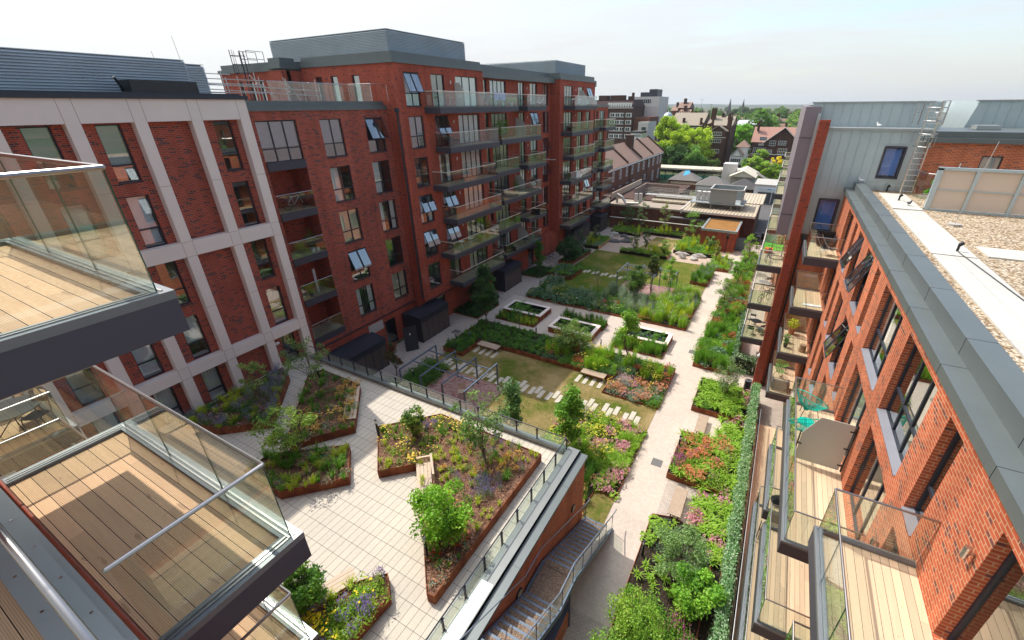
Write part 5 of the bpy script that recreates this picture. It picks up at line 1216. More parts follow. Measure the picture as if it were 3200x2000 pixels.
planting('bed_planting','lime grasses and pink heads at the path side of the achillea bed','plants',[(-5.6,16.25),(-4.35,16.25),(-4.35,22.1),(-5.6,22.1)],.07,13,[('tuft',4,1.2,G3),('euph',2,1,G2,PNK),('fern',1,.9,G3),('broad',2,.7,G3)],36)
planting('bed_planting','dark grasses and pale orange heads tucked against the terrace wall','plants',[(-9.6,14.2),(-5.55,14.2),(-5.55,17.6),(-9.6,17.6)],.07,12,[('euph',3,1.1,G2,(.62,.36,.16)),('tall',4,.9,G1),('tuft',1,1,G3)],37)
planting('bed_planting','dense mid green shrubs beside the near pergola','plants',B['per'][0],.07,7,[('mound',5,1.7,G1),('mound',3,1.8,G2),('broad',1,1.2,G1)],38)
planting('bed_planting','purple topped perennials in the planter at the far lawn corner','plants',B['pa'][0],.34,11,[('tall',3,.9,G2,PUR),('mound',3,1,G3),('tuft',1,1.1,G2)],39)
planting('bed_planting','silver green plants in the planter beside the hut path','plants',B['pb'][0],.34,9,[('mound',3,1,G3),('mound',2,1,SG),('tall',1,1,GY)],40)
planting('bed_planting','bright low ferns on dark soil in the nearest right hand bed','plants',[(-2.2,12.0),(.7,12.0),(.7,16.0),(-1.3,16.2),(-2.2,16.0)],.07,5,[('fern',4,.75,G3),('broad',3,.7,G3),('mound',2,.8,GB)],41)
planting('bed_planting','dense lime green shrubs at the near end of the right hand beds','plants',[(-2.2,4.2),(.7,4.2),(.7,11.6),(-2.2,11.6)],.07,7,[('mound',6,1.5,G3),('mound',3,1.6,G2),('tuft',1,1.2,G3),('spike',1,1.2,G2,(.35,.08,.2))],42)
planting('bed_planting','lime and salmon foliage in the right hand bed between benches','plants',[(-2.15,19),(.6,19),(.6,22.9),(-2.1,22.8)],.34,14,[('mound',4,1.0,G3),('euph',2,1.0,G3,(.55,.25,.12)),('spike',1,1,G2,(.35,.10,.25)),('fern',2,1,G3)],43)
planting('bed_planting','bright green ferns in the square bed by the bin','plants',[(-2.1,25.8),(.65,25.8),(.65,29.5),(-2.1,29.5)],.34,14,[('mound',4,.95,G3),('fern',3,1,G3),('mound',1,.9,G2)],44)
planting('bed_planting','tall green shrubs and perennials in the long right hand bed','plants',B['r4'][0],.28,8.5,[('mound',4,1.35,G2),('mound',3,1.2,G3),('euph',1,1.2,G2,RUS),('broad',1,1.1,GB),('tall',1,1.1,G2)],45)
planting('bed_planting','ferns beside the ivy hedge along the right hand beds','plants',[(-.5,16.4),(1.28,14),(1.28,29.3),(.75,29.3),(.75,25.5),(-.2,25.5),(-.2,23.1),(.7,23.1),(.7,18.8),(-.5,18.8)],.05,11,[('fern',4,1.1,G3),('mound',2,.9,G2),('euph',1,.8,G3,PNK)],46)
for k,l,s in (('t1','grey green and yellow plants in the front timber planter',47),('t2','tall green plants along the far boundary wall',48),('t3','sparse shrubs in the timber planter by the boulders',49),('t4','yellow green planting in front of the brick hut',50)):
    planting('bed_planting',l,'plants',B[k][0],.44,6.5 if k!='t2' else 6,[('mound',3,1.2,G2),('mound',2,1.1,SG if k=='t3' else G3),('tall',1,1.1,GY),('broad',1,1,G2)],s)
podmix=[('tuft',3,.62,GY),('mound',3,.55,G2,ORA),('mound',2,.55,G3),('umbel',2,.7,G2,(.7,.5,.08)),('euph',1,.5,(.2,.2,.05),(.50,.30,.10)),('mound',2,.5,G3),('tuft',2,.6,G2),('spike',1,.8,SG,PUR)]
planting('terrace_planting','low shade plants and lavender along the pale stone pilasters','plants',B['p1'][0],DZ+.39,15,[('mound',3,.7,G1),('tuft',2,.8,GY),('spike',2,.9,SG,(.22,.2,.34)),('mound',1,.6,G1,PNK)],51)
planting('terrace_planting','scattered grasses and ochre flowers in the planter with the inset bench','plants',B['p2'][0],DZ+.39,9,[('mound',2,.7,SG,ORA),('tuft',3,.75,G2),('umbel',.6,.9,G2,(.65,.45,.1)),('euph',1,.6,G2,(.5,.3,.1)),('mound',3,.6,G1)],52)
planting('terrace_planting','grasses and orange flowers in the planter beside the lower balcony','plants',B['p3'][0],DZ+.39,13,[('mound',3,.7,SG,ORA),('tuft',4,.9,G2),('tuft',2,.8,GY)],53)
P4=B['p4'][0]
planting('terrace_planting','orange and lime flowers in the left corner of the biggest terrace planter','plants',[(-15.0,10.85),(-12.9,8.9),(-11.6,10.05),(-11.0,13),(-12.9,13)],DZ+.39,15,podmix,54,dense=.8)
planting('terrace_planting','lavender and tufts on bark in the right half of the biggest terrace planter','plants',[(-11.6,9.95),(-9.4,7.9),(-7.2,8.2),(-7.15,12.9),(-11.0,13)],DZ+.39,9,[('tuft',4,.6,GY),('spike',3,.9,SG,(.16,.13,.28)),('mound',2,.5,G2),('euph',1,.6,GY,(.5,.3,.08)),('tuft',1,.8,G2)],55,dense=.8)
planting('terrace_planting','small tufts and red flowers in the front tip of the biggest terrace planter','plants',[(-9.4,7.8),(-7.4,5.9),(-7.2,5.9),(-7.2,8.2)],DZ+.39,13,[('mound',3,.5,SG,ORA),('tuft',3,.6,G2),('mound',2,.5,G3),('mound',1,.5,G2,RED)],56,dense=.8)
planting('terrace_planting','big yellow flowers and lavender in the front terrace planter','plants',B['p5'][0],DZ+.39,20,[('umbel',1.4,.8,G3,(.8,.58,.02)),('mound',4,.8,G3),('spike',2,1.0,SG,PUR),('tuft',3,.9,GY)],57)
# ivy hedges
def hedge(label,x0,x1,y0,y1,h,seed,col=(.16,.29,.13)):
    rng=np.random.default_rng(seed);t=thing('ivy_hedge',label,'hedge',((x0+x1)/2,(y0+y1)/2,0))
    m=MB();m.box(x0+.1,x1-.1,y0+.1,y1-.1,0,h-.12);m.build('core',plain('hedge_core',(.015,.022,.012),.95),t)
    F=Fol();A=(x1-x0)*(y1-y0)*1.0+2*h*(y1-y0+x1-x0);n=int(A*330);c=np.zeros((n,3));fc=rng.choice(3,n,p=[.4,.4,.2])
    c[:,0]=rng.uniform(x0,x1,n);c[:,1]=rng.uniform(y0,y1,n);c[:,2]=rng.uniform(.05,h,n)
    s=rng.uniform(size=n)<.5;c[:,2]=np.where(fc==0,h,c[:,2]);c[:,0]=np.where(fc==1,np.where(s,x0,x1),c[:,0]);c[:,1]=np.where(fc==2,np.where(s,y0,y1),c[:,1])
    c+=rng.normal(0,.05,(n,3));c[:,2]+=(fc==0)*.1*np.sin(c[:,1]*2.3)*np.cos(c[:,1]*.9+c[:,0]*3);c[:,0]+=(fc==1)*.06*np.sin(c[:,1]*3.1+c[:,2]*4);cc=jcol(col,n,rng,.35);lt=rng.uniform(size=n)<.3;cc[lt]=jcol((.40,.50,.36),lt.sum(),rng,.2);F.put(leaves(c,.085,rng,.1,.8),cc);F.build('foliage',t);return t
hedge('long variegated ivy hedge between right hand beds and private terrace',1.29,1.66,5,28.8,1.5,61);hedge('short ivy hedge across the end below the stacked balconies',-.3,1.15,32.2,33.0,1.3,62,(.05,.11,.04));hedge('ivy hedge beside the long right hand bed',-.5,-.2,33.0,42,1.3,63,(.06,.13,.07))
for nm,poly,l,sd,dn,cs_ in (('lawn_grass',[(-20.2,22.1),(-4.4,22.3),(-4.4,24.6),(-8.4,24.6),(-8.4,26.4),(-20.4,26.4)],'short dry and green grass of the near lawn',71,120,((.20,.17,.07),(.10,.17,.03))),('lawn_grass',[(-14.8,14.4),(-9.9,14.4),(-9.9,22.2),(-14.8,22.2)],'short brown grass between the brick patio and the achillea bed',72,120,((.24,.19,.08),(.13,.17,.04))),('lawn_grass',[(-21.5,48),(-7.1,48),(-7.1,57),(-21.5,57)],'short green grass of the far lawn',73,60,((.13,.20,.03),(.24,.22,.07)))):
    rng=np.random.default_rng(sd);F=Fol();n=int(area(poly)*dn);P_=sample(poly,n,rng);b_=np.concatenate([P_,np.full((n,1),.03)],1);k=(np.sin(P_[:,0]*.9+1)+np.cos(P_[:,1]*1.3)+rng.normal(0,.7,n))>0
    for kk,cc in ((k,cs_[0]),(~k,cs_[1])): F.put(blades(b_[kk],.06,.05,.012,rng),jcol(cc,2*int(kk.sum()),rng,.3))
    tag(F.build(nm,None,(poly[0][0],poly[0][1],.03)),l,'grass',None,'stuff')
for i,(x,y,w_,l) in enumerate(((-3.3,19.5,.6,'square drain cover in the path beside the near lawn'),(-3.9,33.5,.6,'square drain cover where the paths cross'),(-24.2,27,.7,'drain cover in front of the panelled bin store'),(-12.5,30.6,.45,'small drain cover below the middle pond'))):
    m=MB();m.box(x,x+w_,y,y+w_,.0,.014);tag(m.build('drain_cover',plain('drain_iron',(.16,.15,.14),.6,.3),None,(x,y,0)),l,'drain cover')
# ================================================================ trees
LT=limb_tree
LT('evergreen_tree','dark evergreen tree with a conical crown beside the left pond','tree',-21.5,28.9,.4,5.5,1.9,1.55,leafn=3400,ls=.17,col=(.028,.07,.022),col2=(.06,.13,.03),seed=101,shape='cone',clumps=46,lean=(-.6,1.2),cs=.34)
LT('evergreen_tree','bushy dark evergreen against the ground floor wall','tree',-25.0,32.6,.1,3.6,.6,1.3,leafn=2200,ls=.16,col=(.022,.055,.02),col2=(.04,.09,.025),seed=102,shape='cone',clumps=30,cs=.4)
LT('young_tree','slender young tree with sparse leaves between bench and left pond','tree',-18.25,29.6,.4,3.1,1.3,.8,leafn=420,ls=.09,col=G1,seed=103,clumps=16,tr=.03)
LT('small_tree','multi stemmed shrub tree with pale green top in the L shaped bed','tree',-12.5,28.6,.4,2.6,.5,1.5,leafn=2600,ls=.12,col=(.10,.18,.06),col2=(.26,.34,.09),seed=104,clumps=34,stems=3,cs=.34)
LT('small_tree','bright green young tree standing in front of the right pond','tree',-8.1,28.7,.4,5.2,1.9,1.15,leafn=2400,ls=.14,col=G2,col2=G3,seed=105,clumps=30,tr=.05,shape='cone',lean=(.4,0),cs=.38)
LT('glossy_tree','round crowned dark glossy tree in the very large bed','tree',-11.2,42.3,.15,3.5,1.0,1.25,leafn=2300,ls=.17,col=(.05,.11,.02),col2=(.11,.19,.03),seed=106,clumps=26,cs=.42)
LT('magnolia_tree','dark upright tree with big leaves beside the far pergola','tree',-10.4,45.3,.1,4.3,1.7,.75,leafn=1300,ls=.2,col=(.05,.10,.02),col2=(.16,.16,.05),seed=107,clumps=18,shape='cone',cs=.5)
LT('young_tree','light green airy tree right of the far pergola','tree',-8.2,43.9,.1,4.7,1.6,1.0,leafn=900,ls=.13,col=G2,col2=G3,seed=108,clumps=22,shape='cone',tr=.035)
LT('young_tree','thin bare looking sapling in the lilac part of the very large bed','tree',-15.4,41.9,.1,3.7,1.2,.85,leafn=420,ls=.08,col=(.12,.15,.08),seed=109,clumps=16,tr=.025)
LT('columnar_tree','columnar green tree in front of the entrance canopy','tree',-24.0,44.0,.1,4.5,.7,.85,leafn=2600,ls=.14,col=(.05,.12,.025),col2=(.1,.2,.035),seed=110,clumps=34,shape='cone',cs=.45)
LT('round_shrub','large round dark shrub beside the parked bicycles','shrub',-22.8,50.2,.4,3.0,.1,1.55,leafn=4200,ls=.15,col=(.02,.06,.018),col2=(.04,.10,.025),seed=111,clumps=40,cs=.36)
LT('grey_tree','thin grey green tree behind the large round shrub','tree',-22.6,53.6,.4,3.6,.5,.7,leafn=1000,ls=.12,col=(.07,.12,.07),seed=112,clumps=18)
LT('birch_tree','tall light tree rising beyond the terrace railing','tree',-11.2,16.9,0,5.0,1.7,1.15,leafn=1900,ls=.15,col=(.07,.15,.05),col2=(.18,.30,.09),seed=113,clumps=26,shape='cone',cs=.38,bark='trunk_l')
LT('maple_tree','bright green tree in the achillea bed beyond the terrace corner','tree',-8.0,18.4,0,4.7,1.1,1.15,leafn=2600,ls=.15,col=G2,col2=(.15,.30,.03),seed=114,clumps=30,shape='cone',cs=.4)
LT('multistem_tree','airy multi stemmed tree in the biggest terrace planter','tree',-9.1,11.5,DZ+.39,3.3,.9,1.45,leafn=950,ls=.11,col=(.10,.20,.05),col2=(.2,.3,.08),seed=115,clumps=30,stems=3,tr=.07,shape='vase',cs=.24,lean=(-.6,.5))
LT('maple_shrub','rounded bright green maple beside the terrace bench','shrub',-8.35,7.75,DZ+.39,2.2,.35,.98,leafn=3400,ls=.105,col=(.12,.26,.02),col2=(.24,.42,.04),seed=116,clumps=34,stems=3,cs=.40)
LT('evergreen_shrub','glossy dark green shrub beside the front terrace planter','shrub',-10.4,3.5,DZ+.39,2.5,.3,.72,leafn=2400,ls=.10,col=(.04,.12,.015),col2=(.12,.24,.03),seed=117,clumps=30,stems=3,cs=.38)
LT('evergreen_shrub','upright yellow green shrub in the left corner of the biggest planter','shrub',-13.0,11.2,DZ+.39,1.9,.2,.62,leafn=1300,ls=.11,col=(.09,.18,.03),col2=(.26,.30,.05),seed=118,clumps=22,stems=4,shape='vase',cs=.35)
LT('young_tree','thin leaning tree in front of the terrace corner by the pale pilasters','tree',-19.9,11.2,DZ+.39,3.6,1.2,1.15,leafn=900,ls=.10,col=(.09,.15,.05),col2=(.17,.24,.07),seed=119,clumps=26,tr=.04,lean=(-.6,0),cs=.26)
LT('multistem_tree','wide airy tree over the planter next to the lower left balcony','tree',-16.9,7.7,DZ+.39,3.0,.7,1.7,leafn=2000,ls=.095,col=(.12,.22,.04),col2=(.25,.34,.06),seed=120,clumps=44,stems=4,tr=.06,shape='vase',cs=.2)
LT('young_tree','pair of thin upright saplings in the triangular terrace planter','tree',-21.8,9.2,DZ+.39,3.1,.8,.7,leafn=600,ls=.10,col=(.12,.2,.05),col2=(.24,.3,.08),seed=121,clumps=18,stems=3,tr=.05,cs=.3)
LT('photinia_tree','small red tipped tree by the bin store at the terrace railing','tree',-23.4,19.4,0,3.2,.6,.6,leafn=1000,ls=.13,col=(.05,.09,.03),col2=(.20,.07,.04),seed=122,clumps=18,cs=.42)
LT('multistem_tree','airy grey green tree over the square right hand bed','tree',-.4,28.2,.3,2.9,.6,1.25,leafn=1300,ls=.085,col=(.09,.15,.06),col2=(.2,.26,.12),seed=123,clumps=32,stems=4,tr=.05,shape='vase',cs=.26)
LT('multistem_tree','tall airy tree half way along the right hand path','tree',-2.2,42.5,.3,3.9,.7,1.1,leafn=1500,ls=.11,col=(.09,.16,.05),col2=(.2,.28,.08),seed=124,clumps=28,stems=3,cs=.3)
LT('shrub','big grey green shrub in the nearest right hand bed','shrub',-.4,13.4,.1,2.6,.2,1.2,leafn=2700,ls=.09,col=(.12,.22,.08),col2=(.25,.36,.13),seed=125,clumps=34,stems=4,cs=.32)
LT('shrub','big lime green shrub by the ivy in the nearest right hand bed','shrub',.45,12.3,.1,2.3,.2,.95,leafn=2600,ls=.12,col=(.12,.28,.03),col2=(.24,.42,.05),seed=126,clumps=28,stems=4,cs=.36)
LT('shrub','feathery lime shrub at the bottom of the right hand beds','shrub',-1.5,10.4,.1,1.9,.1,1.05,leafn=2800,ls=.08,col=(.14,.28,.03),col2=(.3,.42,.06),seed=127,clumps=34,stems=4,cs=.34)
LT('shrub','second feathery lime shrub at the bottom edge of the photo','shrub',-1.5,8.2,.1,2.2,.1,1.1,leafn=2800,ls=.08,col=(.10,.22,.03),col2=(.24,.38,.06),seed=128,clumps=34,stems=4,cs=.34)
LT('young_tree','airy young tree near the hut path beside the right wing','tree',-1.6,57,.3,4.4,.9,1.0,leafn=1000,ls=.13,col=G2,col2=G3,seed=129,clumps=22)
LT('young_tree','leafy tree halfway between hut and right hand path','tree',-1.9,50.5,.3,3.2,.6,1.0,leafn=1200,ls=.12,col=G2,seed=130,clumps=24)
for i,(x,y,h,r_,c,l) in enumerate(((-21,69,4.2,1.1,(.04,.10,.03),'dark bushy tree at the left end of the far boundary wall'),(-18.6,69.2,5.6,.9,(.16,.24,.12),'pale willowy tree against the far boundary wall'),(-14.8,69,5.0,1.0,(.17,.2,.08),'thin yellowing tree near the middle of the far boundary wall'),(-10.2,67.5,4.4,1.2,(.15,.26,.06),'light green tree beside the brick hut'),(-16.4,58,2.8,.6,(.14,.17,.08),'left sapling in the front timber planter'),(-14.6,58,3.4,.5,(.12,.15,.08),'middle sapling in the front timber planter'),(-12.2,58.4,2.2,.7,(.17,.25,.06),'bushy sapling at the right end of the front timber planter'),(-22.4,58.8,3.0,.5,(.10,.14,.08),'thin shrub tree in the timber planter by the boulders'),(-6.9,62.5,2.2,.8,(.12,.2,.07),'shrub in front of the brick hut'),(-5.4,58.3,3.2,.35,(.25,.27,.08),'pale upright shrub in the planter beside the hut path'))):
    LT('young_tree',l,'tree',x,y,.4,h,.8 if h>3 else .3,r_,leafn=900,ls=.13,col=c,seed=140+i,clumps=20,cs=.36)
# ================================================================ garden furniture
def bollard(x,y,z,label,h=1.0):
    t=thing('bollard_light',label,'bollard',(x,y,z),0,'black bollard lights with pale lens');m=MB();m.tube((0,0,0),(0,0,h*.78),.055,12);m.build('post',M['black'],t,local=True,smooth=False)
    m=MB();m.tube((0,0,h*.78),(0,0,h*.95),.055,12);m.build('lens',M['lamp'],t,local=True);m=MB();m.tube((0,0,h*.95),(0,0,h),.062,12);m.build('cap',M['black'],t,local=True)
for x,y,z,l in ((-18.5,37.8,.1,'left bollard light at the front of the very large bed'),(-16.2,37.8,.1,'bollard light with white lens among plants behind the left pond'),(-16.6,29.75,.3,'bollard light at the path edge of the L shaped bed below the middle pond'),(-10.5,30.0,.3,'bollard light below the gap between middle and right ponds'),(-22.3,25.5,.3,'bollard light at the left end of the L shaped bed'),(-2.08,13.64,.1,'bollard light on bare soil in the nearest right hand bed'),(-2.1,21.2,.3,'bollard light at the path corner of the bed with salmon foliage'),(-2.05,28.1,.3,'bollard light at the corner of the square bed by the bin'),(-8.3,6.75,DZ+.4,'bollard light in the front tip of the biggest terrace planter'),(-14.6,10.4,DZ+.4,'bollard light in the left corner of the biggest terrace planter'),(-21.3,12.2,DZ+.3,'bollard light at the foot of the pale corner pilaster'),(-21.8,19.6,0,'bollard light beside the near pergola'),(-21.9,68,.4,'bollard light at the far left timber planter'),(-16.6,68.9,.4,'bollard light at the far wall'),(-22.1,53.4,.4,'bollard light beside the large round shrub')): bollard(x,y,z,l)
def slatbench(x,y,z,w,d,rz,label,mat='timber',n=22,dirn='x',h=.45):
    t=thing('slatted_bench',label,'bench',(x,y,z),rz,'slatted timber benches in the garden');m=MB();
    for i in range(n): a=-w/2+w*i/n;m.box(a,a+w/n*.68,-d/2,d/2,h-.05,h)
    m.build('seat_slats',M[mat],t,local=True);m=MB();m.box(-w/2,w/2,-d/2-.012,-d/2,h-.12,h-.055);m.box(-w/2,w/2,d/2,d/2+.012,h-.12,h-.055);m.build('side_rail',M['corten'],t,local=True)
    for s in (-1,1):
        for u in (-1,1): m=MB();m.box(s*w*.38-.03,s*w*.38+.03,u*d*.3-.03,u*d*.3+.03,0,h-.06);m.build('leg',M['anth'],t,local=True)
slatbench(-19.2,26.05,.03,2.05,.72,R(-1),'slatted bench on the shaded left side of the near lawn');slatbench(-9.6,26.2,.03,1.95,.65,R(-1),'slatted bench with bleached top at the sunlit end of the near lawn',n=24)
slatbench(-1.25,17.2,0,1.95,.62,PX,'slatted bench in the right hand beds nearest the stairs',n=26);slatbench(-1.25,24.1,0,1.85,.58,PX,'slatted bench beside the square right hand bed',n=26);slatbench(-1.4,51.2,0,1.6,.5,PX,'small bench far along the right hand path',n=14);slatbench(-2.75,44.2,0,1.3,.5,PX,'small pale bench on the right edge of the path below the trees',n=14)
slatbench(-13.2,69.3,.45,2.4,.5,0,'dark seat on the timber planter at the far wall','black',n=6)
def deckbench(corners,z,h,label,n=4,back=None):
    """bench whose boards run along the first side"""
    c=sum((Vector((p[0],p[1],0)) for p in corners),Vector())/4;t=thing('timber_bench',label,'bench',(c.x,c.y,z));A,Bp,C,D=[Vector((p[0],p[1],0)) for p in corners];m=MB()
    for i in range(n):
        u0=(i+.04)/n;u1=(i+.96)/n;q=[A.lerp(D,u0),Bp.lerp(C,u0),Bp.lerp(C,u1),A.lerp(D,u1)]
        m.mesh([(p.x,p.y,z+h-.04) for p in q]+[(p.x,p.y,z+h) for p in q],[(3,2,1,0),(4,5,6,7),(0,1,5,4),(1,2,6,5),(2,3,7,6),(3,0,4,7)])
    m.build('seat_board',M['timber'] if n!=4 or True else 0,t);m=MB();m.prism([(p.x,p.y) for p in [A.lerp(C,.06),Bp.lerp(D,.06),C.lerp(A,.06),D.lerp(Bp,.06)]],z,z+h-.045);m.build('base',M['corten'],t)
    if back:
        for (p,q,hh) in back:
            p=Vector((*p,0));q=Vector((*q,0));d=(q-p).normalized();nn=Vector((-d.y,d.x,0))*.045;v=[p-nn,q-nn,q+nn,p+nn];m=MB();m.mesh([(k.x,k.y,z+h+.12) for k in v]+[(k.x,k.y,z+h+hh) for k in v],[(3,2,1,0),(4,5,6,7),(0,1,5,4),(1,2,6,5),(2,3,7,6),(3,0,4,7)]);m.build('backrest',M['timber'],t)
    return t
deckbench([(-19.1,12.35),(-17.1,10.35),(-16.6,10.75),(-18.7,12.85)],DZ,.47,'weathered timber bench set into the planter at the back of the terrace')
deckbench([(-11.7,9.85),(-9.6,7.72),(-9.2,8.15),(-11.25,10.3)],DZ,.47,'pale timber bench with backrest cut into the biggest terrace planter',back=[((-11.2,10.32),(-10.3,9.45),.42),((-11.75,9.95),(-11.3,10.35),.22)])
deckbench([(-10.15,4.0),(-9.75,4.95),(-10.3,5.2),(-10.75,4.2)],DZ,.47,'short timber bench beside the front terrace planter')
# pergolas
def pergola(label,xs,y0,y1,h,cross,group):
    t=thing('pergola',label,'pergola',(sum(xs)/len(xs),(y0+y1)/2,0));w=.09
    for x in xs:
        for y in (y0,y1): m=MB();m.box(x-w/2,x+w/2,y-w/2,y+w/2,0,h-w);m.build('post',M['bluegrey'],t)
        m=MB();m.box(x-w/2,x+w/2,y0-w/2,y1+w/2,h-w,h);m.build('beam',M['bluegrey'],t)
    for y in cross: m=MB();m.box(xs[0],xs[-1],y-.035,y+.035,h-w+.01,h-.02);m.build('cross_rail',M['bluegrey'],t)
    m=MB()
    for f in (.12,.25,.38,.62,.75,.88): y=y0+(y1-y0)*f;m.tube((xs[0],y,h-.01),(xs[-1],y,h-.01),.004,4)
    m.build('wire',M['steel'],t)
pergola('near blue grey steel pergola over the brick patio',(-20.85,-18.95,-17.05,-15.2),17.6,21.4,2.4,(18.9,20.6),'');pergola('far blue grey steel pergola on the far lawn',(-13.8,-11.8,-9.9,-7.98),43.4,47.1,2.4,(44.6,46.3),'')
# bin stores
def binstore(label,y0,y1,x0=-26.5,x1=-25.03,h=2.5):
    t=thing('bin_store',label,'bin store',((x0+x1)/2,(y0+y1)/2,0),0,'black bin and cycle stores along the left block');m=MB();m.box(x0-(.7 if y0<26 else 0),x1-.05,y0,y1,0,h-.1);m.box(x1-.05,x1,y0,y1,h-.55,h-.1);m.build('body',M['anth'],t)
    m=MB();n=5
    for i in range(n): a=y0+.06+(y1-y0-.12)*i/n;b=y0+.06+(y1-y0-.12)*(i+1)/n-.06;m.box(x1-.02,x1-.005,a,b,.12,h-.6);
    m.build('door_panel',plain('store_door',(.09,.07,.06),.7),t)
    m=MB()
    for i in range(n+1): a=y0+.03+(y1-y0-.12)*i/n;m.box(x1-.04,x1+.01,a-.035,a+.035,0,h-.55)
    m.build('door_frame',M['anth'],t)
    for i in range(n): m=MB();a=y0+.06+(y1-y0-.12)*(i+.82)/n;m.box(x1+.0,x1+.03,a-.015,a+.015,.95,1.12);m.build('handle',M['steel'],t)
    m=MB()
    m.mesh([(x0-.06,y0-.08,h+.12),(x1+.06,y0-.08,h-.06),(x1+.06,y1+.08,h-.06),(x0-.06,y1+.08,h+.12),(x0-.06,y0-.08,h-.1),(x1+.06,y0-.08,h-.12),(x1+.06,y1+.08,h-.12),(x0-.06,y1+.08,h-.1)],[(0,1,2,3),(0,4,5,1),(1,5,6,2),(2,6,7,3),(7,6,5,4),(3,7,4,0)])
    for i in range(5): yy=y0+(y1-y0)*(i+.5)/5;m.box(x0,x1+.05,yy-.012,yy+.012,h+.02,h+.03)
    m.build('roof',M['anth'],t);return t
binstore('black louvred store below the terrace railing at the left',16.7,20.3);binstore('black panelled store under the brick corner of the left block',24.3,28.0);binstore('black store under the lowest balcony in the middle of the left block',37.5,41.2,-26.4,-24.85);binstore('dark store under the far balconies of the left block',56.6,62.8);binstore('dark metal store standing alone at the far left corner of the garden',66.2,69.4,-26.5,-24.6,2.6)
m=MB(TR(-25.3,22.4,0,R(55)));m.box(0,1.1,-.03,.03,.03,2.3);t=tag(m.build('store_gate',M['anth'],None,(-25.3,22.4,0)),'open dark gate with a small white sign between two bin stores','gate')
m=MB(TR(-25.3,22.4,0,R(55)));m.box(.45,.6,-.036,-.031,1.55,1.62);m.ball((.52,-.035,1.72),.03,.004,.03);m.box(.49,.55,-.036,-.031,1.64,1.69);m.build('sign',M['white'],t)
# loose seats on the near patio
def gardenchair(x,y,z,rz,label,mat='timber'):
    t=thing('garden_chair',label,'chair',(x,y,z),rz);m=MB()
    for i in range(4): m.box(-.24,.24,-.22+.12*i,-.13+.12*i,.42,.445)
    m.build('seat',M[mat],t,local=True);m=MB()
    for i in range(4): m.box(-.24,.24,.24+.012*i,.26+.012*i,.52+.1*i,.59+.1*i)
    m.build('backrest',M[mat],t,local=True)
    for sx in (-.22,.22):
        for sy,hh in ((-.22,.42),(.25,.93)): m=MB();m.box(sx-.02,sx+.02,sy-.02,sy+.02,0,hh);m.build('leg',M[mat],t,local=True)
    return t
gardenchair(-17.2,19.6,.045,R(20),'timber chair facing the lawn under the near pergola');gardenchair(-17.1,17.9,.045,R(190),'timber chair with its back to the terrace railing');gardenchair(-18.9,17.9,.045,R(100),'pale metal chair beside the pergola shrubs','galv');gardenchair(-11.9,45.6,.045,R(30),'pale chair under the far pergola','concrete_l')
t=thing('sun_lounger','white folding chair lying on the dry lawn beyond the terrace railing','lounger',(-9.6,17.2,.03));m=MB(TR(-9.6,17.2,.03,R(35)));m.box(-.25,.25,-.8,.3,.25,.28);m.mesh([(-.25,.3,.28),(.25,.3,.28),(.25,.75,.7),(-.25,.75,.7)],[(0,1,2,3)]);m.build('seat',M['white'],t);m=MB(TR(-9.6,17.2,.03,R(35)))
for s in (-.25,.25): m.tube((s,-.7,0),(s,-.5,.25),.015,6);m.tube((s,.3,.25),(s,.5,0),.015,6)
m.build('leg',M['white'],t)
t=thing('litter_bin','round black litter bin by the square right hand bed','bin',(.95,30.0,0));m=MB();m.tube((.95,30,0),(.95,30,.88),.24,20);m.build('body',M['black'],t);m=MB()
for i in range(20):
    a,b=2*PI*i/20,2*PI*(i+1)/20;m.add([(.95+.24*math.cos(a),30+.24*math.sin(a),.9),(.95+.24*math.cos(b),30+.24*math.sin(b),.9),(.95+.1*math.cos(b),30+.1*math.sin(b),.9),(.95+.1*math.cos(a),30+.1*math.sin(a),.9)])
m.build('rim',plain('bin_rim',(.10,.10,.10),.4),t)
# boulders
rb_=np.random.default_rng(9)
for i,(x,y,sx,sy,sz_,c,l) in enumerate(((-21.8,65.4,.75,.45,.42,'boulder','pale boulder nearest the far left timber planter'),(-21.7,63.5,.35,.5,.4,'boulder','small pale boulder below the left timber corner'),(-20.3,65.5,.6,.35,.3,'boulder_d','grey boulder right of the pale ones'),(-19.1,64.0,.6,.4,.3,'boulder_d','rounded grey boulder above the long flat one'),(-20.6,61.9,.9,.38,.3,'boulder_d','left half of the long flat dark rock'),(-19.0,62.6,1.0,.35,.3,'boulder_d','right half of the long flat dark rock'),(-10.1,60.2,.95,.45,.3,'boulder','flat pale boulder in front of the hut planter'),(-9.7,58.8,.45,.4,.5,'boulder','upright pale boulder near the far lawn'),(-7.8,60.2,.9,.45,.38,'boulder','large pale boulder left of the hut planters'),(-8.2,58.7,.55,.4,.3,'boulder','small round pale boulder nearest the far lawn'))):
    m=MB();m.ball((0,0,sz_*.6),sx,sy,sz_,9,6,0,.22,rb_);o=m.build('boulder',M[c],None,(0,0,0),local=True);o.location=(x,y,0);o.rotation_euler=(0,0,rb_.uniform(0,.6));tag(o,l,'boulder')
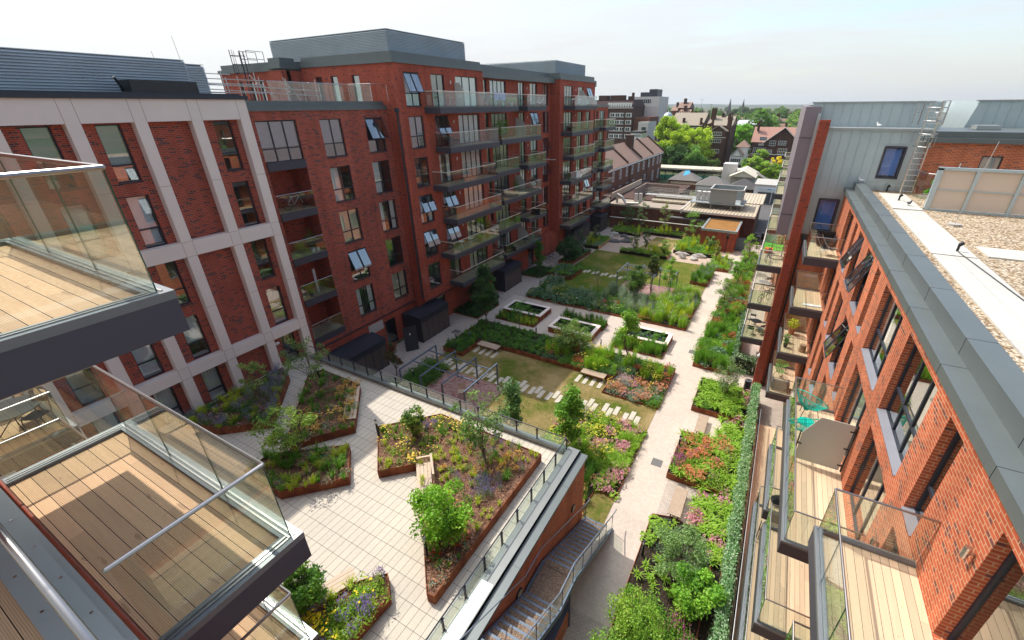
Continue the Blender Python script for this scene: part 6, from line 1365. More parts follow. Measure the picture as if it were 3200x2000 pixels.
# brick hut with planted roof
HT=thing('brick_hut','square red brick hut with an orange sedum roof and grey rim','hut',(-6.2,68,0));m=MB();m.box(-8.5,-3.95,64.45,71.5,0,2.75);m.build('wall',M['brick_mid'],HT)
m=MB();m.ring([(-8.65,64.3),(-3.8,64.3),(-3.8,71.65),(-8.65,71.65)],2.75,3.08,.3);m.build('roof_rim',M['coping_lt'],HT);m=MB();m.add([(-8.4,64.5,2.98),(-4.1,64.5,2.98),(-4.1,71.4,2.98),(-8.4,71.4,2.98)]);m.build('sedum_roof',M['sedum'],HT)
t=thing('lamp_post','short black lantern post at the corner of the brick hut','lamp post',(-4.9,64.0,0));m=MB();m.tube((-4.9,64,0),(-4.9,64,2.1),.05,8);m.build('post',M['black'],t);m=MB();m.box(-5.05,-4.75,63.85,64.15,2.1,2.5);m.mesh([(-5.1,63.8,2.5),(-4.7,63.8,2.5),(-4.7,64.2,2.5),(-5.1,64.2,2.5),(-4.9,64,2.75)],[(0,1,4),(1,2,4),(2,3,4),(3,0,4)]);m.build('lantern',M['black'],t)
t=thing('garden_gate','dark mesh gate beside the brick hut','gate',(-2.6,66,0));m=MB();m.box(-3.85,-2.6,65.9,65.95,0,1.9);m.build('solid_leaf',M['bluegrey'],t);m=MB()
for i in range(12): m.tube((-2.5+.3*i,66,0),(-2.5+.3*i,66,1.9),.012,4)
for z in (.1,1.0,1.85): m.tube((-2.6,66,z),(1.2,66,z),.02,5)
m.build('mesh_leaf',M['bluegrey'],t)
BW2=thing('boundary_wall','low red brick wall with a stone cap closing the far end of the garden','wall',(-17,70.5,0));m=MB();m.box(-24.5,-8.7,70.3,70.6,0,1.75);m.build('wall',M['brick_old'],BW2);m=MB();m.box(-24.5,-8.7,70.25,70.65,1.75,1.82);m.build('cap',M['concrete'],BW2)

# ================================================================ bicycles, chairs and pots
def bicycle(x,y,z,rz,label,mat='black',tilt=0):
    t=thing('bicycle',label,'bicycle',(x,y,z),rz,'parked bicycles')
    for cx,nm in ((-.52,''),(.52,'')):
        m=MB();n=18
        for i in range(n):
            a,b=2*PI*i/n,2*PI*(i+1)/n;m.tube((cx+.33*math.cos(a),0,.34+.33*math.sin(a)),(cx+.33*math.cos(b),0,.34+.33*math.sin(b)),.018,5)
        for i in range(8): a=2*PI*i/8;m.tube((cx,0,.34),(cx+.32*math.cos(a),0,.34+.32*math.sin(a)),.004,3)
        m.build('wheel',M['blackrubber'],t,local=True)
    m=MB()
    for a,b in (((-.52,.34),(-.08,.3)),((-.52,.34),(-.18,.78)),((-.08,.3),(-.2,.85)),((-.08,.3),(.36,.78)),((-.18,.78),(.34,.84)),((.34,.9),(.52,.34))): m.tube((a[0],0,a[1]),(b[0],0,b[1]),.018,6)
    m.build('frame',M[mat],t,local=True);m=MB();m.ball((-.2,0,.9),.13,.07,.03,8,4);m.build('saddle',M['black'],t,local=True);m=MB();m.tube((.34,0,.84),(.33,0,.98),.015,6);m.tube((.33,-.28,.99),(.33,.28,.99),.014,6);m.build('handlebar',M['black'],t,local=True);return t
for i,(x,y,rz,mt,l) in enumerate(((-25.7,48.4,20,'black','dark bicycle nearest the entrance door'),(-25.6,49.3,15,'bluegrey','blue grey bicycle in the row by the brick wall'),(-25.7,50.3,25,'black','third bicycle of the row by the brick wall'),(-25.6,51.4,10,'bluegrey','farthest bicycle of the row by the brick wall'))): bicycle(x,y,0,R(rz),l,mt)
bicycle(.35,34.6,8.6,R(78),'bicycle under the hanging chair on the top balcony of the right wing');bicycle(.75,33.9,5.63,R(60),'black bicycle leaning on the middle balcony of the right wing');bicycle(3.0,16.0,2.7,R(88),'dark bicycle lying on the low balcony of the right block')
def wirechair(x,y,z,rz,mat,label,group=None,s=1.0):
    t=thing('wire_chair',label,'chair',(x,y,z),rz,group);m=MB();n=30
    # egg shaped ring tilted back, cords to a central hub
    def ring(a): 
        r=.40*s;u=math.cos(a)*r;v=math.sin(a);return (u,(-.05+v*.30)*s,(.62+v*.30)*s)
    hub=(0,.12*s,.36*s)
    pts=[ring(2*PI*i/n) for i in range(n)];m.path(pts+[pts[0]],.012*s,6)
    for i in range(n*2):
        p=ring(2*PI*i/(n*2));q=Vector(hub)+Vector((p[0],0,0))*.12+Vector((0,(p[1]-hub[1])*.12,0));mid=Vector(p).lerp(q,.5)+Vector((0,.05*s,-.06*s));m.tube(p,mid,.005*s,4);m.tube(mid,q,.005*s,4)
    m.ball(hub,.07*s,.06*s,.03*s,8,4);m.build('seat_cords',M[mat],t,local=True)
    for sx,sy in ((-.25,-.2),(.25,-.2),(0,.35)): m=MB();m.tube((sx*s,sy*s,0),(sx*.7*s,sy*.5*s,.40*s),.011,6);m.build('leg',M['black'],t,local=True)
    return t
wirechair(2.55,15.4,8.67,R(150),'teal','upper teal cord chair on the right balcony behind the frosted screen',None,1.35);wirechair(2.45,13.95,8.67,R(200),'teal','lower teal cord chair partly hidden by the frosted screen',None,1.35)
t=thing('cord_table','round teal cord table between the two teal chairs','table',(2.5,14.6,8.67));m=MB();m.tube((2.5,14.6,9.05),(2.5,14.6,9.07),.27,20);m.build('tabletop',M['teal'],t);m=MB()
for i in range(3): a=2*PI*i/3;m.tube((2.5+.22*math.cos(a),14.6+.22*math.sin(a),8.67),(2.5,14.6,9.05),.01,5)
m.build('leg',M['teal'],t)
wirechair(2.65,29.2,2.72,R(160),'lime','far lime green cord chair on the lowest corner balcony');wirechair(2.5,28.4,2.72,R(120),'lime','near lime green cord chair on the lowest corner balcony')
def outsofa(x,y,z,rz,w,label,mat='grey_pl'):
    t=thing('outdoor_sofa',label,'sofa',(x,y,z),rz);m=MB();m.box(-w/2,w/2,-.35,.35,.1,.34);m.build('seat',M[mat],t,local=True);m=MB();m.box(-w/2,w/2,.25,.38,.34,.75);m.build('backrest',M[mat],t,local=True)
    for s in (-1,1): m=MB();m.box(s*w/2-.06,s*w/2+.06,-.35,.36,.1,.55);m.build('armrest',M[mat],t,local=True)
    return t
outsofa(2.6,26.9,2.74,R(180),.9,'grey outdoor armchair at the near edge of the lowest corner balcony');outsofa(3.0,28.9,11.59,R(0),.8,'black stacked armchair on the top corner balcony','black')
def lounger(x,y,z,rz,label):
    t=thing('folding_lounger',label,'lounger',(x,y,z),rz);m=MB();m.mesh([(-.25,-.5,.35),(.25,-.5,.35),(.25,.1,.32),(-.25,.1,.32),(.25,.5,.95),(-.25,.5,.95)],[(0,1,2,3),(3,2,4,5)]);m.build('seat_cloth',M['black'],t,local=True);m=MB()
    for s in (-.27,.27): m.path([(s,-.5,.35),(s,.1,.32),(s,.5,.95)],.012,5);m.tube((s,-.4,0),(s,.3,.6),.012,5);m.tube((s,.5,0),(s,-.3,.38),.012,5)
    m.build('frame',M['galv'],t,local=True);return t
lounger(2.9,27.0,11.6,R(60),'dark folding lounger on the top corner balcony of the right block')
def ptable(x,y,z,label,r_=.35,mat='galv'):
    t=thing('round_table',label,'table',(x,y,z));m=MB();m.tube((0,0,.70),(0,0,.72),r_,18);m.build('tabletop',M[mat],t,local=True);m=MB()
    for i in range(3): a=2*PI*i/3;m.tube((r_*.7*math.cos(a),r_*.7*math.sin(a),0),(-r_*.3*math.cos(a),-r_*.3*math.sin(a),.7),.012,5)
    m.build('leg',M[mat],t,local=True);return t
def bistro(x,y,z,rz,label,mat='galv'):
    t=thing('bistro_chair',label,'chair',(x,y,z),rz);m=MB();m.box(-.2,.2,-.2,.2,.43,.45);m.build('seat',M[mat],t,local=True);m=MB();m.path([(-.2,.2,.45),(-.2,.28,.85),(.2,.28,.85),(.2,.2,.45)],.012,5);m.box(-.2,.2,.25,.27,.68,.82);m.build('backrest',M[mat],t,local=True)
    for a in (-.18,.18):
        for b in (-.18,.18): m=MB();m.tube((a,b,.43),(a*1.1,b*1.15,0),.011,5);m.build('leg',M[mat],t,local=True)
    return t
ptable(.45,36.2,5.63,'round table on the middle balcony of the right wing');bistro(.95,36.8,5.63,R(20),'folding chair beside the round table on the right wing');ptable(.6,35.2,2.63,'dark table on the low balcony of the right wing',.4,'black')
bistro(.3,35.9,2.63,R(0),'black chair behind the dark table on the right wing','black');bistro(.3,34.2,2.63,R(170),'black chair in front of the dark table on the right wing','black');bistro(.95,34.5,2.63,R(220),'grey chair at the corner of the low right wing balcony','grey_pl')
# hanging egg chair
t=thing('hanging_chair','wicker hanging egg chair on the top balcony of the right wing','chair',(.9,35.4,8.6));m=MB();n=16
for j in range(1,7):
    ph=PI*j/7
    for i in range(n-4): a,b=2*PI*i/n-1.9,2*PI*(i+1)/n-1.9;f=lambda a_:(.9+.5*math.sin(ph)*math.cos(a_),35.4+.5*math.sin(ph)*math.sin(a_),9.65+.62*math.cos(ph));m.tube(f(a),f(b),.012,4)
for i in range(n-3):
    a=2*PI*i/n-1.9;pts=[(.9+.5*math.sin(PI*j/8)*math.cos(a),35.4+.5*math.sin(PI*j/8)*math.sin(a),9.65+.62*math.cos(PI*j/8)) for j in range(9)];m.path(pts,.01,4)
m.build('basket',M['wicker'],t);m=MB();m.path([(1.2,35.9,8.62),(1.25,35.9,10.4),(1.0,35.5,10.7),(.9,35.4,10.3)],.03,6);pts=[(.9+.5*math.cos(2*PI*i/20),35.4+.5*math.sin(2*PI*i/20),8.63) for i in range(21)];m.path(pts,.025,5);m.build('stand',M['black'],t)
m=MB();m.box(-.1,1.3,37.2,39.4,8.605,8.63);tag(m.build('turf_mat',M['turf'],None,(.6,38.3,8.61)),'bright artificial grass mat at the back of the top right wing balcony','mat')
m=MB();m.box(0,.55,36.3,36.8,8.6,8.95);tag(m.build('orange_crate',M['orange'],None,(.3,36.5,8.6)),'orange box on the top balcony of the right wing','box')
m=MB(TR(2.6,26.6,8.63,R(10)));m.box(0,.5,0,.28,0,.03);m.box(.3,.9,-.05,.2,0,.035);tag(m.build('white_towel',M['cloth_w'],None,(2.6,26.6,8.63)),'crumpled white towel on the empty corner balcony deck','towel')
def pot(x,y,z,label,s=1.0,col=G2,pm='terracotta',tall=False,grp=None):
    t=thing('potted_plant',label,'potted plant',(x,y,z),0,grp);m=MB();m.tube((x,y,z),(x,y,z+.3*s),.11*s,12,0,.16*s);m.build('pot',M[pm],t);F=Fol();rng=np.random.default_rng(int(abs(x*100+y*37+z*11)))
    if tall: F.put(leaves(np.array([x,y,z+.3*s])+rng.normal(0,1,(220,3))*[.14*s,.14*s,.3*s]+[0,0,.55*s],.11*s,rng,.2),jcol(col,220,rng))
    else:
        u=unit(200,rng)*rng.uniform(.5,1,(200,1))*.26*s;F.put(leaves(np.array([x,y,z+.5*s])+u,.09*s,rng,.2),jcol(col,200,rng))
    F.build('foliage',t);return t
pot(2.6,29.0,5.67,'yellow green potted shrub at the back of the corner balcony with a door',1.4,(.4,.42,.04));pot(2.35,27.6,5.67,'small potted plant beside the rail of the corner balcony',.8,G2,'grey_pl');pot(2.3,26.9,5.67,'dark potted plant at the near rail of the corner balcony',.8,G1,'black')
t=thing('wicker_stool','round wicker stool on the corner balcony with potted plants','stool',(3.2,26.8,5.67));m=MB();m.tube((3.2,26.8,5.67),(3.2,26.8,6.1),.2,16,0,.17);m.build('body',M['wicker'],t)
# things on the left block's balconies
Z6,Z5,Z4,Z3,Z2,Z1=[3.82+3*k for k in (5,4,3,2,1,0)]
for i in range(3): pot(-25.7,39.2+1.5*i,Z6,['yellow green box ball in a pot on the top balcony','rounded potted bush under the blue cloth on the top balcony','potted grass near the end of the top balcony'][i],1.15,(.22,.30,.05))
pot(-25.8,37.95,Z6,'pale potted bush at the start of the second top balcony',1.0,(.22,.30,.06));pot(-25.8,41.6,Z6,'fluffy yellow green potted bush at the right of the second top balcony',1.2,(.28,.32,.05),'concrete_l')
m=MB();m.box(-25.65,-25.55,38.3,40.2,Z6+.55,Z6+1.2);tag(m.build('hanging_towel',M['bluewhite'],None,(-25.6,39.2,Z6+.6)),'pale blue towel hung over the rail of the top balcony','towel')
wirechair(-25.5,47.3,Z6,R(0),'white','white wire chair on the right end top balcony');bistro(-25.6,44.7,Z6,R(90),'left black chair on the top balcony near the dark corner','black');bistro(-25.8,45.5,Z6,R(70),'right black chair on the top balcony near the dark corner','black')
bistro(-25.2,32.2,Z6,R(-90),'thin metal chair on the first top balcony','galv');ptable(-25.2,31.2,Z6,'small metal table on the first top balcony',.3)
bistro(-25.0,55.2,Z6,R(40),'white moulded chair at the left of the far top balcony','white');bistro(-25.0,56.9,Z6,R(10),'white moulded chair nearer the middle of the far top balcony','white')
outsofa(-25.3,30.9,Z5,PX,1.5,'black wicker sofa on the fifth floor balcony','black');ptable(-25.2,33.3,Z5,'metal table with cups on the fifth floor balcony',.4);ptable(-25.1,35.2,Z5,'second small table on the fifth floor balcony',.3)
pot(-26.0,39.6,Z5,'tall potted bamboo at the left of the wide fifth floor balcony',1.3,G2,tall=True);pot(-26.4,41.4,Z5,'second tall potted bamboo on the wide fifth floor balcony',1.3,G2,tall=True);ptable(-25.9,44.6,Z5,'small table on the wide fifth floor balcony',.3)
bistro(-25.6,46.0,Z4,R(30),'dark chair on the fourth floor end balcony','black');bistro(-25.6,47.4,Z4,R(-30),'second dark chair on the fourth floor end balcony','black');pot(-25.8,42.2,Z3,'dark topiary pot on the third floor balcony',1.3,G1,'black',True);bistro(-25.9,39.6,Z3,R(40),'wooden chair at the left of the third floor balcony','timber_dk')
outsofa(-25.7,46.3,Z2,R(20),1.0,'black barbecue shaped seat on the second floor balcony','black');pot(-25.2,35.2,Z2,'tall yellowing potted plant on the second floor balcony',1.5,(.22,.26,.06),tall=True);pot(-25.1,33.8,Z2,'bushy potted plant on the second floor balcony',1.2,G2)
ptable(-25.2,31.0,Z2,'cream cushioned stool on the second floor balcony',.3,'curtain');ptable(-25.1,32.3,Z2,'second cream stool on the second floor balcony',.28,'curtain')
bistro(-25.6,29.9,Z2,R(0),'dark wooden chair at the left end of the second floor balcony','timber_dk')
outsofa(-25.8,40.3,Z1,R(50),1.1,'dark covered furniture on the first floor balcony','black');ptable(-25.6,43.5,Z1,'round glass topped table on the first floor balcony',.4,'black');ptable(-25.5,45.2,Z1,'turquoise topped side table on the first floor balcony',.2,'teal')
pot(-25.1,54.4,Z3,'green potted palm at the left end of the far third floor balcony',1.2,G1,'sign_green');outsofa(-25.2,55.0,Z5,PX,1.2,'black sofa on the far fifth floor balcony','black')
m=MB();m.box(-24.53,-24.50,55.6,56.9,Z3+.25,Z3+1.0);tag(m.build('banner',M['white'],None,(-24.5,56.2,Z3+.3)),'white banner tied to the rail of the far third floor balcony','banner')
# loggia things
pot(-27.7,17.9,9.85,'white pot with a spiky palm in the loggia beside the pale pilaster',1.0,G1,'white',True);pot(-27.65,18.25,9.85,'second white pot in the loggia beside the pale pilaster',.8,G1,'white');bistro(-28.2,16.6,6.86,R(180),'pale plastic chair in the second loggia','concrete_l')
m=MB();m.box(-28.0,-27.9,17.6,17.75,6.86,8.6);tag(m.build('leaning_board',M['concrete_l'],None,(-28,17.6,6.86)),'tall pale board leaning in the second loggia','board');bicycle(-27.9,17.6,12.85,PX,'bicycle standing in the upper loggia','galv');pot(-27.6,16.9,6.86,'blue grey pot plant in the second loggia',.8,(.2,.25,.06),'bluegrey')
# furniture of the balcony left of the near ones
ptable(-15.5,1.2,11.6,'dark glass table on the neighbouring balcony behind the near glass',.6,'black')
for i,(x,y,rz) in enumerate(((-15.2,1.5,30),(-16.1,1.5,-20),(-16.9,1.3,0))): bistro(x,y,11.6,R(rz),['first grey shell chair on the neighbouring balcony','second grey shell chair on the neighbouring balcony','third grey shell chair on the neighbouring balcony'][i],'grey_pl')
t=thing('awning_arm','white folding clothes airer sticking out from the middle balconies','airer',(-25.5,49.5,12.5));m=MB();m.box(-26.6,-24.9,49.9,50.1,12.9,12.94);m.build('arm',M['white'],t)
m=MB();m.ball((2.35,14.0,5.75),.25,.22,.22,8,6,0,.2,rb_);tag(m.build('bin_bag',M['tarp'],None,(2.35,14.0,5.6)),'shiny black bin bag on the balcony below the frosted screen','bag')
# ================================================================ beyond the garden
def gable(mb,x0,x1,y0,y1,z,h,axis='x',over=.3,mat=0,gm=None,ends=True):
    """pitched roof; ridge runs along `axis`"""
    gm=mat if gm is None else gm
    if axis=='x':
        ym=(y0+y1)/2;a=[(x0-over,y0-over,z),(x1+over,y0-over,z),(x1+over,ym,z+h),(x0-over,ym,z+h),(x1+over,y1+over,z),(x0-over,y1+over,z)]
        mb.mesh(a,[(0,1,2,3),(3,2,4,5)],mat)
        if ends: mb.mesh([(x0,y0,z),(x0,ym,z+h-.05),(x0,y1,z)],[(2,1,0)],gm);mb.mesh([(x1,y0,z),(x1,ym,z+h-.05),(x1,y1,z)],[(0,1,2)],gm)
    else:
        xm=(x0+x1)/2;a=[(x0-over,y0-over,z),(x0-over,y1+over,z),(xm,y1+over,z+h),(xm,y0-over,z+h),(x1+over,y1+over,z),(x1+over,y0-over,z)]
        mb.mesh(a,[(0,3,2,1),(3,5,4,2)],mat)
        if ends: mb.mesh([(x0,y0,z),(x1,y0,z),(xm,y0,z+h-.05)],[(0,1,2)],gm);mb.mesh([(x0,y1,z),(x1,y1,z),(xm,y1,z+h-.05)],[(2,1,0)],gm)
def hip(mb,x0,x1,y0,y1,z,h,mat=0,over=.3):
    x0-=over;x1+=over;y0-=over;y1+=over
    if x1-x0>y1-y0: d=(y1-y0)/2;r=[((x0+d),(y0+y1)/2,z+h),((x1-d),(y0+y1)/2,z+h)];mb.mesh([(x0,y0,z),(x1,y0,z),(x1,y1,z),(x0,y1,z),r[0],r[1]],[(0,1,5,4),(1,2,5),(2,3,4,5),(3,0,4)],mat)
    else: d=(x1-x0)/2;r=[((x0+x1)/2,y0+d,z+h),((x0+x1)/2,y1-d,z+h)];mb.mesh([(x0,y0,z),(x1,y0,z),(x1,y1,z),(x0,y1,z),r[0],r[1]],[(0,1,4),(1,2,5,4),(2,3,5),(3,0,4,5)],mat)
def fwin(parent,T,x,z,w,h,cols=3,rows=2,name='window',mat='white'):
    """white glazed sash window for the distance: frame > pane"""
    m=MB();t=.09;m.box(0,w,-.06,0,0,t);m.box(0,w,-.06,0,h-t,h);m.box(0,t,-.06,0,t,h-t);m.box(w-t,w,-.06,0,t,h-t)
    for i in range(1,cols): m.box(w*i/cols-.035,w*i/cols+.035,-.05,-.005,t,h-t)
    for i in range(1,rows): m.box(t,w-t,-.045,-.008,h*i/rows-.035,h*i/rows+.035)
    o=m.build(name,M[mat],parent,local=True);o.location=T@Vector((x,0,z))-parent.location;o.rotation_euler=(0,0,T.to_euler().z)
    p=MB();p.add([(t,-.012,t),(w-t,-.012,t),(w-t,-.012,h-t),(t,-.012,h-t)]);q=p.build('pane',M['farpane'],o,local=True);return o
M['farpane']=plain('far_window_pane',(.05,.06,.07),.1,spec=.8)
def simple(name,label,cat,loc,parts,group=None):
    t=thing(name,label,cat,loc,0,group)
    for nm,mb,mt in parts: mb.build(nm,mt,t)
    return t
sheet('road',[(-40,96),(-1.5,96),(8,92),(8,74),(-2,74),(-2,80),(-2,90),(-40,92)],-.02,'tarmac')
sheet('road',[(-6,86),(12,86),(12,140),(-6,140)],-.024,'tarmac')
# low market building with ribbed roof
MKT=thing('market_building','low dark brick market building with a ribbed cream roof behind the brick hut','building',(-8,78,0))
m=MB();m.box(-12.9,-2.2,71.9,88,0,3.75);m.build('wall',M['brick_brown'],MKT)
def ribbed(mb,x0,x1,y0,y1,z0,z1,step=.5):
    x=x0;mb.mesh([(x0,y0,z0),(x1,y0,z0),(x1,y1,z1),(x0,y1,z1),(x0,y0,z0-.25),(x1,y0,z0-.25)],[(0,1,2,3),(4,5,1,0)],0)
    while x<x1: mb.mesh([(x,y0,z0+.005),(x+.12,y0,z0+.09),(x+.24,y0,z0+.005),(x,y1,z1+.005),(x+.12,y1,z1+.09),(x+.24,y1,z1+.005)],[(0,1,4,3),(1,2,5,4),(0,2,1)],0);x+=step
m=MB();ribbed(m,-12.9,-2.3,71.2,79.5,3.9,4.1);ribbed(m,-6,-1.9,80,89,4.15,4.3);ribbed(m,-19.5,-11,77,83,3.9,4.05);m.build('ribbed_roof',M['roof_ribbed'],MKT)
m=MB();m.box(-13.1,-12.9,71,80,3.4,4.05);m.box(-13,-2.2,71.1,71.25,3.6,3.9);m.build('gutter',M['concrete_l'],MKT)
simple('extension_building','flat roofed dark brick extension behind the far garden wall','building',(-11,73,0),[('wall',(lambda m:(m.box(-14.6,-8.8,71.0,71.8,0,2.5),m)[1])(MB()),M['brick_brown']),('roof',(lambda m:(m.box(-14.8,-8.7,70.9,71.85,2.5,2.65),m)[1])(MB()),M['roof_felt'])])
simple('flat_building','long flat roofed brick building with cream felt roof and pipes behind the garden wall','building',(-19,76,0),[('wall',(lambda m:(m.box(-25.5,-13.2,73,77.5,0,3.2),m)[1])(MB()),M['brick_old']),('roof',(lambda m:(m.box(-25.7,-13.1,72.8,77.6,3.2,3.5),m)[1])(MB()),plain('pale_felt',(.33,.27,.21),.9))])
m=MB();m.path([(-24.6,73.8,3.5),(-24.6,73.8,5.0),(-23.6,73.5,4.6),(-22.8,73.2,3.7),(-20.6,73.4,3.8)],.22,10);tag(m.build('duct_pipe',M['galv'],None,(-24,73.8,3.5)),'bent silver duct on the flat cream roof','duct')
for i,(x,y) in enumerate(((-22.3,76.2),(-21.6,76.6))): m=MB();m.box(x,x+.55,y,y+.4,3.5,4.9);m.tube((x+.28,y-.01,4.4),(x+.28,y-.03,4.4),.2,12);tag(m.build('air_conditioner',M['concrete_l'],None,(x,y,3.5)),['left air conditioning unit on the flat cream roof','right air conditioning unit on the flat cream roof'][i],'ac unit')
# big open plant enclosure on stilts
t=thing('plant_enclosure','big open topped grey metal enclosure raised on a steel frame over the market roof','enclosure',(-7,76,4.2))
m=MB();m.box(-9.4,-5.5,73.8,73.92,4.9,7.0);m.box(-9.4,-9.28,73.92,78.4,4.9,7.0);m.box(-4.8,-4.68,74.2,78.4,4.9,7.0);m.box(-9.28,-4.8,78.3,78.4,4.9,7.0);m.build('side_panel',M['copper_g'],t)
m=MB();m.box(-9.5,-4.6,73.7,78.5,7.0,7.08) if False else m.ring([(-9.5,73.7),(-5.45,73.7),(-4.6,74.2),(-4.6,78.5),(-9.5,78.5)],6.98,7.08,.15);m.build('rim',M['concrete_l'],t)
m=MB();m.box(-12.2,-4.2,73.6,78.6,4.75,4.88)
for x in (-12,-9,-6,-4.4): m.box(x-.06,x+.06,73.7,73.82,4.0,4.8)
m.build('platform',M['copper_g'],t);m=MB()
for y in (73.6,): 
    for z in (5.4,5.9): m.tube((-12.2,y,z),(-9.6,y,z),.03,5);m.tube((-5.3,y,z),(-4.2,y,z),.03,5)
    for x in (-12.2,-11.3,-10.4,-4.2): m.tube((x,y,4.9),(x,y,5.9),.03,5)
m.build('guard_rail',M['galv'],t)
for i,x in enumerate((-11.6,-10.8,-10.1)): m=MB();m.box(x,x+.55,75,75.9,4.9,6.3);tag(m.build('condenser_unit',M['concrete_l'],None,(x,75,4.9)),['leftmost condenser beside the raised enclosure','middle condenser beside the raised enclosure','condenser tight against the raised enclosure'][i],'ac unit')
t=thing('roof_walkway','long steel walkway with thin rails across the market roof','walkway',(-17,79,4.3));m=MB();m.box(-21,-12.3,78.6,80.2,4.4,4.5);m.build('grating',M['galv'],t);m=MB()
for y in (78.6,80.2):
    for z in (5.0,5.5): m.tube((-21,y,z),(-12.3,y,z),.025,5)
    for i in range(9): m.tube((-21+1.09*i,y,4.45),(-21+1.09*i,y,5.5),.025,5)
m.build('rail',M['galv'],t)
t=thing('yard_fence','brown timber fence on the terrace of the market building','fence',(-20,84,4));m=MB();m.box(-23.5,-23.35,80,88,3.2,5.0);m.box(-23.5,-17,88,88.15,3.2,4.9);m.build('panel',M['timber_dk'],t);m=MB();m.box(-30,-17,80,100,0,3.2);m.build('base',M['brick_brown'],t)
# terrace houses on the left with ridged roofs
TH=thing('terrace_house_row','row of old brown brick houses with stepped party walls and white sash windows','house',(-30,108,0))
m=MB();m.box(-39,-30.2,84,126.5,0,7.4);m.build('wall',M['brick_old'],TH)
m=MB()
for y0,y1 in ((84.3,95.5),(96,106),(106.5,116),(116.5,126.2)): gable(m,-39,-30.2,y0,y1,7.4,3.6,'y',.35)
m.build('roof',M['roof_tile'],TH)
m=MB()
for y in (95.7,106.2,116.2,126.4): m.mesh([(-30.0,y-.22,7.3),(-34.6,y-.22,11.4),(-39.2,y-.22,7.3),(-30.0,y+.22,7.3),(-34.6,y+.22,11.4),(-39.2,y+.22,7.3),(-30,y-.22,7.9),(-30,y+.22,7.9)],[(0,6,1,2),(3,5,4,7),(6,7,4,1),(1,4,5,2),(0,3,7,6)])
m.build('party_wall',M['brick_brown'],TH);m=MB();m.box(-34.0,-32.6,105.2,107.2,9.5,12.4);m.box(-34.2,-32.4,105.0,107.4,12.4,12.6);m.build('chimney',M['brick_brown'],TH)
m=MB();m.box(-30.25,-29.95,84,126.5,7.0,7.3);m.build('white_eaves',M['white'],TH)
TT=TR(-30.2,0,0,PX)
for i,y in enumerate((86.5,91,95.2,99.3,104,108.2,112.8,117,121.3,124.3)): fwin(TH,TT,y,4.8,1.1,1.9,2,2);
for i,y in enumerate((87,91.2,96,100.5,110,117.5,123)): fwin(TH,TT,y,.9,1.3,2.5,2,2)
m=MB()
for y in (97.8,112): m.tube((-30.1,y,0),(-30.1,y,7.1),.08,6)
m.build('drainpipe',M['black'],TH)
t=thing('yard_wall','brown brick yard walls and low lean to roofs in front of the old houses','wall',(-27,90,0));m=MB();m.box(-27.2,-26.9,73,100,0,3.2);m.box(-30.2,-27.2,73,73.3,0,3.2)
for y in (80,86,93,100,107): m.box(-30.2,-27.2,y,y+.25,0,2.6)
m.build('wall',M['brick_brown'],t);m=MB();m.box(-30.1,-27.4,74,84,2.3,2.5);m.box(-30.1,-27.6,103,107,2.2,2.4);m.build('lean_to_roof',M['slate_d'],t)
m=MB();m.box(-27.15,-27.0,78,97,3.2,4.3);tag(m.build('timber_fence',M['timber'],None,(-27,88,3.2)),'pale timber fence on top of the brown yard wall','fence')
# station platform canopy
ST2=thing('platform_canopy','long cream station canopy on dark posts stretching behind the market','canopy',(-20,130,0));m=MB();m.mesh([(-33,126,3.3),(-9,133,2.7),(-9.5,137,3.0),(-33,130,3.6),(-33,126,2.9),(-9,133,2.3)],[(0,1,2,3),(4,5,1,0)]);m.build('roof',plain('cream_felt',(.55,.49,.38),.85),ST2);m=MB()
for i in range(13): x=-33+2*i;m.box(x-.08,x+.08,126.3+.29*(x+33),126.5+.29*(x+33),0,3.1)
m.box(-33,-31,126,126.2,0,.9);m.build('post',M['black'],ST2)
m=MB();m.mesh([(-33,127.5,0),(-9,134.5,0),(-9,134.5,1.2),(-33,127.5,1.2)],[(0,1,2,3)]);m.build('low_wall',M['sign_green'],ST2)
simple('ticket_hall','cream cloth like pitched station roof in front of the bushes','building',(-9,128,0),[('wall',(lambda m:(m.box(-11.5,-5.8,124,132,0,2.6),m)[1])(MB()),M['concrete']),('roof',(lambda m:(gable(m,-11.5,-5.8,122,133,2.6,1.5,'y'),m)[1])(MB()),plain('cream_roof',(.6,.53,.42),.85))])
simple('roof_plant_box','pale ribbed metal box on the station roof','box',(-12.6,128,0),[('body',(lambda m:(m.box(-14,-10.8,126,130,0,5.1),m)[1])(MB()),M['concrete_l'])])
m=MB();m.mesh([(-5.8,125,3.2),(-5.8,125,3.8),(1.5,118,.9),(1.5,118,.3)],[(0,1,2,3),(3,2,1,0)]);tag(m.build('sloping_canopy',M['concrete_l'],None,(-2,121,1.8)),'sloping cream footbridge canopy running down to the shops','canopy')
def kiosk(label,x0,x1,y0,y1,h,r,mt='concrete_l',rt='roof_grey',sign=None):
    t=thing('market_kiosk',label,'kiosk',((x0+x1)/2,y0,0));m=MB();m.box(x0,x1,y0,y1,0,h);m.build('wall',M[mt],t);m=MB();hip(m,x0,x1,y0,y1,h,r);m.build('roof',M[rt],t)
    if sign: m=MB();m.box(x0+.4,x1-.4,y0-.08,y0-.02,h-.9,h-.35);m.build('sign_board',M[sign],t)
    return t
k1=kiosk('small kiosk with a grey hipped roof patched by a blue sheet','a' and -24.5,-17.8,112.5,118,2.3,1.9,'brick_old','roof_grey','timber');m=MB();m.mesh([(-21.5,113.8,3.3),(-20.2,113.9,3.35),(-20.2,115.3,4.25),(-21.3,115.3,4.25)],[(0,1,2,3)]);m.build('blue_sheet',M['blue_sheet'],k1)
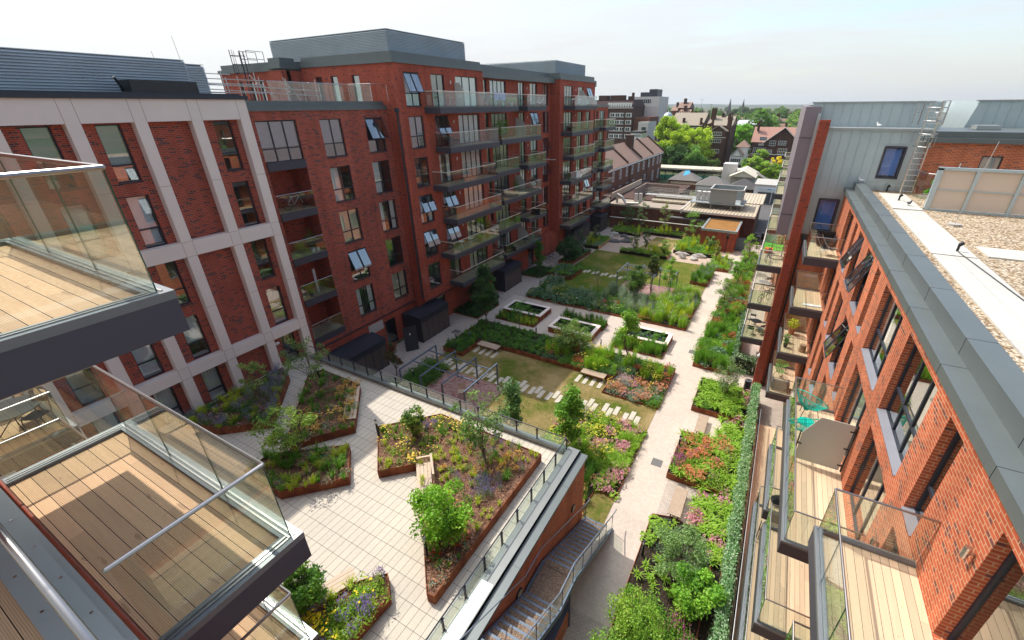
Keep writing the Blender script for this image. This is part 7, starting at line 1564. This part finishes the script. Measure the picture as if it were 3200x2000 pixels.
kiosk('middle kiosk with a grey hipped roof and a cream front',-17.2,-10.6,108,113,2.2,1.8,'concrete_l','roof_grey','white');kiosk('right kiosk with a dark hipped roof behind the raised enclosure',-9.8,-4.2,104,109,2.6,1.8,'brick_brown','slate_d')
t=thing('shop','single storey white shop with a pale blue lettered sign and glazed front','shop',(-1,103.5,0));m=MB();m.box(-4.6,3.5,103.5,112,0,3.7);m.build('wall',M['white'],t);m=MB();m.box(-4.7,3.6,103.3,112,3.7,3.9);m.build('roof',M['concrete'],t);m=MB();m.box(-3.9,2.5,103.35,103.45,2.55,3.3);m.build('sign_board',M['white'],t)
m=MB();m.box(-3.8,2.4,103.4,103.48,.1,2.35);m.build('shop_front',M['farpane'],t);m=MB()
for x in (-3.8,-1.1,.3,2.3): m.box(x-.05,x+.05,103.3,103.4,.1,2.35)
m.build('front_frame',M['white'],t)
m=MB();m.ball((-1.9,103.3,2.95),.14,.02,.14,8,6);m.ball((-1.6,103.3,2.95),.14,.02,.14,8,6);m.ball((-1.3,103.3,2.95),.14,.02,.14,8,6);m.build('logo_dot',M['sign_blue'],t)
def lettering(text,x,y,z,size,mat,parent,label=None,rz=0):
    c=bpy.data.curves.new('t','FONT');c.body=text;c.size=size;c.extrude=.01;o=bpy.data.objects.new('t',c);COL.objects.link(o);bpy.context.view_layer.update()
    me=bpy.data.meshes.new_from_object(o.evaluated_get(bpy.context.evaluated_depsgraph_get()));bpy.data.objects.remove(o)
    w=bpy.data.objects.new('sign_lettering',me);me.materials.clear();me.materials.append(M[mat]);COL.objects.link(w);w.parent=parent;w.location=Vector((x,y,z))-parent.location;w.rotation_euler=(PI/2,0,rz);return w
lettering('McKenzie Beale',-.95,103.28,2.8,.44,'sign_blue',t)
lettering('020 8871 1900',-3.7,103.28,2.85,.26,'sign_blue',t)
simple('litter_bin','bright blue bin on the pavement outside the white shop','bin',(.2,101.5,0),[('body',(lambda m:(m.box(-.1,.55,101.3,101.8,0,1.1),m)[1])(MB()),M['sign_blue'])])
# parked vehicles beside the hut: dark wheelie bins and motorcycles
for i,(x,y) in enumerate(((-1.9,72.6),(-.9,73.4),(-1.6,71.2))): m=MB();m.box(x,x+.6,y,y+.7,.1,1.0);m.box(x-.03,x+.63,y-.05,y+.75,1.0,1.08);m.tube((x,y+.65,.1),(x+.6,y+.65,.1),.1,8);tag(m.build('wheelie_bin',M['black'],None,(x,y,0)),['black wheelie bin left of the gate behind the hut','black wheelie bin farthest behind the gate','black wheelie bin nearest the hut wall'][i],'bin')
for i,(x,y) in enumerate(((-.4,68.2),(.4,69.0))): bicycle(x,y,0,R(20),['dark bike parked behind the mesh gate','second dark bike parked behind the mesh gate'][i])
# big tree group behind the station
def bigtree(label,x,y,h,r_,col,col2,seed,n=9000,ls=.55,trunk=2.5,clumps=60,name='plane_tree',shape='round'):
    return LT(name,label,'tree',x,y,0,h,trunk,r_,leafn=n,ls=ls,col=col,col2=col2,seed=seed,clumps=clumps,tr=.35,shape=shape,cs=.27)
YG=(.27,.36,.03);YG2=(.46,.54,.06)
bigtree('tall yellow green plane tree behind the station canopy',-34.6,152,15.8,5.4,YG,YG2,201,13000,.5);bigtree('yellow green plane tree at the right of the tall one',-26.0,152,12.9,5.6,YG,YG2,202,9000,.5);bigtree('dark green tree in front of the plane trees',-33.5,147,8.0,4.4,(.08,.17,.04),(.16,.27,.07),203,7000,.4,1)
bigtree('darker green tree at the foot of the right plane tree',-26.5,146,7.4,4.8,(.08,.17,.04),(.17,.30,.07),204,6500,.4,.8);bigtree('low dark shrub tree at the end of the canopy',-20.6,147,5,3,(.06,.11,.03),(.14,.2,.05),205,3500,.35,.4,36);bigtree('dark tree at the left edge of the tree group',-29.5,146,8.0,4,(.04,.09,.03),(.09,.16,.04),206,5000,.4,1)
bigtree('bright green round tree between the two old brick houses',-15.8,182,12.6,4.5,(.14,.30,.03),(.25,.45,.05),207,9000,.5,2)
for i,(x,y,h,r_,l) in enumerate(((-8.2,140,6.0,3.0,'left bush of the dense hedge right of the station roof'),(-4.6,138,5.6,3.0,'middle bush of the dense hedge right of the station roof'),(-1.6,136,4.4,2.2,'right bush of the dense hedge right of the station roof'),(-6.8,146,8.0,2.2,'tall loose bush in front of the big gabled house'),(.9,139,3.4,1.4,'small bush beside the shop terrace'))): bigtree(l,x,y,h,r_,(.16,.27,.04),(.30,.40,.08),210+i,3200,.35,.4,30,'bush')
bigtree('bright yellow shrub in front of the big gabled house',-2.2,148,5.4,1.9,(.62,.48,.02),(.75,.6,.05),216,1600,.3,1.6,22,'yellow_shrub')
# big gabled house
BH=thing('gabled_house','large brown brick house with red tile roof and a tall white edged gable','house',(-4,172,0));m=MB();m.box(-11,4.2,169,182,0,7.6);m.mesh([(-7.6,168.95,7.2),(3.6,168.95,7.0),(-2.2,168.95,12.0),(-7.6,168.95,0),(3.6,168.95,0)],[(3,4,1,0),(0,1,2)]);m.build('wall',M['brick_brown'],BH)
m=MB();gable(m,-11.2,9,169.5,182,7.6,4.4,'x',.3);m.mesh([(-8.2,168.5,7.0),(-2.2,168.5,12.2),(-2.2,176,12.2),(-8.2,176,7.0)],[(0,1,2,3)]);m.mesh([(4.2,168.5,6.6),(-2.2,168.5,12.2),(-2.2,176,12.2),(4.2,176,6.6)],[(3,2,1,0)]);m.build('roof',M['roof_red'],BH)
m=MB();m.bar((-8.2,168.4,7.0),(-2.2,168.4,12.2),.12,.45,up=(0,1,0));m.bar((4.2,168.4,6.6),(-2.2,168.4,12.2),.12,.45,up=(0,1,0));m.box(-11,3.8,168.7,168.9,3.9,4.1);m.build('bargeboard',M['white'],BH);m=MB();m.box(-10.6,-9.9,173,174.2,11,14);m.box(-2.6,-1.9,177,178,12,13.2);m.build('chimney',M['brick_brown'],BH)
TG=TR(0,168.9,0,0)
for x,z,w,h,c in ((-9.0,8.1,2.2,1.2,5),(-9.0,6.6,1.6,.55,4),(-5.9,6.6,1.9,1.6,3),(-3.3,6.9,2.3,1.3,4),(-10.3,3.9,3.6,2.0,6),(-6.3,4.2,1.7,1.2,4),(-2.9,4.0,2.6,1.9,5),(-3.1,.4,2.7,2.3,5),(-8.0,.8,1.3,2.0,3)): fwin(BH,TG,x,z,w,h,c,2)
m=MB();m.box(-4.4,-3.4,168.5,168.9,0,2.6);m.build('white_door',M['white'],BH)
# tall old brick mansion block
MH=thing('mansion_house','tall dark brick mansion house with curved gables and many chimneys','house',(-21,135,0))
m=MB();m.box(-36.6,-17.5,160,176,0,12.8);m.box(-23.0,-18.3,157,160,0,11.3);m.mesh([(-23.0,156.98,11.3),(-18.3,156.98,11.3),(-20.75,156.98,12.9)],[(0,1,2)])
m.mesh([(-27.0,159.9,12.5),(-22.9,159.9,12.5),(-22.9,159.9,14.4),(-23.8,159.9,13.5),(-25,159.9,13.2),(-26.2,159.9,13.6),(-27.0,159.9,14.4)],[(0,1,2,3,4,5,6)]);m.build('wall',M['brick_brown'],MH)
m=MB();gable(m,-36.6,-26.4,159.7,176,12.8,3.6,'x');gable(m,-25,-17.6,162,176,12.8,2.6,'x');gable(m,-23.3,-18.1,156.8,163,11.3,1.75,'y',.3,ends=False);m.build('roof',plain('brown_slate',(.30,.25,.19),.9,var=.2),MH)
m=MB()
for x,y,z0,z1,w in ((-27.2,159.8,11,15.0,.6),(-23.5,159.8,11,14.9,.6),(-24.9,166,13,17.7,1.5),(-18.7,159.5,0,15.5,1.3),(-19.6,166,13,16.0,.9),(-21.8,168,13,16.2,.8),(-36.4,168,14,16.4,6.5),(-29.4,168,14,16.3,2.6),(-33,161,12,14.9,.7)): m.box(x,x+w,y,y+1.2,z0,z1)
for i in range(15): m.tube((-36.2+.6*i,168.6,16.3),(-36.2+.6*i,168.6,16.9),.12,6)
for i in range(3): m.tube((-24.6+.5*i,166.6,17.7),(-24.6+.5*i,166.6,18.1),.12,6)
m.build('chimney',M['brick_brown'],MH)
for x,z,w,h,c in ((-22.3,10.0,2.8,1.1,5),(-22.5,7.9,3.1,1.1,5),(-22.0,4.8,2.5,1.2,4)): fwin(MH,TR(0,156.9,0,0),x,z,w,h,c,1)
for x,z,w,h,c in ((-29.6,10.9,2.2,1.3,4),(-25.6,9.6,.9,1.7,2),(-34,10.9,1.8,1.3,3)): fwin(MH,TR(0,159.95,0,0),x,z,w,h,c,2)
m=MB();m.bar((-23.3,156.7,11.2),(-20.75,156.7,12.95),.1,.25,up=(0,1,0));m.bar((-18.1,156.7,11.2),(-20.75,156.7,12.95),.1,.25,up=(0,1,0));m.box(-23.2,-18.2,156.75,156.9,9.35,9.55);m.box(-36.8,-26.5,159.6,159.8,12.6,12.85);m.build('white_trim',M['concrete_l'],MH)
m=MB();
for i in range(10):
    a=PI*i/10;b=PI*(i+1)/10;m.mesh([(-20.6+1.0*math.cos(a),156.8,1.4+1.1*math.sin(a)),(-20.6+1.0*math.cos(b),156.8,1.4+1.1*math.sin(b)),(-20.6+1.4*math.cos(b),156.8,1.4+1.5*math.sin(b)),(-20.6+1.4*math.cos(a),156.8,1.4+1.5*math.sin(a))],[(0,1,2,3)])
m.build('orange_arch',M['roof_red'],MH)
for i,(x,h) in enumerate(((-35,2.2),(-31,1.3),(-29,4.0),(-25.8,2.4))): m=MB();m.tube((x,168,15.5),(x+.2,168,16.5+h),.035,4);m.tube((x-.5,168,16.4+h),(x+.5,168,16.5+h),.03,4);tag(m.build('tv_aerial',M['slate_d'],None,(x,168,15.5)),['leftmost thin aerial above the mansion chimneys','short thin aerial second from the left above the mansion','tallest thin aerial above the mansion','thin aerial nearest the big chimney stack'][i],'aerial')
# small timber framed house
TF2=thing('timber_house','tiny black and white timber framed house with steep tile roofs','house',(-13,150,0));m=MB();m.box(-15.2,-11.6,150,156,0,4.9);m.mesh([(-15.2,149.95,4.8),(-11.6,149.95,4.8),(-13.4,149.95,7.1)],[(0,1,2)]);m.box(-13.8,-11.0,153,158,0,7.2);m.build('wall',M['white'],TF2)
m=MB();gable(m,-15.2,-11.6,150,157,4.8,2.5,'y',.3,ends=False);hip(m,-14.2,-10.8,153,158,7.2,1.9);m.build('roof',M['roof_tile'],TF2);m=MB()
for a,b in (((-15.1,4.8),(-11.7,4.8)),((-14.7,5.0),(-13.4,6.8)),((-12.1,5.0),(-13.4,6.8)),((-15.1,2.7),(-11.7,2.7))): m.bar((a[0],149.9,a[1]),(b[0],149.9,b[1]),.06,.4,up=(0,1,0))
m.box(-15.2,-11.6,149.9,150,0,2.3);m.build('black_timber',M['black'],TF2);fwin(TF2,TR(0,149.85,0,0),-15.0,3.0,3.0,1.2,5,1)
m=MB();m.box(-10.6,-8,156,160,0,4.4);tag(m.build('dark_outbuilding',M['brick_brown'],None,(-9,158,0)),'plain dark outbuilding between the timber house and the gabled house','building')
# office and flat blocks far left
def bands(parent,T,x0,x1,z0,n,dz,hh,mat='white',step=2.1):
    k=0
    for i in range(n):
        m=MB(T);m.box(x0,x1,-.15,0,z0+dz*i,z0+dz*i+hh);m.build('window_band',M[mat],parent)
        m=MB(T);x=x0+.25
        while x<x1-step*.5: m.box(x,x+step*.32,-.2,-.15,z0+dz*i+.2,z0+dz*i+hh-.2);m.box(x+step*.4,x+step*.78,-.2,-.15,z0+dz*i+.2,z0+dz*i+hh-.2);x+=step
        m.build('window_glass',M['farpane'],parent)
FB=thing('flat_block','six storey brown block with white window bands and a mansard top in the distance','apartment block',(-62,180,0));m=MB();m.box(-76,-56.3,180,196,0,18.2);m.build('wall',M['brick_brown'],FB);m=MB();m.mesh([(-76,179.7,18.0),(-56,179.7,18.0),(-56.6,181.5,20.4),(-76,181.5,20.4),(-56,196,18),(-56.6,194,20.4)],[(0,1,2,3),(1,4,5,2)]);m.box(-76,-56.6,181.5,194,20.0,20.7);m.build('mansard_roof',M['mansard'],FB)
bands(FB,TR(0,180,0,0),-65.5,-59.7,6.9,4,2.55,1.55);bands(FB,TR(0,180,0,0),-58.9,-56.6,6.9,4,2.55,1.55);m=MB()
for i in range(10): x=-66.5+1.0*i;m.box(x,x+.65,179.75,180.6,18.25,19.7)
m.build('dormer',M['white'],FB);m=MB();m.box(-67,-56.2,179.6,180,17.7,18.05);m.build('white_cornice',M['concrete_l'],FB);m=MB();m.box(-68,-62.5,186,190,20.4,22.4);m.box(-60.5,-58.8,186,189,20.4,22);m.box(-58.4,-57.6,184,185,20.4,23.2);m.box(-73,-69.5,186,190,20.4,22.4);m.build('rooftop_hut',M['brick_brown'],FB)
OB=thing('office_tower','pale concrete office block with a black rooftop box in the distance','office block',(-56,215,0));s_=215/180;m=MB();m.box(-68,-55.4,215,232,0,22.2);m.build('wall',M['concrete_l'],OB);m=MB();m.box(-64.8,-57.2,217,226,22.2,24.0);m.box(-60.8,-57.2,217,226,24.0,25.2);m.build('rooftop_box',M['anth'],OB)
for i,z in enumerate((19.6,16.6,13.7,10.8,8)):
    m=MB();m.box(-67.5,-59.2,214.8,215,z,z+1.5);m.build('window_band',M['farpane'],OB);m=MB()
    for j in range(9): m.box(-67+.9*j,-66.9+.9*j,214.7,214.8,z,z+1.5)
    m.build('mullion',M['white'],OB)
simple('red_brick_block','plain red brick block with slanted white roof between the two distant blocks','building',(-54,182,0),[('wall',(lambda m:(m.box(-56.3,-49.9,182,196,0,14.6),m)[1])(MB()),M['brick_old']),('white_gable',(lambda m:(m.box(-56.3,-50.5,196,205,10,18.6),m)[1])(MB()),M['concrete_l'])])
simple('cream_building','cream building with a dark square window beside the red brick block','building',(-51,178,0),[('wall',(lambda m:(m.box(-53,-49.2,178,190,0,13.0),m)[1])(MB()),M['concrete_l']),('window',(lambda m:(m.box(-51.6,-49.9,177.9,178,8.6,11.2),m)[1])(MB()),M['farpane']),('shop_front',(lambda m:(m.box(-53,-48.5,177.5,178,0,7.6),m)[1])(MB()),M['slate_d'])])
wb_=thing('white_shop','low white building with a dark flat roof near the distant blocks','shop',(-45,150,0));m=MB();m.box(-47,-43.4,150,156,0,10.5);m.build('wall',M['white'],wb_);m=MB();m.box(-47.1,-43.3,149.9,156,10.5,11.1);m.build('roof',M['slate_d'],wb_);m=MB()
for i in range(6): m.box(-45.4+.33*i,-45.25+.33*i,149.93,150,9.4,10.2)
m.build('slot_window',M['farpane'],wb_)
DH=thing('domed_building','building with a ribbed grey dome behind the plane tree','building',(-35.5,150,0));m=MB();m.box(-41,-36,163,170,0,14.4);m.build('wall',M['brick_brown'],DH);m=MB();m.ball((-39.0,165.5,14.5),1.8,1.8,2.1,20,10);m.build('dome',M['zinc'],DH,smooth=True);m=MB();m.tube((-39.0,165.5,13.9),(-39.0,165.5,14.6),1.95,20);m.tube((-39.0,165.5,16.5),(-39.0,165.5,17.2),.15,6);m.build('drum',M['concrete_l'],DH)
for i,(x0,x1,y,h,mt,l) in enumerate(((-50,-45,230,19.5,'brick_brown','brown brick gable with chimneys right of the office tower'),(-60,-52,260,18,'brick_old','red roofed building farther down the street from the office tower'),(-46.5,-42,215,16.5,'concrete','small grey building at the end of the distant street'))):
    t=thing('street_building',l,'building',((x0+x1)/2,y,0));m=MB();m.box(x0,x1,y,y+12,0,h-2);m.build('wall',M[mt],t);m=MB();gable(m,x0,x1,y,y+12,h-2,2.4,'x');m.build('roof',M['roof_tile'],t);m=MB();m.box(x0+1.5,x0+2.6,y+4,y+6,h-1,h+2);m.build('chimney',M['brick_brown'],t)
# glasshouse like long roof
simple('depot_shed','long pale glazed shed roof beyond the round green tree','building',(-12,230,0),[('roof',(lambda m:(m.mesh([(-25,232,10.0),(-14,232,10.6),(-12.6,250,12.2),(-24,250,12.0)],[(0,1,2,3)]),m.box(-25,-14,232,232.3,0,9.9),m)[2])(MB()),plain('pale_glazing',(.50,.49,.54),.4))])
# suburbs: rows of houses and trees out to the hills
rg=np.random.default_rng(17)
hm=MB();hm.box(-5,5,-5,5,0,6.2);HW=hm.build('wall',M['brick_old'],None);rm_=MB();gable(rm_,-5,5,-5,5,6.2,4,'x',.3);HR=rm_.build('roof',M['roof_red'],None);cm_=MB();cm_.box(-3.8,-2.6,-.8,.8,8,12);HC=cm_.build('chimney',M['brick_brown'],None)
wm=MB()
for i in range(3):
    for z in (1.2,4): wm.box(-3.8+2.8*i,-2.4+2.8*i,-5.06,-4.99,z,z+1.4)
HV=wm.build('window',M['white'],None)
base=thing('suburban_house','a','house',(0,0,0),0,'suburban houses running out to the horizon')
for o in (HW,HR,HC,HV): o.parent=base
places=[]
for y in (262,300,345,395,450,520,600,700,820):
    x=-.27*y+rg.uniform(-8,8)
    while x<.10*y: places.append((x,y+rg.uniform(-12,12)));x+=rg.uniform(.035,.075)*y
tones=['red roofed','orange roofed','brown roofed'];H2=HR.data.copy();H2.materials[0]=M['roof_tile']
for i,(x,y) in enumerate(places):
    o=base if i==0 else copy_tree(base);place(o,(x,y,0.0),rg.choice([0,PI/2])+rg.uniform(-.2,.2),rg.uniform(.8,1.15))
    if i%3==1:
        for ch in o.children:
            if ch.name.startswith('roof'): ch.data=H2
    o['label']='small suburban house with pitched roof in the mass of roofs before the hills'
# distant trees: three crown prototypes copied
protos=[]
for j,(c1,c2) in enumerate((((.08,.15,.045),(.15,.23,.07)),((.11,.2,.04),(.2,.3,.08)),((.05,.09,.04),(.09,.14,.06)))):
    rng=np.random.default_rng(300+j);root=thing('distant_tree','a','tree',(0,0,0),0,'trees among the suburban houses');m=MB();m.tube((0,0,0),(0,0,5),.5,6,0,.25);m.build('trunk',M['trunk'],root);F=Fol()
    for k in range(26):
        u=rng.uniform(-1,1,3);
        while np.linalg.norm(u)>1:u=rng.uniform(-1,1,3)
        c=np.array([u[0]*5,u[1]*5,7+u[2]*4.2]);mixf=rng.uniform();cc=np.array(c1)*(1-mixf)+np.array(c2)*mixf;uu=unit(70,rng)*1.9;F.put(leaves(c+uu,1.1,rng,.4,.7),jcol(cc,70,rng,.25))
    F.build('crown',root);protos.append(root)
tp=[(-12,215,1.35,0),(-7,225,.9,0),(-5.5,212,.8,2),(-.5,208,.85,1),(2.5,215,.8,1)]
for y in (255,290,335,385,440,510,590,690,800,950,1150):
    x=-.28*y+rg.uniform(-5,5)
    while x<.11*y: tp.append((x+rg.uniform(-3,3),y+rg.uniform(-15,15),rg.uniform(.7,1.35),int(rg.integers(3))));x+=rg.uniform(.018,.05)*y
used=set()
for i,(x,y,s_,j) in enumerate(tp[:290]):
    o=protos[j] if j not in used else copy_tree(protos[j]);used.add(j);place(o,(x,y,0.0 if y>240 else 0),rg.uniform(0,6),s_)
    o['label']='round green tree among the roofs running out to the horizon'
# church spires
for i,(x,h) in enumerate(((-106.5,28.5),(-84.8,27.5))):
    t=thing('church_spire',['left one of the two dark church spires on the horizon','right one of the two dark church spires on the horizon'][i],'spire',(x,900,-6));m=MB();m.box(x-3,x+3,897,903,-6,9);m.build('tower',M['slate_d'],t);m=MB();m.tube((x,900,9),(x,900,h),3.2,8,0,.08);m.build('spire',M['slate_d'],t)
# hills
hv=[];hf=[];nx,ny=90,8;rh=np.random.default_rng(5);ph=rh.uniform(0,6,6)
for j in range(ny):
    for i in range(nx):
        x=-5500+11000*i/(nx-1);y=2600+j*380;k=math.sin(min(1,j/4)*PI/2);hgt=k*(30+6*math.sin(x/900+ph[0])+3*math.sin(x/340+ph[1])+1.5*math.sin(x/120+ph[2]))*(y/4100);hv.append((x,y,-14+hgt))
for j in range(ny-1):
    for i in range(nx-1): a=j*nx+i;hf.append((a,a+1,a+nx+1,a+nx))
m=MB();m.mesh(hv,hf);o=m.build('hills',M['hill'],None,smooth=True);o['kind']='structure'
# air
if HAZED>0:
    m=MB();m.box(-4500,4500,-60,5300,-30,95);mt,nt,out=newmat('haze_air');v=N(nt,'VolumePrincipled');v.inputs['Color'].default_value=(.80,.87,.95,1);v.inputs['Density'].default_value=HAZED;v.inputs['Anisotropy'].default_value=.3;nt.links.new(v.outputs[0],out.inputs['Volume']);o=m.build('haze',mt,None);o['kind']='stuff'
